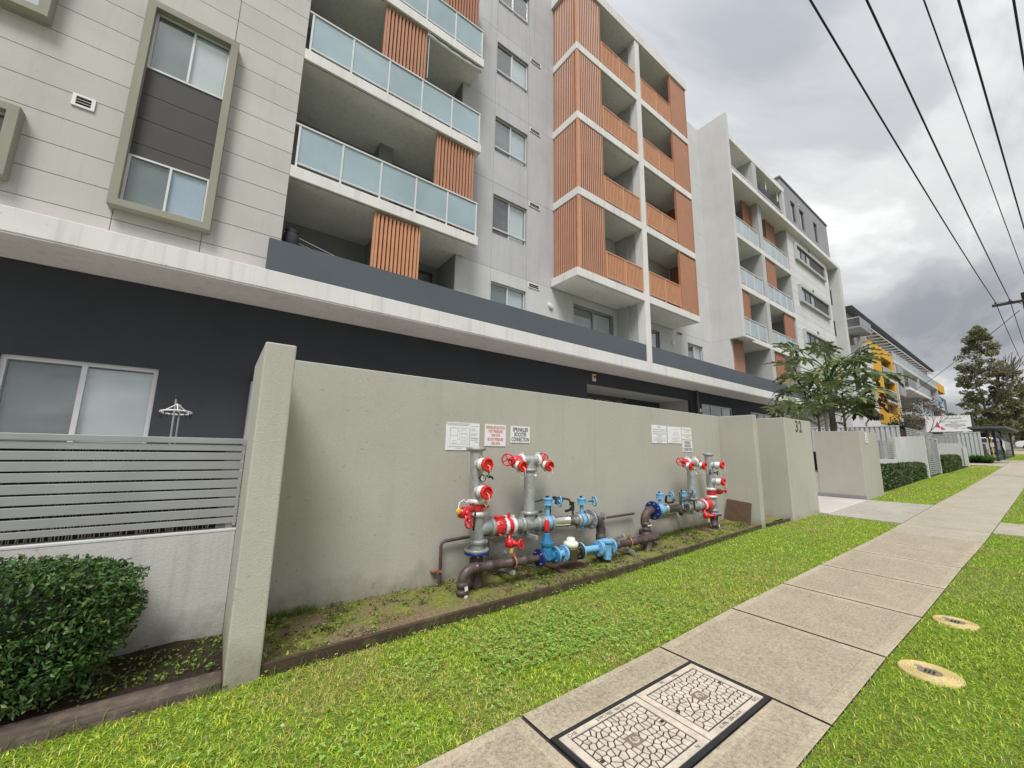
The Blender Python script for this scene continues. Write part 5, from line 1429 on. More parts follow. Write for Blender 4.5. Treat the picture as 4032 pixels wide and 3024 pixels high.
coupling(S, (3.02, PY_, mzz(3.02)), (1,0,0), 0.080, 'steel_white', 0.05)
pipe(S, (3.03, PY_, mzz(3.03)), (3.62, PY_, mzz(3.62)), 0.074, 'cast_grey', 'main')
coupling(S, (3.17, PY_, mzz(3.17)), (1,0,0), 0.076, 'cast_grey', 0.05)
obj('tee', MB().cyl((3.20, PY_, mzz(3.2)), (3.40, PY_, mzz(3.4)), 0.083, 22).cyl((3.285, PY_, mzz(3.3)), (3.285, PY_, 0.80), 0.076, 22), 'cast_grey', S)
coupling(S, (3.42, PY_, mzz(3.42)), (1,0,0), 0.076, 'cast_grey', 0.05)
coupling(S, (3.285, PY_, 0.815), (0,0,1), 0.074, 'cast_grey', 0.05)
pipe(S, (3.285, PY_, 0.80), (3.283, PY_, 1.40), 0.072, 'galvanised', 'riser')
obj('label_plate', MB().box(3.30, 3.345, PY_-0.074, PY_-0.070, 1.275, 1.30), 'sign_white', S)
tee_head(S, (3.283, PY_, 1.475), 0.135)
coupling(S, (3.53, PY_, mzz(3.53)), (1,0,0), 0.074, 'cast_grey', 0.045)
butterfly_up(S, (3.60, PY_, mzz(3.6)), 0.076, 0.27, 0.17, 'blue_light')
coupling(S, (3.66, PY_, mzz(3.66)), (1,0,0), 0.076, 'cast_grey', 0.04)
pipe(S, (3.68, PY_, mzz(3.68)), (4.14, PY_, mzz(4.14)), 0.068, 'stainless', 'spool', sockets=((0.27, 0.012),))
coupling(S, (4.165, PY_, mzz(4.165)), (1,0,0), 0.072, 'cast_grey', 0.05)
butterfly_up(S, (4.245, PY_, mzz(4.245)), 0.076, 0.255, 0.21, 'blue_light')
coupling(S, (4.325, PY_, mzz(4.325)), (1,0,0), 0.074, 'cast_grey', 0.045)
pipe(S, (4.33, PY_, mzz(4.33)), (4.42, PY_, mzz(4.42)), 0.068, 'cast_grey', 'spool')
flange(S, (4.405, PY_, mzz(4.4)), (1,0,0), 0.132, 0.024, 'cast_grey', 8)
flange(S, (4.431, PY_, mzz(4.43)), (1,0,0), 0.128, 0.020, 'blue_navy', 0)
e_o, e_p = elbow(S, (4.47, PY_, mzz(4.47)), (1,0,0), (0,0,-1), 0.17, 0.066, 'pipe_brown', tail=0.03)
pipe(S, (4.64, PY_, -0.05), (4.64, PY_, 0.44), 0.066, 'pipe_brown', 'drop_pipe', sockets=((0.13, 0.04), (0.36, 0.10)))
# black bypass tubes and fittings behind the gearboxes
obj('bypass_tube', MB().tube([(3.56, 4.12, 0.80), (3.46, 4.14, 0.80), (3.42, 4.15, 0.86), (3.46, 4.15, 0.93), (3.60, 4.15, 0.95)], 0.012, 8), 'brass_dark', S)
obj('bypass_tube', MB().tube([(3.72, 4.14, 0.74), (3.72, 4.14, 0.93), (3.80, 4.15, 0.96), (3.95, 4.15, 0.95), (4.06, 4.12, 0.93), (4.10, 4.10, 0.86), (4.10, 4.08, 0.72)], 0.015, 8), 'brass_dark', S)
obj('bypass_meter', MB().ball((3.90, 4.13, 0.92), 0.045).cyl((3.86, 4.13, 0.92), (3.78, 4.13, 0.94), 0.05, 12).obox((4.09, 4.09, 0.84), (0.02,0,0), (0,0.03,0), (0,0,0.06)).obox((4.02, 4.08, 0.79), (0.06,0,0.01), (0,0.015,0), (0,0,0.014)), 'black_rubber', S)
obj('tap_lever', MB().obox((3.98, 4.05, 0.83), (0.05,0,0.02), (0,0.006,0), (-0.004,0,0.008)), 'bolt_steel', S)
# galvanised bracket carrying the main
obj('bracket', MB().box(3.22, 3.26, 3.84, 4.355, 0.535, 0.575).box(3.225, 3.255, 4.02, 4.08, 0.575, 0.63), 'galvanised', S)
obj('bracket', MB().obox((3.02, 4.30, 0.57), (0.20,0,0), (0,0.02,0), (0,0,0.02)), 'galvanised', S)
# small brown drain pipe on the wall
dr = thing('wall_pipe', 'thin brown pipe running along the foot of the wall behind the pipework', 'pipe', (2.19, 4.29, 0.0))
obj('pipe', MB().tube([(2.18, 4.29, -0.05), (2.18, 4.29, 0.50), (2.195, 4.29, 0.535), (2.23, 4.29, 0.55), (2.46, 4.29, 0.56), (4.9, 4.29, 0.575), (5.75, 4.29, 0.585)], 0.019, 10), 'pipe_brown', dr)
for p in ((2.18, 0.23),): obj('pipe_clip', MB().box(p[0]-0.026, p[0]+0.026, 4.262, 4.31, p[1]-0.012, p[1]+0.012).box(p[0]-0.09, p[0]-0.02, 4.30, 4.358, p[1]-0.008, p[1]+0.008), 'copper_clamp', dr)
obj('pipe_clip', MB().box(4.99, 5.02, 4.265, 4.358, 0.545, 0.66), 'galvanised', dr)

# ------------------------------------------------------ metered bypass line low in front
M_ = thing('water_meter_line', 'low brown and blue pipe line with cream topped water meter in front of the booster', 'pipe assembly', (4.0, 3.9, 0.0))
LY = 3.90
pipe(M_, (2.255, LY, -0.05), (2.255, LY, 0.21), 0.055, 'pipe_brown', 'drop_pipe', sockets=((0.05, 0.05), (0.13, 0.04), (0.20, 0.05)))
for z in (0.06, 0.15): obj('paint_mark', MB().obox((2.265, LY-0.067, z), (0.018,0,0.004), (0,0.002,0), (-0.003,0,0.022)), 'plastic_white', M_)
elbow(M_, (2.255, LY, 0.20), (0,0,1), (1,0,0), 0.12, 0.055, 'pipe_brown', tail=0.02)
pipe(M_, (2.36, LY, 0.322), (3.20, LY, 0.298), 0.050, 'pipe_brown', 'main', sockets=((0.05, 0.02), (0.22, 0.05), (0.50, 0.04), (0.70, 0.05)))
pipe(M_, (3.18, LY, 0.298), (3.33, LY, 0.295), 0.040, 'pipe_brown', 'main')
cc = obj('pipe_clamp', MB().torus((2.935, LY, 0.305), (1,0,0), 0.062, 0.012, 24, 6).box(2.92, 2.95, LY-0.012, LY+0.012, 0.365, 0.40), 'copper_clamp', M_)
flange(M_, (3.315, LY, 0.296), (1,0,0), 0.105, 0.028, 'blue_navy', 4, 0.078)
gv = obj('gate_valve', MB().cyl((3.34, LY, 0.296), (3.60, LY, 0.296), 0.060, 20).lathe((3.455, LY, 0.27), (0,0,1), [(0, 0.078), (0.08, 0.075), (0.16, 0.066), (0.165, 0.085), (0.195, 0.085), (0.20, 0.066), (0.26, 0.045), (0.30, 0.036), (0.31, 0.030)], 10, smooth=False), 'blue_mid', M_)
obj('stem', MB().cyl((3.455, LY, 0.57), (3.455, LY, 0.60), 0.026, 10), 'black_rubber', gv)
obj('stem_guard', MB().lathe((3.455, LY, 0.60), (0,0,1), [(0, 0.028), (0.02, 0.033), (0.10, 0.036), (0.13, 0.028)], 10), 'red_cap', gv)
flange(M_, (3.565, LY, 0.296), (1,0,0), 0.102, 0.026, 'blue_mid', 4, 0.076)
flange(M_, (3.595, LY, 0.296), (1,0,0), 0.102, 0.022, 'blue_light', 0)
pipe(M_, (3.61, LY, 0.296), (3.76, LY, 0.296), 0.042, 'blue_light', 'spool')
flange(M_, (3.735, LY, 0.296), (1,0,0), 0.102, 0.028, 'blue_light', 4, 0.076)
wm = obj('water_meter', MB().lathe((3.875, LY, 0.20), (0,0,1), [(0, 0.080), (0.005, 0.088), (0.13, 0.088), (0.135, 0.094), (0.155, 0.094), (0.16, 0.085)], 26).cyl((3.765, LY, 0.296), (3.99, LY, 0.296), 0.052, 18), 'meter_olive', M_, label='olive bodied water meter with a cream lid')
obj('meter_lid', MB().lathe((3.875, LY, 0.36), (0,0,1), [(0, 0.085), (0.01, 0.100), (0.055, 0.098), (0.07, 0.075), (0.075, 0.058), (0.11, 0.056), (0.118, 0.040)], 26), 'meter_cream', wm)
flange(M_, (3.765, LY, 0.296), (1,0,0), 0.100, 0.016, 'black_rubber', 0)
flange(M_, (3.985, LY, 0.290), (1,0,0), 0.104, 0.055, 'black_rubber', 4, 0.076)
flange(M_, (4.045, LY, 0.288), (1,0,0), 0.106, 0.024, 'blue_light', 0)
pipe(M_, (4.05, LY, 0.288), (4.42, LY, 0.278), 0.045, 'blue_light', 'spool')
flange(M_, (4.395, LY, 0.278), (1,0,0), 0.106, 0.028, 'blue_light', 4, 0.078)
flange(M_, (4.43, LY, 0.278), (1,0,0), 0.106, 0.024, 'blue_light', 0)
obj('strainer', MB().cyl((4.45, LY, 0.276), (4.68, LY, 0.272), 0.055, 18).lathe((4.565, LY-0.02, 0.12), (0,0,1), [(0, 0.062), (0.12, 0.066), (0.20, 0.075), (0.225, 0.095), (0.25, 0.095), (0.255, 0.07), (0.262, 0.06)], 12, smooth=False), 'blue_light', M_)
flange(M_, (4.665, LY, 0.272), (1,0,0), 0.106, 0.028, 'blue_light', 4, 0.078)
pipe(M_, (4.69, LY, 0.272), (5.42, LY+0.03, 0.262), 0.050, 'pipe_brown', 'main', sockets=((0.12, 0.05), (0.55, 0.05)))
obj('pipe_clamp', MB().torus((5.12, LY+0.018, 0.266), (1,0,0), 0.060, 0.011, 24, 6).box(5.105, 5.135, LY, LY+0.03, 0.33, 0.37), 'copper_clamp', M_)
obj('tee', MB().cyl((5.40, LY+0.03, 0.262), (5.86, LY+0.05, 0.262), 0.062, 20).lathe((5.45, LY+0.03, 0.262), (1,0.04,0), [(0, 0.063), (0.01, 0.078), (0.05, 0.078), (0.06, 0.063)], 6, smooth=False).lathe((5.68, LY+0.04, 0.262), (1,0.04,0), [(0, 0.063), (0.01, 0.078), (0.05, 0.078), (0.06, 0.063)], 6, smooth=False)
    .tube([(5.84, LY+0.05, 0.262), (5.90, LY+0.07, 0.262), (5.93, LY+0.14, 0.262), (5.93, 4.3, 0.27)], 0.055, 16), 'pipe_brown', M_)
pipe(M_, (5.60, LY+0.04, -0.03), (5.60, LY+0.04, 0.22), 0.068, 'pipe_brown', 'drop_pipe', sockets=((0.10, 0.05),))
# wall brackets that carry the low line
for bxx, zz in ((2.90, 0.30), (5.12, 0.24)):
    brk = obj('bracket', MB().box(bxx-0.02, bxx+0.02, LY-0.06, 4.355, zz-0.115, zz-0.075), 'galvanised', M_)
    obj('wall_plate', MB().box(bxx-0.025, bxx+0.025, 4.335, 4.358, zz-0.20, zz+0.16).obox((bxx, 4.18, zz+0.02), (0.015,0,0), (0,0.17,-0.09), (0,0.01,0.018)), 'galvanised', brk)

# ------------------------------------------------------ hydrant booster (right)
Hy = thing('hydrant_booster', 'galvanised hydrant booster pipework with red valves, beside the leaning brown board', 'pipe assembly', (6.9, PY_, 0.05))
HY = 4.03
pipe(Hy, (5.66, HY-0.04, 0.28), (5.675, HY-0.02, 0.50), 0.066, 'pipe_brown', 'riser_base', sockets=((0.01, 0.04), (0.09, 0.03), (0.16, 0.05)))
obj('paint_mark', MB().obox((5.665, HY-0.10, 0.455), (0.05,0,0.0), (0,0.004,0), (0,0,0.010)), 'plastic_white', Hy)
elbow(Hy, (5.675, HY, 0.49), (0,0,1), (1,0,0), 0.17, 0.066, 'pipe_brown', tail=0.03)
flange(Hy, (5.90, HY, 0.655), (1,0,0), 0.150, 0.026, 'blue_navy', 8)
obj('reducer', MB().lathe((5.93, HY, 0.655), (1,0,0), [(0, 0.10), (0.03, 0.10), (0.06, 0.085), (0.24, 0.080), (0.28, 0.072)], 24), 'blue_light', Hy)
def hz(x): return 0.655-(x-6.0)*0.012
butterfly_up(Hy, (6.12, HY, hz(6.12)), 0.080, 0.225, 0.27, 'blue_light')
pipe(Hy, (6.22, HY, hz(6.22)), (6.68, HY, hz(6.68)), 0.070, 'stainless', 'spool', sockets=((0.06, 0.014),))
obj('bypass_meter', MB().lathe((6.55, HY-0.09, 0.60), (0.2,-1,0), [(0, 0.05), (0.01, 0.062), (0.05, 0.062), (0.06, 0.05)], 18).tube([(6.30, HY, 0.76), (6.28, HY-0.02, 0.85), (6.20, HY, 0.90)], 0.022, 8).tube([(6.30, HY-0.03, 0.76), (6.42, HY-0.05, 0.76), (6.48, HY-0.05, 0.80)], 0.02, 8), 'black_rubber', Hy)
obj('bypass_tube', MB().tube([(6.70, HY-0.04, 0.70), (6.70, HY-0.04, 0.90), (6.74, HY-0.03, 0.92)], 0.022, 8).tube([(6.70, HY-0.05, 0.76), (6.85, HY-0.08, 0.78), (7.04, HY-0.09, 0.76), (7.06, HY-0.09, 0.60)], 0.016, 8).obox((6.96, HY-0.09, 0.86), (0.07,0,0.05), (0,0.008,0), (-0.006,0,0.009)), 'brass_dark', Hy)
obj('linkage', MB().obox((6.78, HY-0.09, 0.66), (0.07,0,0), (0,0.02,0), (0,0,0.05)).ball((6.70, HY-0.11, 0.62), 0.03), 'brass_dark', Hy)
coupling(Hy, (6.73, HY, hz(6.73)), (1,0,0), 0.072, 'cast_grey', 0.05)
butterfly_up(Hy, (6.82, HY, hz(6.82)), 0.078, 0.235, 0.27, 'blue_light')
coupling(Hy, (6.92, HY, hz(6.92)), (1,0,0), 0.074, 'cast_grey', 0.05)
pipe(Hy, (6.90, HY, hz(6.9)), (7.55, HY, hz(7.55)), 0.074, 'cast_grey', 'main')
obj('tee', MB().cyl((7.03, HY, hz(7.0)), (7.27, HY, hz(7.2)), 0.084, 22).cyl((7.15, HY, hz(7.1)), (7.15, HY, 0.76), 0.076, 22), 'cast_grey', Hy)
coupling(Hy, (7.15, HY, 0.775), (0,0,1), 0.074, 'cast_grey', 0.05)
coupling(Hy, (7.32, HY, hz(7.3)), (1,0,0), 0.076, 'cast_grey', 0.05)
pipe(Hy, (7.15, HY, 0.76), (7.17, HY, 1.37), 0.072, 'galvanised', 'riser')
obj('label_plate', MB().box(7.19, 7.235, HY-0.076, HY-0.071, 1.22, 1.25), 'sign_white', Hy)
tee_head(Hy, (7.175, HY, 1.44), 0.135)
coupling(Hy, (7.52, HY, hz(7.5)), (1,0,0), 0.078, 'steel_white', 0.05)
obj('check_valve', MB().lathe((7.54, HY, hz(7.55)), (1,0,0), [(0, 0.085), (0.03, 0.10), (0.07, 0.125), (0.12, 0.125), (0.16, 0.10), (0.18, 0.085)], 18, smooth=False).obox((7.62, HY-0.01, hz(7.6)+0.10), (0.06,0,0), (0,0.05,0), (0,0,0.03)), 'red_enamel', Hy)
hx = 7.86
pipe(Hy, (hx+0.03, HY, -0.02), (hx+0.03, HY, 0.43), 0.076, 'pipe_brown', 'riser_base', sockets=((0.12, 0.05), (0.24, 0.05)))
for z in (0.24, 0.36): obj('paint_mark', MB().obox((hx+0.05, HY-0.082, z), (0.018,0,0), (0,0.003,0), (0,0,0.028)), 'plastic_white', Hy)
flange(Hy, (hx+0.03, HY, 0.425), (0,0,1), 0.140, 0.026, 'blue_navy', 8)
flange(Hy, (hx+0.03, HY, 0.453), (0,0,1), 0.140, 0.024, 'cast_grey', 0)
obj('tee', MB().cyl((hx+0.03, HY, 0.47), (hx+0.01, HY, 0.80), 0.081, 24).cyl((7.70, HY, hz(7.7)), (hx, HY, hz(7.8)), 0.080, 22), 'cast_grey', Hy)
coupling(Hy, (hx+0.03, HY, 0.52), (0,0,1), 0.080, 'cast_grey', 0.05)
coupling(Hy, (hx+0.01, HY, 0.775), (0,0,1), 0.080, 'steel_white', 0.055)
obj('valve_ring', MB().cyl((hx, HY, 0.81), (hx, HY, 0.90), 0.083, 24), 'red_enamel', Hy)
coupling(Hy, (hx, HY, 0.92), (0,0,1), 0.080, 'steel_white', 0.05)
pipe(Hy, (hx, HY, 0.90), (hx-0.03, HY, 1.58), 0.074, 'galvanised', 'riser')
coupling(Hy, (hx-0.03, HY, 1.585), (0,0,1), 0.076, 'cast_grey', 0.05)
obj('end_cap', MB().cyl((hx-0.03, HY, 1.57), (hx-0.03, HY, 1.605), 0.078, 22), 'cast_grey', Hy)
od = V(0.10, -1, 0)
for z in (1.385, 1.07): outlet_cap(Hy, V(hx-0.02, HY, z)+od*0.05, od, 0.17, 0.058)
gauge(Hy, V(hx-0.02, HY, 1.235)+od*0.06, od, 0.08)
tap(Hy, V(hx-0.02, HY, 1.235)-V(0.06, 0.03, 0), V(-0.8, -0.6, 0))
red_gear(Hy, (7.99, 3.95, 0.87), (8.06, 3.85, 0.90), (0.55, -0.83, 0), None, 0.062)
obj('valve_shaft', MB().cyl((hx, HY, 0.855), (7.99, 3.95, 0.87), 0.036, 12), 'red_enamel', Hy)
red_gear(Hy, (7.46, 3.95, 0.46), (7.54, 3.83, 0.47), (0.45, -0.89, 0), 'yellow_tag', 0.066)
obj('valve_ring', MB().cyl((7.46, HY, hz(7.45)), (7.49, HY, hz(7.45)), 0.09, 22).cyl((7.47, HY-0.06, 0.48), (7.50, HY, 0.60), 0.030, 12), 'red_enamel', Hy)
obj('loose_wires', MB().tube([(7.53, 3.92, 0.42), (7.48, 3.90, 0.36), (7.50, 3.90, 0.28), (7.55, 3.90, 0.25)], 0.004, 5).tube([(7.54, 3.92, 0.42), (7.50, 3.91, 0.33), (7.53, 3.90, 0.27)], 0.004, 5), 'ink_grey', Hy)
obj('bracket', MB().box(7.08, 7.12, 3.86, 4.355, 0.50, 0.54).box(7.085, 7.115, 4.0, 4.06, 0.54, 0.58).box(6.45, 7.08, 4.30, 4.34, 0.50, 0.54), 'galvanised', Hy)
obj('seal_tag', MB().box(7.83, 7.89, 4.346, 4.358, 1.10, 1.26), 'orange_tag', Hy)

# loose things in the bed
tag(obj('brown_board', MB().hexa([(8.93, 3.82, g(9)+0.06), (8.93, 4.34, g(9)+0.06), (8.945, 4.34, g(9)+0.06), (8.945, 3.82, g(9)+0.06)],
     [(9.01, 3.80, g(9)+0.46), (9.01, 4.29, g(9)+0.50), (9.025, 4.29, g(9)+0.50), (9.025, 3.80, g(9)+0.46)]), 'board_brown'), 'square dark brown board leaning against the return wall', 'board')
tag(obj('ground_plate', MB().hexa([(3.70, 3.87, 0.03), (4.20, 3.92, 0.03), (4.26, 4.34, 0.04), (3.71, 4.32, 0.04)], [(3.70, 3.87, 0.085), (4.20, 3.92, 0.085), (4.26, 4.34, 0.095), (3.71, 4.32, 0.095)]), 'board_brown', bevel=0.004), 'square brown lid lying on the soil under the water meter', 'lid')
tag(obj('fallen_stick', MB().tube([(2.9, 4.27, 0.09), (3.1, 4.24, 0.12), (3.35, 4.22, 0.13), (3.6, 4.18, 0.10)], [0.012, 0.014, 0.012, 0.007], 7), 'bark'), 'dark curved stick lying on the soil under the low pipe', 'stick')
# ================================================================== FURTHER UP THE STREET: walls, fences, gate
lw2 = thing('garden_wall', 'pale rendered garden wall behind the near clipped hedge, left of the gate', 'wall', (22, 4.3, 0.5))
obj('low_wall', MB().box(17.56, 24.9, 4.15, 4.35, 0.3, 1.50), 'wall_white', lw2, bevel=0.01)
obj('high_wall', MB().box(24.9, 27.1, 4.13, 4.36, 0.3, 2.52), 'wall_white', lw2, bevel=0.01)
obj('return_wall', MB().box(27.1, 27.26, 3.47, 4.36, 0.3, 2.60), 'wall_white', lw2, bevel=0.01)
slat_fence('slat_fence', 'grey slat fence panel on the garden wall above the near clipped hedge', 'fence', 20.6, 24.85, 4.2, 1.56, 2.30, 9, posts=(22.6,), gap=0.03)
slat_fence('slat_fence', 'grey slats glimpsed in the gap behind the entry', 'fence', 15.6, 17.9, 5.4, 1.15, 1.95, 6, posts=(), gap=0.03)
sh = thing('colorbond_fence', 'white ribbed metal fence behind the papaya', 'fence', (29, 6.0, 1.0))
def ribbed(parent, x0, x1, y, z0a, z0b, z1a, z1b, axis='x', mat='colorbond', step=0.28):
    n = max(2, int((x1-x0)/step)); mb = MB()
    for k in range(n):
        for q, (t0, t1, dy0, dy1) in enumerate(((0, 0.62, 0, 0), (0.62, 0.70, 0, 0.07), (0.70, 0.92, 0.07, 0.07), (0.92, 1.0, 0.07, 0))):
            a = x0+(k+t0)*(x1-x0)/n; b = x0+(k+t1)*(x1-x0)/n
            fa, fb = (a-x0)/(x1-x0), (b-x0)/(x1-x0)
            pa0, pa1 = z0a+(z0b-z0a)*fa, z1a+(z1b-z1a)*fa
            pb0, pb1 = z0a+(z0b-z0a)*fb, z1a+(z1b-z1a)*fb
            if axis == 'x': mb.add([(a, y+dy0, pa0), (b, y+dy1, pb0), (b, y+dy1, pb1), (a, y+dy0, pa1)], [(0,1,2,3)])
            else: mb.add([(y+dy0, a, pa0), (y+dy1, b, pb0), (y+dy1, b, pb1), (y+dy0, a, pa1)], [(0,1,2,3)])
    o = obj('ribbed_sheet', mb, mat, parent)
    r = MB()
    if axis == 'x': r.hexa([(x0,y-0.02,z1a),(x1,y-0.02,z1b),(x1,y+0.05,z1b),(x0,y+0.05,z1a)], [(x0,y-0.02,z1a+0.05),(x1,y-0.02,z1b+0.05),(x1,y+0.05,z1b+0.05),(x0,y+0.05,z1a+0.05)])
    else: r.hexa([(y-0.02,x0,z1a),(y+0.05,x0,z1a),(y+0.05,x1,z1b),(y-0.02,x1,z1b)], [(y-0.02,x0,z1a+0.05),(y+0.05,x0,z1a+0.05),(y+0.05,x1,z1b+0.05),(y-0.02,x1,z1b+0.05)])
    obj('capping', r, 'alu_white', parent)
ribbed(sh, 4.72, 9.7, 30.0, 0.8, 0.8, 3.28, 3.30, axis='y', step=0.21)
gt = thing('gate', 'double leaf grey louvre gate between the two clipped hedges', 'gate', (28.8, 3.44, g(29)))
for (a, b) in ((27.34, 28.78), (28.84, 30.28)):
    lf = obj('leaf_frame', MB().box(a, a+0.07, 3.43, 3.47, g(a)+0.08, 2.57).box(b-0.07, b, 3.43, 3.47, g(b)+0.08, 2.57).box(a+0.07, b-0.07, 3.43, 3.47, 2.50, 2.57).box(a+0.07, b-0.07, 3.43, 3.47, g(b)+0.08, g(b)+0.15), 'slat_metal', gt)
    for k in range(18):
        z = g(b)+0.18+k*0.092
        if z+0.07 < 2.5: bx('louvre', lf, 'slat_metal', a+0.071, b-0.071, 3.44, 3.456, z, z+0.066)
obj('gate_post', MB().box(30.30, 30.46, 3.42, 3.62, g(30), 2.62), 'wall_white', gt)
slat_fence('slat_fence', 'tall grey louvre fence seen over the gate', 'fence', 31.5, 40.6, 4.7, 2.35, 3.28, 9, posts=(34.5, 37.5), gap=0.03)
lw3 = thing('garden_wall', 'pale rendered wall behind the far clipped hedge, facing down the street', 'wall', (40, 3.9, 1.0))
obj('wall_face', MB().box(40.0, 40.2, 3.41, 4.75, 0.9, 2.555), 'wall_white', lw3, bevel=0.01)
obj('end_pier', MB().box(39.95, 40.15, 3.22, 3.40, 0.9, 2.30), 'wall_white', lw3, bevel=0.01)
slat_fence('slat_fence', 'grey louvre panel on top of the pale wall behind the far hedge', 'fence', 3.55, 4.72, 40.1, 2.60, 3.22, 7, axis='y', gap=0.025)
cb2 = thing('colorbond_fence', 'pale ribbed metal fence beside the green fern', 'fence', (47, 3.6, 1.4))
ribbed(cb2, 2.95, 4.9, 47.0, 1.3, 1.3, 3.58, 3.55, axis='y', step=0.2)

# navy shelter at the kerb
nv_ = thing('bin_shelter', 'dark navy steel shelter with a flat roof beside the far driveway', 'shelter', (52, 2.4, 1.4))
zf = 1.45
for (px0, py0) in ((48.0, 2.62), (48.2, 2.30), (51.0, 2.12), (55.8, 1.80), (48.0, 3.25)):
    obj('post', MB().box(px0, px0+0.14, py0, py0+0.14, g(px0)-0.05, 3.80), 'navy_steel', nv_)
for (a, b, ya, yb) in ((48.3, 51.0, 2.36, 2.18), (51.14, 55.8, 2.18, 1.86)):
    m = MB(); n = 12
    for k in range(n):
        t0, t1 = k/n, (k+0.72)/n
        m.add([(a+(b-a)*t0, ya+(yb-ya)*t0, g(a)+0.1), (a+(b-a)*t1, ya+(yb-ya)*t1, g(a)+0.1), (a+(b-a)*t1, ya+(yb-ya)*t1, 3.6), (a+(b-a)*t0, ya+(yb-ya)*t0, 3.6)], [(0,1,2,3)])
    stuff(obj('paling', m, 'navy_steel', nv_))
    obj('rail', MB().hexa([(a,ya-0.02,3.55),(b,yb-0.02,3.55),(b,yb+0.04,3.55),(a,ya+0.04,3.55)], [(a,ya-0.02,3.65),(b,yb-0.02,3.65),(b,yb+0.04,3.65),(a,ya+0.04,3.65)]), 'navy_steel', nv_)
obj('back_panel', MB().box(48.3, 56, 3.3, 3.36, 1.3, 2.9), 'navy_steel', nv_)
obj('roof', MB().hexa([(47.6,1.7,3.92),(56.4,1.35,3.92),(56.4,3.6,3.92),(47.6,3.6,3.92)], [(47.6,1.7,4.08),(56.4,1.35,4.10),(56.4,3.6,4.10),(47.6,3.6,4.08)]), 'roof_dark', nv_)
obj('notice_post', MB().box(47.93, 47.99, 2.50, 2.545, g(48), 3.55), 'yellow_tag', nv_)
obj('timber_strip', MB().box(47.93, 47.98, 2.68, 2.75, g(48)+0.1, 3.2), 'bamboo_cane', nv_)
rag = MB(); 
rag.add([(50.2,2.17,3.45),(50.9,2.12,3.1),(51.3,2.08,3.05),(51.6,2.05,2.75),(51.4,2.06,2.2),(50.9,2.10,2.35),(50.5,2.14,2.6),(50.6,2.11,2.95)], [(0,1,7),(1,2,3,7),(7,3,4,6),(6,4,5)])
tag(obj('cloth_sheet', rag, 'plastic_white'), 'torn white sheet hanging on the navy shelter', 'cloth')

# vehicles at the end of the street
def vehicle(name, label, loc, rz, group=None):
    """side profile extruded to width; length along local x"""
    t = thing(name, label, 'car', loc, group); t.rotation_euler.z = rz
    base = Vector(loc)
    prof = [(-2.1, 0.35), (2.05, 0.35), (2.12, 0.75), (1.9, 0.95), (1.15, 1.05), (0.55, 1.52), (-1.2, 1.58), (-1.95, 1.10), (-2.12, 0.9)]
    mb = MB(); n = len(prof)
    v = [(base.x+p, base.y+sy*(0.86 if q < 1.2 else 0.70), base.z+q) for sy in (-1, 1) for p, q in prof]
    mb.add(v, [tuple(range(n))[::-1], tuple(range(n, 2*n))]+[(i, (i+1) % n, n+(i+1) % n, n+i) for i in range(n)])
    body = obj('body', mb, 'van_white', t, bevel=0.05, origin=base)
    for sy in (-1, 1):
        w = MB().add([(base.x+p, base.y+sy*(0.875 if q < 1.2 else 0.735), base.z+q) for p, q in ((-1.75, 1.12), (0.98, 1.10), (0.50, 1.45), (-1.15, 1.50))], [(0,1,2,3)])
        obj('side_window', w, 'black_rubber', t)
    for p in (-1.3, 1.3):
        for sy in (-1, 1):
            wh = obj('wheel', MB().lathe((base.x+p, base.y+sy*0.68, base.z+0.33), (0,sy,0), [(0, 0.30), (0.03, 0.33), (0.17, 0.33), (0.20, 0.30)], 20), 'tyre', t)
            obj('rim', MB().lathe((base.x+p, base.y+sy*0.885, base.z+0.33), (0,sy,0), [(0, 0.2), (0.015, 0.19)], 14), 'alu_grey', wh)
    return t
vehicle('parked_car', 'white car parked across the far driveway at the right edge', (70.0, -0.05, g(70)), R(90), 'cars up the street')
vehicle('parked_car', 'white car half hidden between the ribbed fence and the navy shelter', (60.0, 4.2, g(60)), R(80), 'cars up the street')

# big white sign board beyond the gate
sb = thing('billboard', 'large white board with green lettering and small printed lines beyond the gate', 'sign', (62, 5.9, 2.4))
obj('board', MB().box(62.0, 62.12, 4.36, 7.62, 4.35, 6.03), 'sign_white', sb)
obj('side_frame', MB().box(62.0, 62.5, 4.2, 4.355, 4.3, 6.06), 'alu_dark', sb)
for yy in (4.6, 7.3): obj('leg', MB().box(62.13, 62.25, yy, yy+0.12, 2.0, 4.4), 'alu_grey', sb)
lettering('lettering', 'Learning Academy', 0.30, (61.99, 5.55, 5.45), (0,-1,0), (0,0,1), 'ink_green', sb, 0.85)
m = MB()
for (a, b, z, h) in ((4.95, 6.15, 5.70, 0.11), ): m.box(61.985, 61.995, a, b, z, z+h)
obj('print', m, 'ink_green', sb)
m = MB()
for (a, b, z) in ((5.3, 5.8, 5.25), (4.8, 6.2, 5.10), (4.75, 6.25, 4.95), (5.1, 5.9, 4.83), (4.5, 5.1, 4.68), (5.3, 5.6, 4.68)): m.box(61.985, 61.995, a, b, z, z+0.05)
stuff(obj('print', m, 'ink_grey', sb))
m = MB(); m.add([(61.988, 6.55, 4.75), (61.988, 6.95, 4.9), (61.988, 6.75, 5.5)], [(0,1,2)]); m.add([(61.988, 6.2, 4.55), (61.988, 6.55, 4.6), (61.988, 6.5, 4.95)], [(0,1,2)])
obj('print', m, 'ink_pink', sb)
m = MB()
for k in range(12): m.add([(61.988, 4.5+k*0.26, 5.97), (61.988, 4.6+k*0.26, 5.97), (61.988, 4.55+k*0.26, 5.88)], [(0,1,2)])
stuff(obj('bunting_print', m, 'ink_pink', sb))

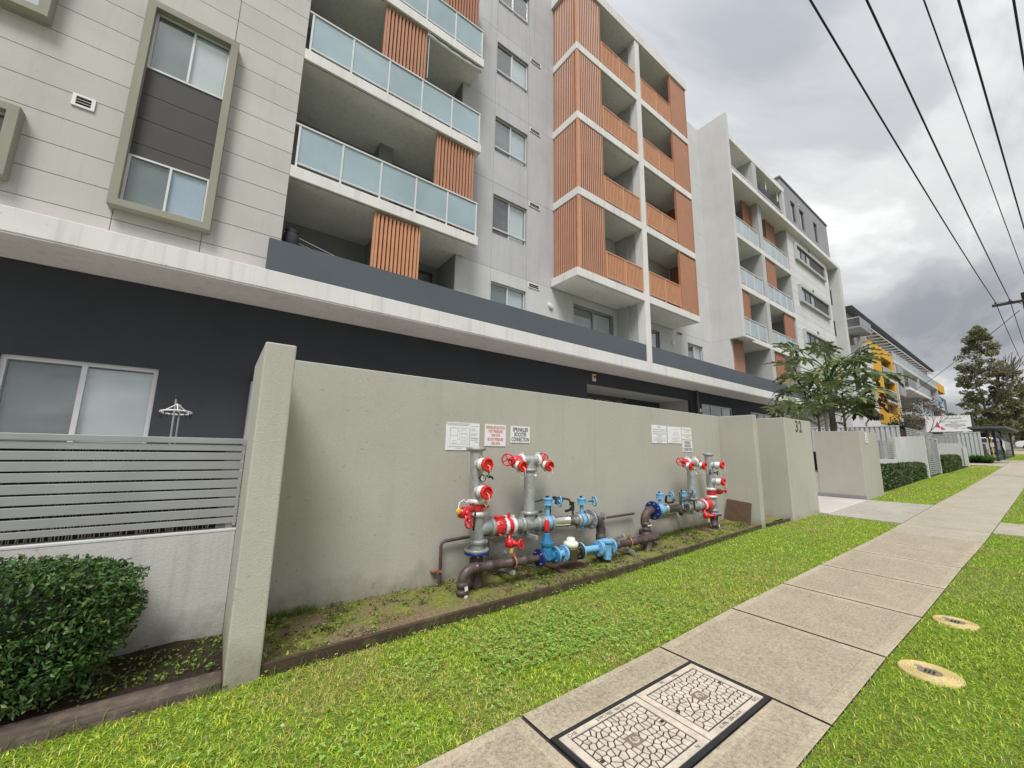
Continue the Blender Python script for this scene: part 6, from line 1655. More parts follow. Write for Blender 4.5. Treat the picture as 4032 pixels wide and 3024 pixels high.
# ================================================================== YELLOW AND WHITE BUILDING UP THE STREET
Yb = thing('apartment_building', 'white apartment block with mustard yellow frames and a thin dark roof, up the street', 'building', (70, 10, 2))
WX0, WX1 = 53.2, 57.8
yo = [(WX0, WX1, 9.45, 11.8), (WX0, WX1, 6.9, 9.15), (WX0, WX1, 5.9, 6.7)]
yo = [(WX0, WX1, 9.62, 11.75), (WX0, WX1, 7.28, 9.42), (WX0, WX1, 5.95, 7.05)]
obj('yellow_wall', openings_wall(49.6, 58.6, 4.75, 12.75, 9.0, [(WX0, WX1, 5.95, 11.75)], 0.5, 0.5), 'yellow_paint', Yb)
for o in yo:
    window(Yb, o[0], o[1], o[2], o[3], 9.45, (54.7, 56.2), 'alu_dark', 0.12, ['curtain_dark', None, 'blind_grey'], 0.06)
bl = obj('balustrade', MB().box(WX0, WX1+0.3, 8.92, 8.98, 10.62, 10.70).box(WX0, WX1+0.3, 8.90, 9.45, 9.42, 9.62), 'alu_white', Yb)
for k in range(6): bx('glass_panel', bl, 'glass_frosted_far', WX0+k*0.78+0.05, WX0+(k+1)*0.78, 8.94, 8.96, 9.66, 10.6)
bl = obj('balustrade', MB().box(WX0, WX1+0.3, 8.92, 8.98, 8.32, 8.40).box(WX0, WX1+0.3, 8.90, 9.45, 7.05, 7.28), 'alu_white', Yb)
for k in range(6): bx('glass_panel', bl, 'pane_mirror', WX0+k*0.78+0.05, WX0+(k+1)*0.78, 8.94, 8.96, 7.32, 8.3)
obj('end_wall', MB().box(49.55, 49.6, 9.0, 22, 1.6, 12.5), 'facade_board_white', Yb)
obj('base_wall', MB().box(49.6, 97, 9.05, 9.6, 1.6, 4.74), 'facade_board_white', Yb)
for z in (7.6, 5.2): window(Yb, 45.2, 46.4, z, z+1.2, 9.4, (), 'alu_dark', 0.1, ['curtain_dark'])
obj('side_block', MB().box(43.0, 49.54, 9.6, 22, 1.5, 9.6), 'facade_board_white', Yb)
# upper dark storeys set back
obj('upper_wall', MB().box(52.1, 96.0, 10.7, 21, 12.51, 15.94), 'storey_dark', Yb)
for k in range(14):
    x = 51+k*3.1; window(Yb, x, x+1.9, 12.75, 14.9, 10.6, (x+0.95,), 'alu_dark', 0.1, ['curtain_dark', 'blind_grey'] if k % 2 else [None, 'blind_white'], 0.05)
    obj('pier', MB().box(x+2.15, x+2.6, 9.9, 10.7, 12.5, 14.0), 'recess_light', Yb)
obj('corner_balcony', MB().box(46.5, 50.5, 8.9, 12.0, 13.45, 13.6), 'storey_dark', Yb)
cbx = obj('balustrade', MB().box(46.5, 50.5, 8.92, 8.98, 14.4, 14.46).box(46.5, 46.56, 8.98, 12, 14.4, 14.46), 'alu_white', Yb)
for k in range(4): bx('glass_panel', cbx, 'pane_mirror', 46.55+k, 47.5+k, 8.94, 8.96, 13.65, 14.38)
for k in range(3): bx('glass_panel', cbx, 'pane_mirror', 46.52, 46.54, 9.0+k, 9.95+k, 13.65, 14.38)
obj('corner_room', MB().box(48.6, 52, 10.4, 18, 12.5, 15.94), 'storey_dark', Yb)
obj('roof', MB().hexa([(48.0,9.7,15.95),(96,9.9,15.95),(96,21,15.95),(48.0,21,15.95)], [(47.9,9.6,16.10),(96.2,9.8,16.10),(96.2,21.2,16.6),(47.9,21.2,16.6)]), 'roof_dark', Yb)
obj('pergola_beam', MB().box(50, 86, 8.9, 8.96, 14.0, 14.10).box(50, 86, 10.3, 10.36, 14.02, 14.12), 'alu_white', Yb)
for k in range(22):
    x = 50.1+k*1.62; bx('pergola_slat', Yb, 'alu_white', x, x+0.55, 8.97, 10.29, 14.03, 14.07)
# long balcony bands
bd = obj('balcony', MB().box(58.6, 87.2, 8.9, 11.5, 11.85, 12.25), 'facade_light', Yb)
for k in range(26): bx('glass_panel', bd, 'glass_frosted_far', 58.7+k*1.095, 59.65+k*1.095, 8.94, 8.96, 12.3, 13.05)
bx('handrail', bd, 'alu_white', 58.6, 87.2, 8.92, 8.98, 13.06, 13.12)
for (a, b, z, gk) in ((62.5, 77.0, 9.55, 1), (74.4, 88.0, 8.9, 0), (62.8, 76.9, 6.7, 1), (78.0, 88.0, 6.2, 0)):
    bb = obj('balcony', MB().box(a, b, 8.5, 11.5, z-0.3, z), 'slab_white', Yb)
    n = int((b-a)/1.2)
    for k in range(n): bx('glass_panel', bb, 'glass_frosted_far' if k > 3 else 'pane_mirror', a+k*(b-a)/n+0.06, a+(k+1)*(b-a)/n-0.06, 8.55, 8.57, z+0.05, z+0.95)
    bx('handrail', bb, 'alu_white', a, b, 8.53, 8.59, z+0.96, z+1.02)
for x in (58.8, 72.2, 87.0): obj('divider_wall', MB().box(x, x+0.7, 8.95, 11.5, 1.7, 11.84), 'recess_light', Yb)
bx('back_wall', Yb, 'recess_light', 58.6, 96, 11.5, 11.7, 1.7, 12.5)
for z in (9.56, 6.72, 3.8):
    for k in range(6): window(Yb, 60.5+k*4.4, 63.5+k*4.4, z, z+2.1, 11.4, (62+k*4.4,), 'alu_dark', 0.12, [None, 'curtain_dark'])
obj('yellow_wall', MB().box(87.4, 95, 8.95, 11.4, 11.9, 13.2), 'yellow_paint', Yb)
obj('grey_bay', MB().box(59.6, 62.2, 8.8, 11.4, 8.3, 11.84), 'storey_dark', Yb)
for a, b in ((88.2, 91.4), (92.0, 95.2)):
    for z in (8.6, 5.4): window(Yb, a, b, z, z+2.4, 9.0, ((a+b)/2,), 'alu_dark', 0.1, ['curtain_dark', None])
obj('white_wall', MB().box(87.7, 96, 9.1, 9.3, 1.8, 11.29), 'facade_board_white', Yb)
tag(obj('blue_towel', MB().box(83.0, 84.6, 8.48, 8.52, 9.0, 10.3), 'blue_light'), 'pale blue towel over a balcony rail of the yellow building', 'towel')

# ================================================================== POWER POLE AND CABLES
PX, PYc = 29.5, -0.30
pole = thing('power_pole', 'dark timber power pole with a cross arm at the right edge', 'power pole', (PX, PYc, g(PX)))
obj('pole', MB().tube([(PX, PYc, g(PX)-0.1), (PX, PYc, 5.0), (PX, PYc, 9.3)], [0.19, 0.175, 0.16], 14), 'pole_timber', pole)
obj('cross_arm', MB().box(PX-0.22, PX-0.12, -1.4, 0.75, 8.83, 8.94), 'pole_timber', pole)
WY = (0.63, 0.20, -0.45, -0.75, -1.2)
for y in WY:
    obj('insulator', MB().lathe((PX-0.17, y, 8.94), (0,0,1), [(0, 0.015), (0.04, 0.02), (0.05, 0.05), (0.07, 0.05), (0.08, 0.03), (0.10, 0.045), (0.12, 0.03), (0.14, 0.012)], 12), 'ceramic', pole)
obj('jumper', MB().tube([(PX-0.17, 0.63, 9.0), (PX-0.4, 0.4, 8.93), (PX-0.5, 0.1, 8.86), (PX-0.3, -0.15, 8.80)], 0.012, 6), 'cable', pole)
obj('jumper', MB().tube([(PX-0.17, 0.20, 9.0), (PX-0.35, 0.05, 8.86), (PX-0.3, -0.12, 8.7)], 0.012, 6), 'cable', pole)
wl_lab = ('leftmost overhead power cable running to the cross arm', 'second overhead power cable from the left', 'third overhead power cable from the left, the thin one', 'fourth overhead power cable from the left', 'rightmost overhead cable at the picture edge')
AT = ((6.52, 1.315), (7.20, 0.797), (7.89, 0.275), (8.3, -0.04), (8.97, -0.54))
for k, (y0, (xa, ya), lab) in enumerate(zip(WY, AT, wl_lab)):
    sl = (ya-y0)/(xa-(PX-0.17)); pts = []
    for t in np.linspace(0, 1, 40):
        x = PX-0.17-t*41.5; pts.append((x, y0+sl*(x-(PX-0.17)), 9.06-4*0.557*t*(1-t)))
    back = [(PX-0.17+t*44, y0-0.4*t, 9.06+t*2.4-4*0.6*t*(1-t)) for t in np.linspace(1, 0.02, 14)]
    tag(obj('power_cable', MB().tube(back+pts, 0.015 if k != 2 else 0.010, 6), 'cable'), lab, 'cable', 'overhead cables')
tag(obj('service_cable', MB().tube([(PX-0.2+t*23.2, -0.02+t*9.0, 8.45-t*2.1-0.9*4*t*(1-t)*0.3) for t in np.linspace(0, 1, 16)], 0.014, 6), 'cable'), 'slanting service cable from the power pole to the yellow building', 'cable')

# ================================================================== PLANTS
def tint_mix(n, stops, w=None):
    c = np.array(stops); k = rng.choice(len(c), n, p=w)
    j = c[k]*rng.uniform(0.75, 1.25, (n,1))*rng.uniform(0.92, 1.08, (n,3))
    return np.clip(j, 0, 1)
def scatter_leaves(name, P, size, tints, parent, w=None, flat=0.0, aspect=0.42, out=None):
    n = len(P)
    d = rand_dirs(n)
    if out is not None: d = d*0.75 + out*0.65; d /= np.linalg.norm(d, axis=1, keepdims=True)
    if flat: d[:,2] *= (1-flat); d /= np.linalg.norm(d, axis=1, keepdims=True)
    s = size*rng.uniform(0.65, 1.3, (n,1))
    return leaf_mesh(name, P, d*s, perp(d)*s*aspect, tint_mix(n, tints, w), parent)

HG = [(0.030,0.072,0.018), (0.055,0.120,0.030), (0.100,0.190,0.052), (0.16,0.26,0.08), (0.34,0.28,0.09)]
def superhull(c, e, p, n, th=None):
    """random points and outward directions on a rounded box"""
    d = rand_dirs(n)
    q = np.abs(d)**p; r = (q.sum(1))**(-1.0/p)
    P = d*r[:,None]
    return P, d
# foreground hedge
hd = thing('hedge', 'dense dark green clipped hedge in the left foreground', 'hedge', (-1.2, 3.85, 0.05))
nL = 30000
P, d = superhull(None, None, 5.0, nL)
P = P*rng.uniform(0.90, 1.04, (nL,1))
lump = 1+0.05*np.sin(P[:,0:1]*9+1)*np.cos(P[:,1:2]*7)+0.03*np.sin(P[:,2:3]*13)
C_ = np.array([-1.36, 3.84, 0.465]); E_ = np.array([0.98, 0.335, 0.375])
W_ = P*lump*E_
low = np.clip((-(W_[:,2])-0.02)/0.40, 0, 1)
W_[:,0] -= low**1.5*0.30*np.clip(W_[:,0], 0, 1)/1.06; 
W_ += C_
keep = (W_[:,2] > 0.06) & (W_[:,0] > -2.2)
scatter_leaves('foliage', W_[keep], 0.0195, HG, hd, [0.28,0.32,0.25,0.13,0.02], out=d[keep], aspect=0.40)
# inner leaves and twigs give depth
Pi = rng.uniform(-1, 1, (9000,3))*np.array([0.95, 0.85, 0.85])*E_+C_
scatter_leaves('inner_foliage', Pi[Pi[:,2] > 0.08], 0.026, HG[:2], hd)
m = MB()
for k in range(70):
    x = random.uniform(-2.0, -0.45); y = random.uniform(3.62, 4.1)
    m.tube([(x, y, 0.03), (x+random.uniform(-0.1, 0.1), y+random.uniform(-0.1, 0.05), 0.4), (x+random.uniform(-0.25, 0.22), y+random.uniform(-0.2, 0.1), random.uniform(0.6, 0.88))], [0.008, 0.005, 0.002], 5)
stuff(obj('twigs', m, 'bark', hd))
P2 = rng.uniform(-1, 1, (1400,3))
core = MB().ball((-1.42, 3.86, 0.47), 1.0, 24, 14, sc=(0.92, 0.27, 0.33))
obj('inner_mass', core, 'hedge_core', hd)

def box_hedge(name, label, x0, x1, y0, y1, z0, z1, n, size, slope):
    t = thing(name, label, 'hedge', ((x0+x1)/2, (y0+y1)/2, z0))
    P, d = superhull(None, None, 9.0, n)
    P = P*rng.uniform(0.93, 1.05, (n,1))
    c = np.array([(x0+x1)/2, (y0+y1)/2, (z0+z1)/2]); e = np.array([(x1-x0)/2, (y1-y0)/2, (z1-z0)/2])
    u = rng.uniform(-1, 1, n)                      # spread points along the length
    side = np.abs(d[:,0]) < 0.97*np.abs(d).max(1)
    P[side,0] = u[side]
    wv = 1+0.06*np.sin(P[:,0:1]*17)
    W = P*e*np.concatenate([np.ones((n,1)), wv, wv], 1)+c
    W[:,2] += (W[:,0]-c[0])*slope
    scatter_leaves('foliage', W, size, [(0.035,0.075,0.022), (0.065,0.12,0.035), (0.11,0.165,0.05), (0.17,0.16,0.06)], t, [0.35,0.35,0.2,0.1], out=d)
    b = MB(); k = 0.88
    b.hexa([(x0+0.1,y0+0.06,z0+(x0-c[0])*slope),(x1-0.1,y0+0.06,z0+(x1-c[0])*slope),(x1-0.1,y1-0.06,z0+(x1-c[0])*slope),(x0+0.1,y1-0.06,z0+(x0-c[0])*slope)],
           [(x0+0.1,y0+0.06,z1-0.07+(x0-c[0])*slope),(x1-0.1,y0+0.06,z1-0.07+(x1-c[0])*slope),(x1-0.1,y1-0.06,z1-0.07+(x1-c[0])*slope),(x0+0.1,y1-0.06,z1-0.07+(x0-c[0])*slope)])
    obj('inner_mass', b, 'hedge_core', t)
box_hedge('hedge', 'clipped box hedge between the notice wall and the gate', 18.0, 26.9, 3.50, 4.10, 0.52, 1.30, 9000, 0.055, 0.012)
box_hedge('hedge', 'clipped box hedge beyond the gate', 30.55, 37.6, 3.32, 4.0, 0.85, 1.72, 6000, 0.07, 0.012)
tag(obj('hedge', MB().box(17.7, 19.4, 5.0, 5.38, 0.3, 1.75), 'hedge_core'), 'dark hedge glimpsed through the gap behind the entry wall', 'hedge')

# ---- lawn: blades, clover, weeds
def in_lawn(x, y):
    yl_ = np.interp(x, [p[0] for p in YL], [p[1] for p in YL]); yr_ = np.interp(x, [p[0] for p in YR], [p[1] for p in YR])
    ye = 3.475+0.0195*(x-0.4)-0.012
    ye = np.where(x < 0.2, 3.44, ye)
    ye = np.where(x > 9.2, 3.58-0.04*(x-9.2), ye); ye = np.where(x > 10.28, 3.49, ye)
    A = (x < 11.72) & (y > yl_+0.005) & (y < ye)
    yb = np.interp(x, [15.6, 18, 27, 30, 40, 42.4], [3.30, 3.46, 3.42, 3.36, 3.2, 3.2])
    B_ = (x > 15.62) & (x < 41.2) & (y > yl_+0.01) & (y < yb)
    Cc = (y < yr_-0.005) & (y > -2.6) & ~((x > 11.78) & (x < 13.45) & (y > 0.33)) & (x < 47)
    D = (x > 50) & (x < 60) & (y > -1) & (y < 2.2)
    hole = ((x-4.475)**2+(y-0.735)**2 < 0.165**2) | ((x-5.86)**2+(y-0.735)**2 < 0.142**2)
    pit_ = (x > 1.6) & (x < 3.2) & (y < 2.0) & (y > 1.2)
    return (A | B_ | Cc | D) & ~hole & ~pit_
gP = []; gD = []
cam_f = np.array([_f.x, _f.y]); cam_r = np.array([_r.x, _r.y])
for cx_ in np.arange(-2.0, 60, 0.5):
    for cy_ in np.arange(-2.5, 3.75, 0.25):
        pc = np.array([cx_+0.25, cy_+0.125]); dd = np.hypot(*pc)
        fw_d = pc@cam_f; lt = pc@cam_r
        if fw_d < 0.3 or abs(lt) > 1.75*fw_d+0.8: continue
        if dd < 1.3: continue
        dens = min(8200, 8200*(3.6/dd)**1.35); dens = max(dens, 160)
        n = rng.poisson(dens*0.125)
        if n == 0: continue
        q = np.stack([cx_+rng.uniform(0, 0.5, n), cy_+rng.uniform(0, 0.25, n)], 1)
        q = q[in_lawn(q[:,0], q[:,1])]
        gP.append(q); gD.append(np.full(len(q), dd))
gP = np.concatenate(gP); gD = np.concatenate(gD)
def vnoise(x, y, s, seed):
    r_ = np.random.default_rng(seed); tb = r_.uniform(0, 1, (64, 64))
    u, v = x*s, y*s; i, j = np.floor(u).astype(int), np.floor(v).astype(int); a, b = u-i, v-j
    a = a*a*(3-2*a); b = b*b*(3-2*b)
    f = lambda p, q: tb[p % 64, q % 64]
    return f(i,j)*(1-a)*(1-b)+f(i+1,j)*a*(1-b)+f(i,j+1)*(1-a)*b+f(i+1,j+1)*a*b
nb = len(gP)
zg = np.array([g(x) for x in gP[:,0]])-0.012
P3 = np.column_stack([gP, zg])
sc_d = np.clip((gD/3.6)**0.55, 1, 5)
dryn = 0.6*vnoise(gP[:,0], gP[:,1], 1.3, 3)+0.4*vnoise(gP[:,0], gP[:,1], 4.1, 4)
near_edge = vnoise(gP[:,0], gP[:,1], 0.6, 9)
hl = rng.uniform(0.018, 0.048, nb)*(0.75+0.5*near_edge)*np.clip(sc_d**0.25, 1, 1.4)
ang = rng.uniform(0, 2*np.pi, nb); tilt = rng.uniform(0.25, 1.25, nb)
Ud = np.column_stack([np.cos(ang)*np.sin(tilt), np.sin(ang)*np.sin(tilt), np.cos(tilt)])
Vd = np.column_stack([-np.sin(ang), np.cos(ang), np.zeros(nb)])
bend = np.column_stack([np.cos(ang), np.sin(ang), -0.6*np.ones(nb)])*(hl*0.35)[:,None]
c_g = np.array([[0.24,0.35,0.030],[0.42,0.53,0.046],[0.60,0.66,0.080],[0.78,0.79,0.20]])
c_d = np.array([[0.60,0.52,0.22],[0.46,0.37,0.15],[0.54,0.54,0.11]])
dry = rng.uniform(0, 1, nb) < np.clip((dryn-0.44)*3.0, 0.05, 0.85)
tn = np.where(dry[:,None], c_d[rng.integers(0, 3, nb)], c_g[rng.choice(4, nb, p=[0.25,0.4,0.25,0.1])])
tn = tn*rng.uniform(0.65, 1.45, (nb,1))
verge = gP[:,1] < 1.0
tn[verge] *= np.array([0.82, 0.86, 0.85])
gr = leaf_mesh('lawn_grass', P3, Ud*hl[:,None], Vd*(0.0024*sc_d*rng.uniform(0.7, 1.4, nb))[:,None], np.clip(tn, 0, 1), None, 'grass_blade', 'blade', bend)
tag(stuff(gr), 'bright green patchy lawn grass on both sides of the footpath', 'grass')
# clover
n = 7000
cp_ = np.column_stack([rng.normal(2.75, 0.95, n), rng.normal(2.68, 0.33, n)])
k2 = rng.uniform(0, 1, n) < 0.25
cp_[k2] = np.column_stack([rng.uniform(-0.5, 9.5, k2.sum()), rng.uniform(2.2, 3.5, k2.sum())])
cl_n = vnoise(cp_[:,0], cp_[:,1], 3.0, 21)
cp_ = cp_[in_lawn(cp_[:,0], cp_[:,1]) & ((cl_n > 0.42) | (rng.uniform(0, 1, n) < 0.2))]
n = len(cp_)
Pc = np.repeat(np.column_stack([cp_, np.array([g(x) for x in cp_[:,0]])+rng.uniform(0.018, 0.045, n)]), 3, 0)
az = np.repeat(rng.uniform(0, 6.28, n), 3)+np.tile([0, 2.09, 4.19], n)
s = np.repeat(rng.uniform(0.005, 0.010, n), 3)
U = np.column_stack([np.cos(az), np.sin(az), rng.uniform(-0.3, 0.4, 3*n)])*s[:,None]
Vv = np.column_stack([-np.sin(az), np.cos(az), rng.uniform(-0.2, 0.2, 3*n)])*s[:,None]*0.85
ct = np.repeat(tint_mix(n, [(0.24,0.42,0.07),(0.34,0.52,0.10),(0.46,0.60,0.18)]), 3, 0)
tag(stuff(leaf_mesh('clover', Pc+U, U, Vv, ct, None, 'grass_blade')), 'patch of clover in the lawn between the bed and the footpath', 'clover')
# weeds and moss on the soil beds
WP = []; WS = []
for k in range(620):
    x = random.uniform(0.45, 8.9); t = random.random(); y = yedge(x)+0.06+t*(4.33-yedge(x)-0.06)
    if vnoise(np.array([x]), np.array([y]), 2.4, 31)[0] < 0.42: continue
    z = g(x)+0.045+0.03*t
    for q in range(random.randint(5, 16)):
        WP.append((x+random.gauss(0, 0.03), y+random.gauss(0, 0.03), z+random.uniform(0.0, 0.035))); WS.append(random.uniform(0.010, 0.022))
for k in range(130):
    x = random.uniform(-0.75, 0.18); y = random.uniform(3.66, 4.2); z = 0.055+0.03*(y-3.6)
    for q in range(random.randint(4, 10)):
        WP.append((x+random.gauss(0, 0.02), y+random.gauss(0, 0.02), z+random.uniform(0.0, 0.03))); WS.append(random.uniform(0.008, 0.018))
WP = np.array(WP); WS = np.array(WS)[:,None]
d = rand_dirs(len(WP)); d[:,2] = np.abs(d[:,2])*0.6; d /= np.linalg.norm(d, axis=1, keepdims=True)
tag(stuff(leaf_mesh('weeds', WP, d*WS, perp(d)*WS*0.5, tint_mix(len(WP), [(0.10,0.17,0.03),(0.17,0.27,0.05),(0.26,0.32,0.08),(0.13,0.09,0.04)]), None)), 'small weeds and moss on the soil below the wall', 'weeds')
# tall grass tufts at the wall foot, the pillar and the edging
n = 2600
bx_ = np.concatenate([rng.uniform(0.42, 0.9, 500), rng.uniform(6.2, 7.4, 500), rng.uniform(0.42, 9.0, 700), rng.uniform(-1.5, 9.0, 900)])
by_ = np.concatenate([rng.uniform(4.25, 4.35, 500), rng.uniform(4.2, 4.35, 500), rng.uniform(4.28, 4.35, 700), np.zeros(900)])
by_[1700:] = np.where(bx_[1700:] < 0.2, 3.43, 3.475+0.0195*(bx_[1700:]-0.4)-0.02)+rng.normal(0, 0.012, 900)
P3 = np.column_stack([bx_, by_, np.array([g(x) for x in bx_])+np.where(by_ > 4, 0.05, -0.01)])
hl = rng.uniform(0.05, 0.12, n); hl[:500] *= 1.1
ang = rng.uniform(0, 6.28, n); tilt = rng.uniform(0.05, 0.6, n)
Ud = np.column_stack([np.cos(ang)*np.sin(tilt), np.sin(ang)*np.sin(tilt), np.cos(tilt)])*hl[:,None]
Vd = np.column_stack([-np.sin(ang), np.cos(ang), np.zeros(n)])*0.0022
bend = np.column_stack([np.cos(ang), np.sin(ang), -0.4*np.ones(n)])*(hl*0.35)[:,None]
tag(stuff(leaf_mesh('grass_tufts', P3, Ud, Vd, tint_mix(n, [(0.13,0.24,0.04),(0.20,0.33,0.05),(0.26,0.26,0.09)]), None, 'grass_blade', 'blade', bend)), 'taller grass tufts along the wall foot and the timber edging', 'grass')
# short grass creeping over the bed, thicker towards its far end
n = 16000
bx_ = rng.uniform(0.42, 9.0, n); tt = rng.uniform(0, 1, n)
by_ = 3.475+0.0195*(bx_-0.4)+0.05+tt*(4.34-3.475-0.0195*(bx_-0.4)-0.06)
kk = vnoise(bx_, by_, 1.9, 41)*0.65+vnoise(bx_, by_, 5.0, 42)*0.35 + 0.012*bx_ > 0.56
bx_, by_, tt = bx_[kk], by_[kk], tt[kk]; n = len(bx_)
P3 = np.column_stack([bx_, by_, np.array([g(x) for x in bx_])+0.04+0.03*tt])
hl = rng.uniform(0.015, 0.045, n); ang = rng.uniform(0, 6.28, n); tilt = rng.uniform(0.3, 1.2, n)
Ud = np.column_stack([np.cos(ang)*np.sin(tilt), np.sin(ang)*np.sin(tilt), np.cos(tilt)])*hl[:,None]
Vd = np.column_stack([-np.sin(ang), np.cos(ang), np.zeros(n)])*0.0026
bend = np.column_stack([np.cos(ang), np.sin(ang), -0.4*np.ones(n)])*(hl*0.35)[:,None]
tag(stuff(leaf_mesh('bed_grass', P3, Ud, Vd, tint_mix(n, [(0.22,0.30,0.04),(0.34,0.42,0.06),(0.42,0.40,0.12),(0.28,0.20,0.09)]), None, 'grass_blade', 'blade', bend)), 'thin patchy grass creeping over the soil under the pipework', 'grass')
# fallen leaves and litter specks
LP = np.column_stack([rng.uniform(-0.8, 8, 160), rng.uniform(2.2, 4.3, 160), np.zeros(160)])
LP[:,2] = np.array([g(x) for x in LP[:,0]])+np.where(LP[:,1] > 3.6, 0.075, 0.04)
d = rand_dirs(160); d[:,2] *= 0.15
tag(stuff(leaf_mesh('fallen_leaves', LP, d*0.016, perp(d)*0.008, tint_mix(160, [(0.42,0.36,0.22),(0.30,0.16,0.07),(0.55,0.50,0.40)]), None)), 'few dry fallen leaves on lawn and soil', 'leaves')

# ---- papaya behind the entry wall
def palm_leaf_mesh(seed, lobes=9):
    """palmate lobed blade at the end of a long stalk; local +x outwards"""
    r_ = random.Random(seed); mb = MB(); cols = []
    def addc(v, f, c, sm=False):
        mb.add(v, f, 0, sm); cols.extend([c]*len(v))
    n0 = len(mb.v)
    st = MB().tube([(0,0,0), (0.35,0,0.10), (0.7,0,0.13), (0.95,0,0.08)], [0.016, 0.013, 0.010, 0.008], 5)
    addc(st.v, st.f, (0.17, 0.20, 0.06))
    base = Vector((0.95, 0, 0.08))
    for k in range(lobes):
        a = R(-155+310*k/(lobes-1)); L_ = (0.50-0.17*abs(math.sin(a/2)))*r_.uniform(0.88, 1.12)
        droop = 0.14+0.26*r_.random()
        d = Vector((math.cos(a), math.sin(a), 0)); s = Vector((-math.sin(a), math.cos(a), 0))
        c = mscale(r_.choice([(0.065,0.098,0.034), (0.095,0.135,0.048), (0.14,0.18,0.068), (0.20,0.24,0.10)]), r_.uniform(0.8, 1.2))
        z = lambda t: -droop*t*t*L_*1.6
        pt = lambda t, w: base + d*(t*L_) + s*(w*L_) + Vector((0, 0, z(t)+abs(w)*0.10))
        pts = [(0.02, 0.0), (0.30, 0.08), (0.46, 0.20), (0.50, 0.07), (0.68, 0.19), (0.72, 0.06), (0.88, 0.09), (1.0, 0.0)]
        mid = [pt(t, 0) for t, _ in pts]; lf = [pt(t, w) for t, w in pts]; rt_ = [pt(t, -w) for t, w in pts]
        nn = len(pts)
        addc(mid+lf+rt_, [f for i in range(nn-1) for f in ((i, i+1, nn+i+1, nn+i), (i+1, i, 2*nn+i, 2*nn+i+1))], c)
    me = bpy.data.meshes.new('leaf')
    me.from_pydata(mb.v, [], mb.f); me.materials.append(MATS['leaf'])
    at = me.color_attributes.new('tint', 'FLOAT_COLOR', 'POINT')
    at.data.foreach_set('color', np.array([list(c)+[1.0] for c in cols], np.float32).ravel())
    me.update(); return me
PM = [palm_leaf_mesh(s_) for s_ in range(5)]
def brown_mesh(me):
    m2 = me.copy(); n = len(m2.vertices); c = np.ones((n,4), np.float32); c[:,:3] = np.array([0.075, 0.035, 0.025])*rng.uniform(0.7, 1.4, (n,1))
    m2.color_attributes['tint'].data.foreach_set('color', c.ravel()); return m2
PB = brown_mesh(PM[0])
def papaya(label, base, top, leaves, sc_, fruit=True, brown=0):
    t = thing('papaya_tree', label, 'tree', base, 'papaya plants behind the entry wall')
    b, tp_ = Vector(base), Vector(top)
    obj('trunk', MB().tube([b, b.lerp(tp_, 0.5)+Vector((0.04,0.02,0)), tp_], [0.10*sc_, 0.085*sc_, 0.06*sc_], 12), 'bark_grey', t)
    if fruit:
        r_ = random.Random(5); src = None
        for k in range(26):
            a = k*2.4; h = k/26
            p = tp_ + Vector((math.cos(a)*(0.10+0.11*h), math.sin(a)*(0.10+0.11*h), -0.12-0.62*h))
            if src is None: src = obj('fruit', MB().ball(p, 0.105, 12, 10, sc=(0.85, 0.85, 1.15)), 'papaya_fruit', t, origin=p)
            else: o = like(src, 'fruit', t, p); o.scale = (r_.uniform(0.7, 1.1),)*3
    for k, (az, el, ln) in enumerate(leaves):
        dead = k >= len(leaves)-brown
        o = bpy.data.objects.new('leaf', PB if dead else PM[k % 5]); COL.objects.link(o)
        place(o, tp_ + Vector((0, 0, random.uniform(-0.5, 0.02) if not dead else -0.65)), t)
        o.rotation_euler = (random.uniform(-0.25, 0.25), -R(el), R(az)); o.scale = (ln, ln*1.05, ln)
    return t
px0, py0 = 19.2, 4.9
lv = []
for k in range(30):
    el = 40-k*2.2+random.uniform(-6, 6); lv.append(((k*137.5) % 360, el, random.uniform(1.40, 1.75)))
lv += [(-40, -20, 1.6), (-20, -25, 1.7), (-62, -15, 1.5)]
papaya('tall papaya tree with a cluster of green fruit behind the entry wall', (px0, py0, g(px0)), (px0+0.35, py0+0.03, 5.0), lv, 1.25, True, 3)
for (bx0, by0, zt, lab, n, ss) in ((17.9, 4.75, 3.65, 'young papaya in front of the tall one, with pale leaf veins', 15, 1.15), (16.3, 5.1, 3.0, 'small papaya nearest the number wall', 10, 0.95), (20.4, 4.8, 3.45, 'low bushy papaya to the right of the tall one', 13, 1.1), (18.7, 5.2, 3.2, 'low papaya in the shade below the tall one', 12, 1.0)):
    papaya(lab, (bx0, by0, g(bx0)), (bx0+0.05, by0, zt), [((k*137.5+40) % 360, 50-k*4+random.uniform(-8, 8), random.uniform(0.8, 1.1)*ss) for k in range(n)], 0.6, False, 0)
# shrub leaning over the fence right of the papaya
def leaf_blob(parent, name, blobs, size, tints, w=None, per=None, flat=0.0):
    Ps = []
    for (c, r_, n) in blobs:
        dd = rand_dirs(n)*(rng.uniform(0.25, 1.0, (n,1))**0.5)
        Ps.append(np.array(c)+dd*np.array(r_))
    return scatter_leaves(name, np.concatenate(Ps), size, tints, parent, w, flat)
shb = thing('shrub', 'loose dark shrub spilling over the slat fence beside the notice wall', 'shrub', (20.5, 4.6, 1.0))
obj('stem', MB().tube([(20.5, 4.7, 0.5), (20.6, 4.65, 1.6), (21.4, 4.6, 2.3)], [0.04, 0.03, 0.015], 7), 'bark', shb)
leaf_blob(shb, 'foliage', [((20.3, 4.55, 2.35), (0.8, 0.3, 0.25), 420), ((22.3, 4.6, 2.45), (0.9, 0.3, 0.16), 300)], 0.09, [(0.03,0.06,0.02),(0.06,0.10,0.03),(0.10,0.15,0.05)])
shb2 = thing('shrub', 'dark leafy branch crossing in front of the yellow wall', 'shrub', (33, 6.6, 1.5))
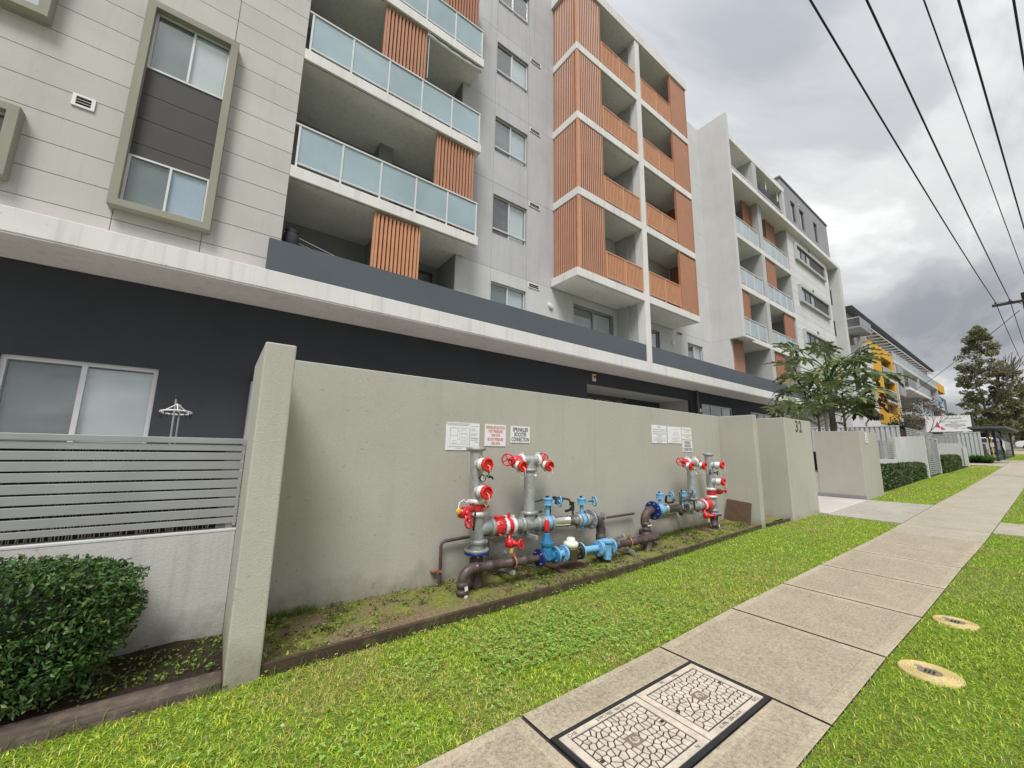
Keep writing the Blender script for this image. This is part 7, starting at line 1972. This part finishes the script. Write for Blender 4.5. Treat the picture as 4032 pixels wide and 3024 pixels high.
obj('stem', MB().tube([(31.0, 6.4, 1.0), (31.6, 6.4, 3.6), (33.5, 6.5, 4.2), (36.5, 6.6, 4.0)], [0.06, 0.05, 0.035, 0.012], 7), 'bark', shb2)
leaf_blob(shb2, 'foliage', [((32.2, 6.45, 4.3), (1.3, 0.4, 0.22), 260), ((34.6, 6.5, 4.2), (1.4, 0.3, 0.18), 220), ((33.4, 6.5, 4.9), (0.35, 0.3, 0.55), 90), ((38.5, 6.2, 3.3), (0.8, 0.6, 0.9), 420)], 0.15, [(0.025,0.045,0.018),(0.05,0.08,0.03),(0.12,0.05,0.035)])
# fern beside the far driveway
fe = thing('fern', 'arching green fern bed beside the ribbed fence', 'fern', (46, 3.1, g(46)))
n = 420
az = rng.uniform(0, 6.28, n); Pf = np.column_stack([rng.uniform(44.9, 46.8, n), rng.uniform(2.55, 3.9, n), np.full(n, g(46)+0.1)])
L_ = rng.uniform(0.5, 0.95, n); ti = rng.uniform(0.5, 1.1, n)
Uf = np.column_stack([np.cos(az)*np.sin(ti), np.sin(az)*np.sin(ti), np.cos(ti)])*L_[:,None]
Vf = np.column_stack([-np.sin(az), np.cos(az), np.zeros(n)])*0.06
stuff(leaf_mesh('fronds', Pf, Uf, Vf, tint_mix(n, [(0.06,0.14,0.035),(0.10,0.21,0.05),(0.16,0.28,0.07)]), fe, 'leaf', 'blade', np.column_stack([np.cos(az), np.sin(az), -0.8*np.ones(n)])*(L_*0.35)[:,None]))

# ---- trees at the end of the street
def branchy(parent, base, top, r0, levels, mat='bark_grey', spread=0.5, seed=1, name='trunk'):
    r_ = random.Random(seed); m = MB(); tips = []
    def grow(p, d, L, r, lv_):
        q = p + d*L
        m.tube([p, p.lerp(q, 0.5)+Vector((r_.uniform(-1,1), r_.uniform(-1,1), r_.uniform(-0.3,0.3)))*L*0.06, q], [r, r*0.85, r*0.68], 7 if r > 0.05 else 5)
        if lv_ == 0: tips.append(q); return
        for k in range(r_.randint(2, 3)):
            nd = (d + Vector((r_.uniform(-1,1), r_.uniform(-1,1), r_.uniform(-0.2,0.6)))*spread).normalized()
            grow(q, nd, L*r_.uniform(0.62, 0.85), r*0.6, lv_-1)
    b, t = Vector(base), Vector(top)
    grow(b, (t-b).normalized(), (t-b).length, r0, levels)
    return obj(name, m, mat, parent), tips
TG = [(0.09,0.098,0.048), (0.15,0.155,0.075), (0.22,0.215,0.105), (0.33,0.295,0.16)]
tr = thing('gum_tree', 'tall dark olive gum tree rising over the billboard and shelter', 'tree', (76, 4.0, g(76)))
branchy(tr, (76, 4.1, g(76)-0.1), (76, 3.8, 6.2), 0.24, 4, spread=0.40, seed=6)
blobs = []
hull = [(5.0, 0.6, 4.6), (6.5, 0.0, 5.6), (8.5, 0.1, 6.3), (10.5, 0.5, 6.0), (12.2, 0.9, 6.2), (13.4, 1.5, 6.5), (14.3, 2.3, 5.6), (15.4, 2.0, 4.9), (16.5, 2.2, 5.0), (17.3, 2.6, 4.2), (17.8, 3.2, 3.8)]
for k in range(230):
    z = random.uniform(5.0, 17.8)
    ya, yb = lerp_tab([(h[0], h[1]) for h in hull], z), lerp_tab([(h[0], h[2]) for h in hull], z)
    if z > 13.9 and z < 14.9 and random.random() < 0.6: continue
    blobs.append(((76+random.uniform(-2.0, 2.0), random.uniform(ya+0.3, yb-0.3), z), (0.7, random.uniform(0.35, 0.7), random.uniform(0.25, 0.5)), random.randint(60, 130)))
leaf_blob(tr, 'crown', blobs, 0.15, TG, [0.2,0.35,0.28,0.17], flat=0.1)
tr2 = thing('gum_tree', 'second gum tree at the right edge behind the tall one', 'tree', (88, 0.5, g(88)))
branchy(tr2, (88, 1.6, g(88)-0.1), (88, 1.4, 6.0), 0.20, 2, seed=8, spread=0.35)
leaf_blob(tr2, 'crown', [((88+random.uniform(-2, 2), random.uniform(-4.5, 3.4), random.uniform(5.0, 12.0)), (1.0, 0.9, 0.5), 190) for k in range(64)], 0.22, TG, [0.25,0.35,0.25,0.15], flat=0.2)
tr3 = thing('green_tree', 'low green trees far behind the billboard', 'tree', (98, 7, g(98)))
branchy(tr3, (98, 7.0, g(98)-0.1), (98, 7.0, 6.0), 0.25, 2, seed=9)
leaf_blob(tr3, 'crown', [((98+random.uniform(-2, 2), random.uniform(3.0, 10.0), random.uniform(4.5, 8.3)), (1.5, 1.1, 0.8), 240) for k in range(24)], 0.3, [(0.06,0.09,0.03),(0.11,0.15,0.045),(0.17,0.21,0.06)])
tr4 = thing('green_tree', 'dark low trees filling the end of the street at the right edge', 'tree', (110, -2, g(110)))
branchy(tr4, (110, -1.0, g(110)-0.1), (110, -1.0, 6.0), 0.25, 2, seed=19)
leaf_blob(tr4, 'crown', [((110+random.uniform(-3, 3), random.uniform(-12, 6.0), random.uniform(4.5, 8.0)), (2.0, 1.6, 0.9), 260) for k in range(34)], 0.36, TG)
# bare branched tree in front of the yellow building
bt = thing('bare_tree', 'thin bare branched tree in front of the yellow building and billboard', 'tree', (52, 6.6, g(52)))
branchy(bt, (52, 6.7, g(52)-0.1), (52, 6.7, 3.2), 0.09, 5, 'bark', 0.75, 12)
branchy(bt, (50.5, 7.4, g(50)-0.1), (50.4, 7.5, 3.4), 0.09, 5, 'bark', 0.7, 15)
leaf_blob(bt, 'foliage', [((51, 7.3, 5.0), (1.6, 1.3, 1.3), 420), ((50.8, 7.6, 3.6), (1.4, 0.9, 0.7), 500), ((52, 6.2, 6.2), (1.2, 1.0, 0.9), 160)], 0.12, [(0.06,0.052,0.03),(0.09,0.08,0.045),(0.05,0.055,0.022)])
